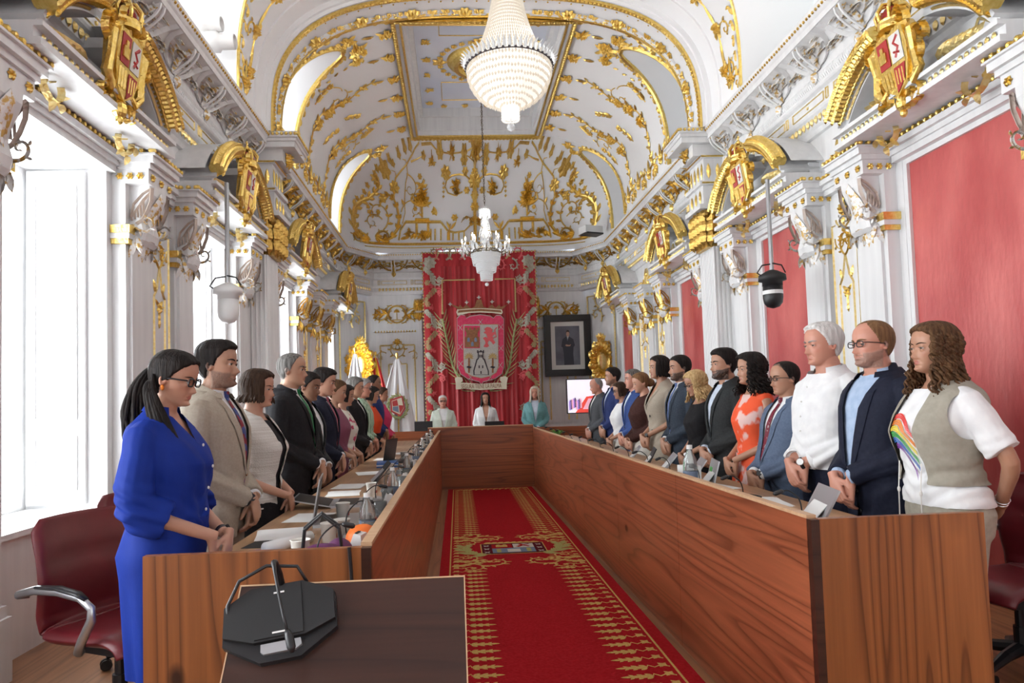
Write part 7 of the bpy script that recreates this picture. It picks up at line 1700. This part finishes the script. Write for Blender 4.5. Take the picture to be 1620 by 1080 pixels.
def l10():
    P = make_person(0, X=-1.18, Y=8.62, rz=Lz, yaw=-4, H=1.735, vox=.0075, skin='rosy', hair='hair_grey', pitch=8, lid=.8, top=-1, label='grey-haired person with glasses in a green striped shirt')
    upper(P, 'shirt', 'c_greenstripe', .022, .92, .9, 1.50, seed=31, amp=.004, sl=(.062,.058,.048)); collar(P, 'c_greenstripe'); trousers(P, 'c_black', 1.04); hair_cap(P, 'full', .028, 1.3, .005, 31); glasses(P, 'bead_dark')
def l11():
    P = make_person(0, X=-1.17, Y=9.35, rz=Lz, yaw=-4, H=1.66, fem=True, vox=.008, skin='olive', hair='hair_black', pitch=14, lid=1, top=-1, label='dark-haired person with an orange shawl over black, looking down')
    upper(P, 'top', 'c_black', .014, .9, .9, 1.48, seed=32, sl=(.05,.046,.036)); upper(P, 'shawl', 'c_orange2', .034, 1.08, .35, 1.48, seed=33, sl=(.070,.075,.08)); trousers(P, 'c_black'); hair_cap(P, 'fem', .045, 1.1, .006, 32); clumps(P, 50, .05, 32, wave=.01, th0=1.2, r=.016)
def l12():
    P = make_person(0, X=-1.22, Y=10.15, rz=Lz, yaw=-4, H=1.84, vox=.008, skin='dark', hair='hair_black', pitch=4, top=-1, label='tall short-haired person in a dark blue sweater near the flags')
    upper(P, 'sweater', 'c_navyblue', .022, .88, .95, 1.50, seed=34, sl=(.062,.056,.045)); trousers(P, 'c_navy'); hair_cap(P, 'high', .014, 1.2, .003, 34)
def l13():
    P = make_person(0, X=-1.17, Y=10.75, rz=Lz, yaw=-4, H=1.68, fem=True, vox=.008, skin='tan', hair='hair_dkbrown', pitch=4, top=-1, label='person in a bright pink jacket, farthest of the left row')
    upper(P, 'jacket', 'c_pink', .024, .85, .95, 1.49, seed=35, sl=(.062,.058,.05)); trousers(P, 'c_cream'); hair_cap(P, 'fem', .03, 1.1, .006, 35)
# ---------------- behind the presiding desk
def w1():
    P = make_person(0, X=-.26, Y=12.45, rz=-90, yaw=4, H=1.54, fem=True, g=1.15, vox=.008, skin='rosy', hair='hair_white', brow='hair_grey', pose='front', label='person with short white hair and glasses in a pale mint jacket, left of the three')
    jacket(P, 'c_mint', 'c_white', None, 1.0, 41, .085, .84, .045, collar_on=False, btn='c_mint'); trousers(P, 'c_mint'); hair_cap(P, 'fem', .045, 1.1, .008, 41); glasses(P, 'black', .11, .07, .004)
def w2():
    P = make_person(0, X=.50, Y=12.45, rz=-90, yaw=0, H=1.57, fem=True, vox=.008, skin='fair', hair='hair_black', lips=(.4,.05,.05), label='person with long black hair in a white wrap blazer, middle of the three')
    jacket(P, 'c_white', None, None, 1.14, 42, .060, .84, .04, collar_on=False, btn='c_white'); trousers(P, 'c_white'); hair_cap(P, 'fem', .045, 1.1, .006, 42); clumps(P, 80, .13, 42, wave=.015, th0=.9, r=.014, out=.1)
def w3():
    P = make_person(0, X=1.39, Y=12.45, rz=-90, yaw=-6, H=1.655, fem=True, vox=.008, skin='rosy', hair='hair_ash', brow='hair_brown', pitch=4, label='person with long pale blonde hair in a teal jacket, right of the three')
    jacket(P, 'c_teal', 'c_lightblue', None, 1.05, 43, .070, .80, .05, collar_on=False, btn='c_teal'); trousers(P, 'c_teal'); hair_cap(P, 'fem', .04, 1.1, .006, 43); clumps(P, 80, .17, 43, wave=.015, th0=.9, r=.013, out=.1)
CAST = [r1,r2,r3,r4,r5,r6,r7,r8,r9,r10,r11,r12,r13,r14,l1,l2,l3,l4,l5,l6,l7,l8,l9,l10,l11,l12,l13,w1,w2,w3]
for fn in CAST: fn()
# ================================================================== things on the desks
mat('glass', (.75,.80,.80), .05, trans=.85, spec=.6); mat('cup_paper', (.74,.72,.66), .6); mat('label_red', (.35,.04,.04), .5); mat('folder_blue', (.05,.08,.35), .5); mat('sticker_green', (.10,.45,.10), .5); mat('bag_orange', (.85,.18,.02), .5); mat('bag_purple', (.12,.02,.10), .6); mat('leaf_green', (.10,.30,.05), .5); mat('tin_blue', (.05,.15,.42), .4)
rc = random.Random(11)
def put(o, x, y, z, a, label, cat, group=None):
    o.location = (x,y,z); o.rotation_euler = (0,0,R_(a)); tag(o, label, cat, group); return o
def mic():
    r = empty('desk_microphone'); b = MB(); b.add([(-.055,-.07,0),(.055,-.07,0),(.055,.07,0),(-.055,.07,0),(-.045,-.06,.022),(.045,-.06,.035),(.045,.06,.035),(-.045,.06,.022)], [(3,2,1,0),(4,5,6,7),(0,1,5,4),(1,2,6,5),(2,3,7,6),(3,0,4,7)]); b.build('base', 'plastic_grey', r)
    b = MB(); b.add([(-.046,-.05,.0225),(-.01,-.05,.028),(-.01,.05,.028),(-.046,.05,.0225)], [(0,1,2,3)]); b.build('button_strip', 'plastic_white', r)
    b = MB(); b.tube(spl([Vector(p) for p in ((.03,.04,.03),(.033,.04,.08),(.02,.03,.13),(-.02,.01,.165),(-.05,0,.168))], 4), .003, 6); b.build('gooseneck', 'black', r, smooth=True)
    b = MB(); b.tube([(-.048,.0,.168),(-.058,-.003,.166),(-.085,-.01,.158),(-.092,-.012,.156)], [.005,.010,.010,.005], 10); b.build('capsule', 'black', r, smooth=True); return r
def voter():
    r = empty('voting_unit'); b = MB().mat('plastic_white'); b.add([(-.04,-.035,0),(.04,-.035,0),(.04,.035,0),(-.04,.035,0),(-.028,-.035,.095),(.0,-.035,.10),(.0,.035,.10),(-.028,.035,.095)], [(3,2,1,0),(4,5,6,7),(0,1,5,4),(1,2,6,5),(2,3,7,6),(3,0,4,7)]); b.build('housing', parent=r)
    b = MB(); b.box((-.0385,-.02,.04),(-.0345,.02,.065)); b.build('display', 'label_red', r); b = MB(); b.box((-.01,-.02,.0985),(.0,.02,.103)); b.build('key_strip', 'black', r); return r
def cup():
    r = empty('paper_cup'); b = MB(); b.lathe([(.026,0),(.027,.002),(.036,.090),(.039,.092),(.037,.094),(.034,.090),(.025,.006),(.001,.005)], 20); b.build('body', 'cup_paper', r, smooth=True); b = MB(); b.box((-.0315,-.009,.03),(-.028,.009,.046)); b.build('printed_mark', 'label_red', r); return r
def tumbler():
    r = MB(); r.lathe([(.028,0),(.030,.003),(.034,.11),(.032,.11),(.027,.008),(.001,.008)], 16); return r.build('drinking_glass', 'glass', smooth=True)
def bottle():
    r = empty('water_bottle'); b = MB(); b.lathe([(.03,0),(.032,.004),(.033,.13),(.030,.16),(.014,.19),(.013,.205)], 16); b.build('body', 'glass', r, smooth=True); b = MB(); b.lathe([(.0135,.203),(.0135,.220),(.001,.221)], 12); b.build('cap', 'plastic_white', r); b = MB(); b.lathe([(.0335,.06),(.0335,.11)], 16); b.build('label', 'carpet_blue', r); return r
def tablet(tilt=68, case='silver_case', w=.27, h=.19, stand='plastic_white'):
    r = empty('tablet'); m = Matrix.Rotation(R_(90-tilt),4,'Y'); b = MB(); b.box((-.004,-w/2,0),(.004,w/2,h), m); b.build('back_cover', case, r)
    b = MB(); b.box((.0042,-w/2+.01,.01),(.005,w/2-.01,h-.01), m); b.build('screen', 'black', r); b = MB(); p = m @ Vector((-.004,0,h*.62)); b.add([(p.x,-.09,p.z),(p.x,.09,p.z),(p.x-.095,.09,.0),(p.x-.095,-.09,.0),(p.x+.003,-.09,p.z),(p.x+.003,.09,p.z),(p.x-.090,.09,.0),(p.x-.090,-.09,.0)], [(0,1,2,3),(7,6,5,4),(0,3,7,4),(1,5,6,2)]); b.build('kickstand', stand, r); return r
def laptop(dark=False, ang=75):
    r = empty('laptop'); mt = 'black_soft' if dark else 'silver_case'; b = MB(); b.box((-.12,-.165,0),(.11,.165,.014)); b.build('keyboard_deck', mt, r); m = Matrix.Translation((-.12,0,.014)) @ Matrix.Rotation(-R_(90-ang),4,'Y'); m = Matrix.Translation((-.12,0,.012)) @ Matrix.Rotation(R_(-(90-ang)),4,'Y')
    b = MB(); b.box((-.006,-.165,0),(0,.165,.225), m); l = b.build('lid', mt, r); b = MB(); b.box((.0005,-.155,.01),(.001,.155,.215), m); b.build('screen', 'black', l); b = MB(); b.box((-.09,-.145,.0145),(.03,.145,.0155)); b.build('keys', 'black', r); return r
def sheet(w=.21, h=.297, n=1, mt='paper'):
    b = MB()
    for k in range(n): m = Matrix.Rotation(rc.uniform(-.06,.06),4,'Z'); b.box((-w/2,-h/2,.0012*k),(w/2,h/2,.0012*k+.0009), m)
    return b.build('paper_sheets' if mt == 'paper' else 'folder', mt)
P_mic, P_vot, P_cup, P_tum, P_bot = mic(), voter(), cup(), tumbler(), bottle()
used = set()
def inst(o):
    if o.name in used: return clone(o)
    used.add(o.name); return o
NA = ['nearest','second nearest','third','fourth','fifth','sixth','seventh','eighth','ninth','tenth','eleventh','twelfth','thirteenth','fourteenth','fifteenth','sixteenth']
n = 15
for k in range(n):
    y = 2.62+k*.575
    put(inst(P_vot), -.40-.03*(k%2), y+.10, ZW, 12*(k%3-1)+180, 'white voting unit with a key strip on the left desk, %s from the front' % NA[k], 'voting unit', 'voting units on the left desk')
    put(inst(P_mic), -.47, y-.10, ZW, 180+rc.uniform(-14,14), 'black gooseneck microphone on the left desk, %s from the front' % NA[k], 'microphone', 'gooseneck microphones on the left desk')
    put(inst(P_tum), -.375-.02*(k%3), y+.30+rc.uniform(-.05,.05), ZW, 0, 'drinking glass by the panel of the left desk, %s from the front' % NA[k], 'glass', 'glasses on the left desk')
    if k % 2: put(inst(P_bot), -.39, y-.24, ZW, rc.uniform(0,90), 'small water bottle by the panel of the left desk, %s from the front' % NA[k//2], 'bottle', 'water bottles on the left desk')
for k, (x, y) in enumerate(((-.60,2.66),(-.56,3.02),(-.52,3.10),(-.60,3.62),(-.56,4.5),(-.58,5.9),(-.57,7.3))):
    put(inst(P_cup), x, y, ZW, rc.uniform(160,200), 'cream paper cup on the left desk, %s from the front' % NA[k], 'cup', 'paper cups on the left desk')
put(laptop(False, 100), -.62, 3.62, ZW, 8, 'silver laptop with its lid up near the white-cardigan person', 'laptop'); put(laptop(False, 12), -.64, 4.25, ZW, 5, 'nearly closed silver laptop in the middle of the left desk', 'laptop')
put(tablet(50,'black_soft',.27,.19,'silver_case'), -.66, 5.45, ZW, 10, 'black tablet on a stand leaning back on the left desk', 'tablet'); put(laptop(True, 100), -.60, 7.2, ZW, -15, 'open black laptop farther along the left desk', 'laptop'); put(tablet(40,'black_soft'), -.55, 8.7, ZW, 0, 'dark tablet at the far end of the left desk', 'tablet')
b = MB().mat('tin_blue'); b.box((-.10,-.13,0),(.10,.13,.045)); b.mat('plastic_white'); b.box((-.102,-.132,.016),(.102,.132,.026)); put(b.build('flat_box'), -.68, 6.7, ZW, 5, 'flat blue and white box on the left desk', 'box')
for k, (x, y, a, nn) in enumerate(((-.82,2.50,3,2),(-.84,3.32,12,2),(-.80,3.78,-8,1),(-.78,4.75,6,2),(-.80,5.15,-5,3),(-.78,6.1,10,1),(-.80,7.6,0,2),(-.78,8.4,8,1))): put(sheet(.21,.29,nn), x, y, ZW, a, 'white papers lying on the left desk, %s pile from the front' % NA[k], 'paper', 'papers on the left desk')
put(sheet(.23,.31,1,'folder_blue'), -.83, 2.82, ZW, 10, 'blue folder lying on the near end of the left desk', 'folder'); put(sheet(.22,.30,1,'black_soft'), -.80, 3.15, ZW+.0, -6, 'black folder lying on the left desk beside a rolled paper', 'folder')
b = MB(); b.tube([(-.13,0,.025),(.13,0,.025)], .025, 16); put(b.build('rolled_paper', 'paper', smooth=True), -.72, 2.98, ZW, 60, 'rolled white paper lying on the left desk', 'paper roll')
b = MB().mat('bag_orange'); b.ball((0,0,.05), (.07,.055,.055), 14, 10); b.mat('plastic_white'); b.ball((-.03,-.045,.045), (.018,.012,.014), 8, 6); put(b.build('orange_pouch', smooth=True), -.40, 2.62+.26, ZW, 20, 'orange pouch with a white badge by the near end of the left desk', 'pouch')
b = MB().mat('bag_purple'); b.ball((0,0,.045), (.09,.06,.05), 12, 8); b.ball((.06,.06,.05), (.05,.05,.05), 10, 8); bg_ = b.build('handbag', smooth=True); put(bg_, -.50, 2.56, ZW, 10, 'dark purple handbag with looped straps on the near end of the left desk', 'bag')
b = MB(); 
for s in (-.03,.03): b.tube([(-.07,s,.06),(-.06,s,.15),(0,s,.20),(.06,s,.15),(.07,s,.06)], .006, 6)
b.build('strap', 'black', bg_)
b = MB().mat('carpet_blue'); b.ball((0,0,.03), (.08,.05,.03), 12, 8); b.mat('plastic_white'); b.ball((.02,.02,.05), (.05,.04,.02), 10, 6); put(b.build('scarf', smooth=True), -.60, 2.45, ZW, 25, 'blue and white scarf bundled beside the purple handbag', 'scarf')
# right desk
for k in range(14):
    y = 2.75+k*.60
    put(clone(P_mic), 1.42, y+.15, ZW, rc.uniform(-14,14), 'black gooseneck microphone on the right desk, %s from the front' % NA[k], 'microphone', 'gooseneck microphones on the right desk')
    put(clone(P_vot), 1.34, y-.1, ZW+.0, 12*(k%3-1), 'white voting unit on the right desk, %s from the front' % NA[k], 'voting unit', 'voting units on the right desk')
    if k > 4: put(clone(P_tum), 1.36, y+.32, ZW, 0, 'drinking glass on the right desk, %s from the front' % NA[k], 'glass', 'glasses on the right desk')
tabs = [(1.45,2.86,'pale tablet propped on the right desk before the person in the white shirt','silver_case',62),(1.46,4.05,'tablet with a green sticker beside a bottle on the right desk','silver_case',75),(1.48,4.48,'silver tablet leaning back before the blonde person','silver_case',55),(1.46,5.05,'silver tablet leaning back before the person in beige','silver_case',50),(1.44,5.38,'dark-backed tablet standing before the person in brown','black_soft',62),(1.44,5.95,'farthest propped tablet on the right desk','silver_case',50)]
for i, (x, y, l, c, t) in enumerate(tabs):
    o = put(tablet(t, c), x, y, ZW+.02, -12, l, 'tablet', 'tablets on the right desk')
    if i == 1: b = MB(); m = Matrix.Rotation(R_(90-t),4,'Y'); b.box((-.006,.02,.07),(-.0042,.09,.14), m); b.build('green_sticker', 'sticker_green', o)
q = clone(P_bot); q.scale = (1.25,1.25,1.35); put(q, 1.34, 4.0, ZW, 0, 'larger clear water bottle with printed label standing on the right desk', 'bottle')
b = MB().mat('plastic_white'); b.box((-.05,-.06,0),(.05,.06,.16)); b.mat('tin_blue'); b.box((-.052,-.02,.06),(-.0495,.03,.11)); put(b.build('small_carton'), 1.40, 4.2, ZW, 5, 'white and blue carton beside the bottle on the right desk', 'carton')
for k, (x, y, a, nn, l) in enumerate(((1.44,3.12,20,5,'untidy white papers at the near end of the right desk'),(1.62,3.7,-10,2,'white papers before the stout person in slate blue'),(1.6,4.4,10,1,'single white sheet before the bearded person in charcoal'))): put(sheet(.24,.34,nn), x, y, ZW, a, l, 'paper')
b = MB(); b.tube(spl([Vector(p) for p in ((-.08,-.1,.05),(-.02,-.12,.075),(.05,-.02,.07),(.02,.1,.065),(-.05,.12,.05))], 5), .005, 6); b.box((-.06,-.09,0),(.06,.09,.05)); put(b.build('cable_box', 'black_soft'), 1.45, 3.45, ZW, 0, 'black box with a loose cable on the right desk', 'box')
b = MB().mat('leaf_green')
for k in range(10): a = 2*pi*k/10; b.tube([(0,0,.02),(.05*cos(a),.05*sin(a),.10+.02*(k%3)),(.10*cos(a),.10*sin(a),.11+.02*(k%2))], [.004,.012,.003], 5)
b.mat('plastic_white'); b.lathe([(.03,0),(.045,.06),(.04,.06)], 14); put(b.build('small_plant'), 1.45, 10.2, ZW, 0, 'small green plant at the far end of the right desk', 'plant')
# presiding desk
b = MB(); b.box((-.30,-.01,0),(.0,.01,.16)); put(b.build('name_screen', 'black'), -.42, 11.60, .95, 0, 'black screen standing on the left end of the presiding desk', 'screen')
o = laptop(True, 95); put(o, .62, 11.72, .83, -90, 'open black laptop before the person in the white blazer', 'laptop')
q = clone(P_mic); put(q, .35, 11.62, .83, 90, 'gooseneck microphone on the presiding desk', 'microphone')
put(sheet(.3,.21,4), 1.62, 11.8, .83, 0, 'stack of papers before the person in the teal jacket', 'paper')
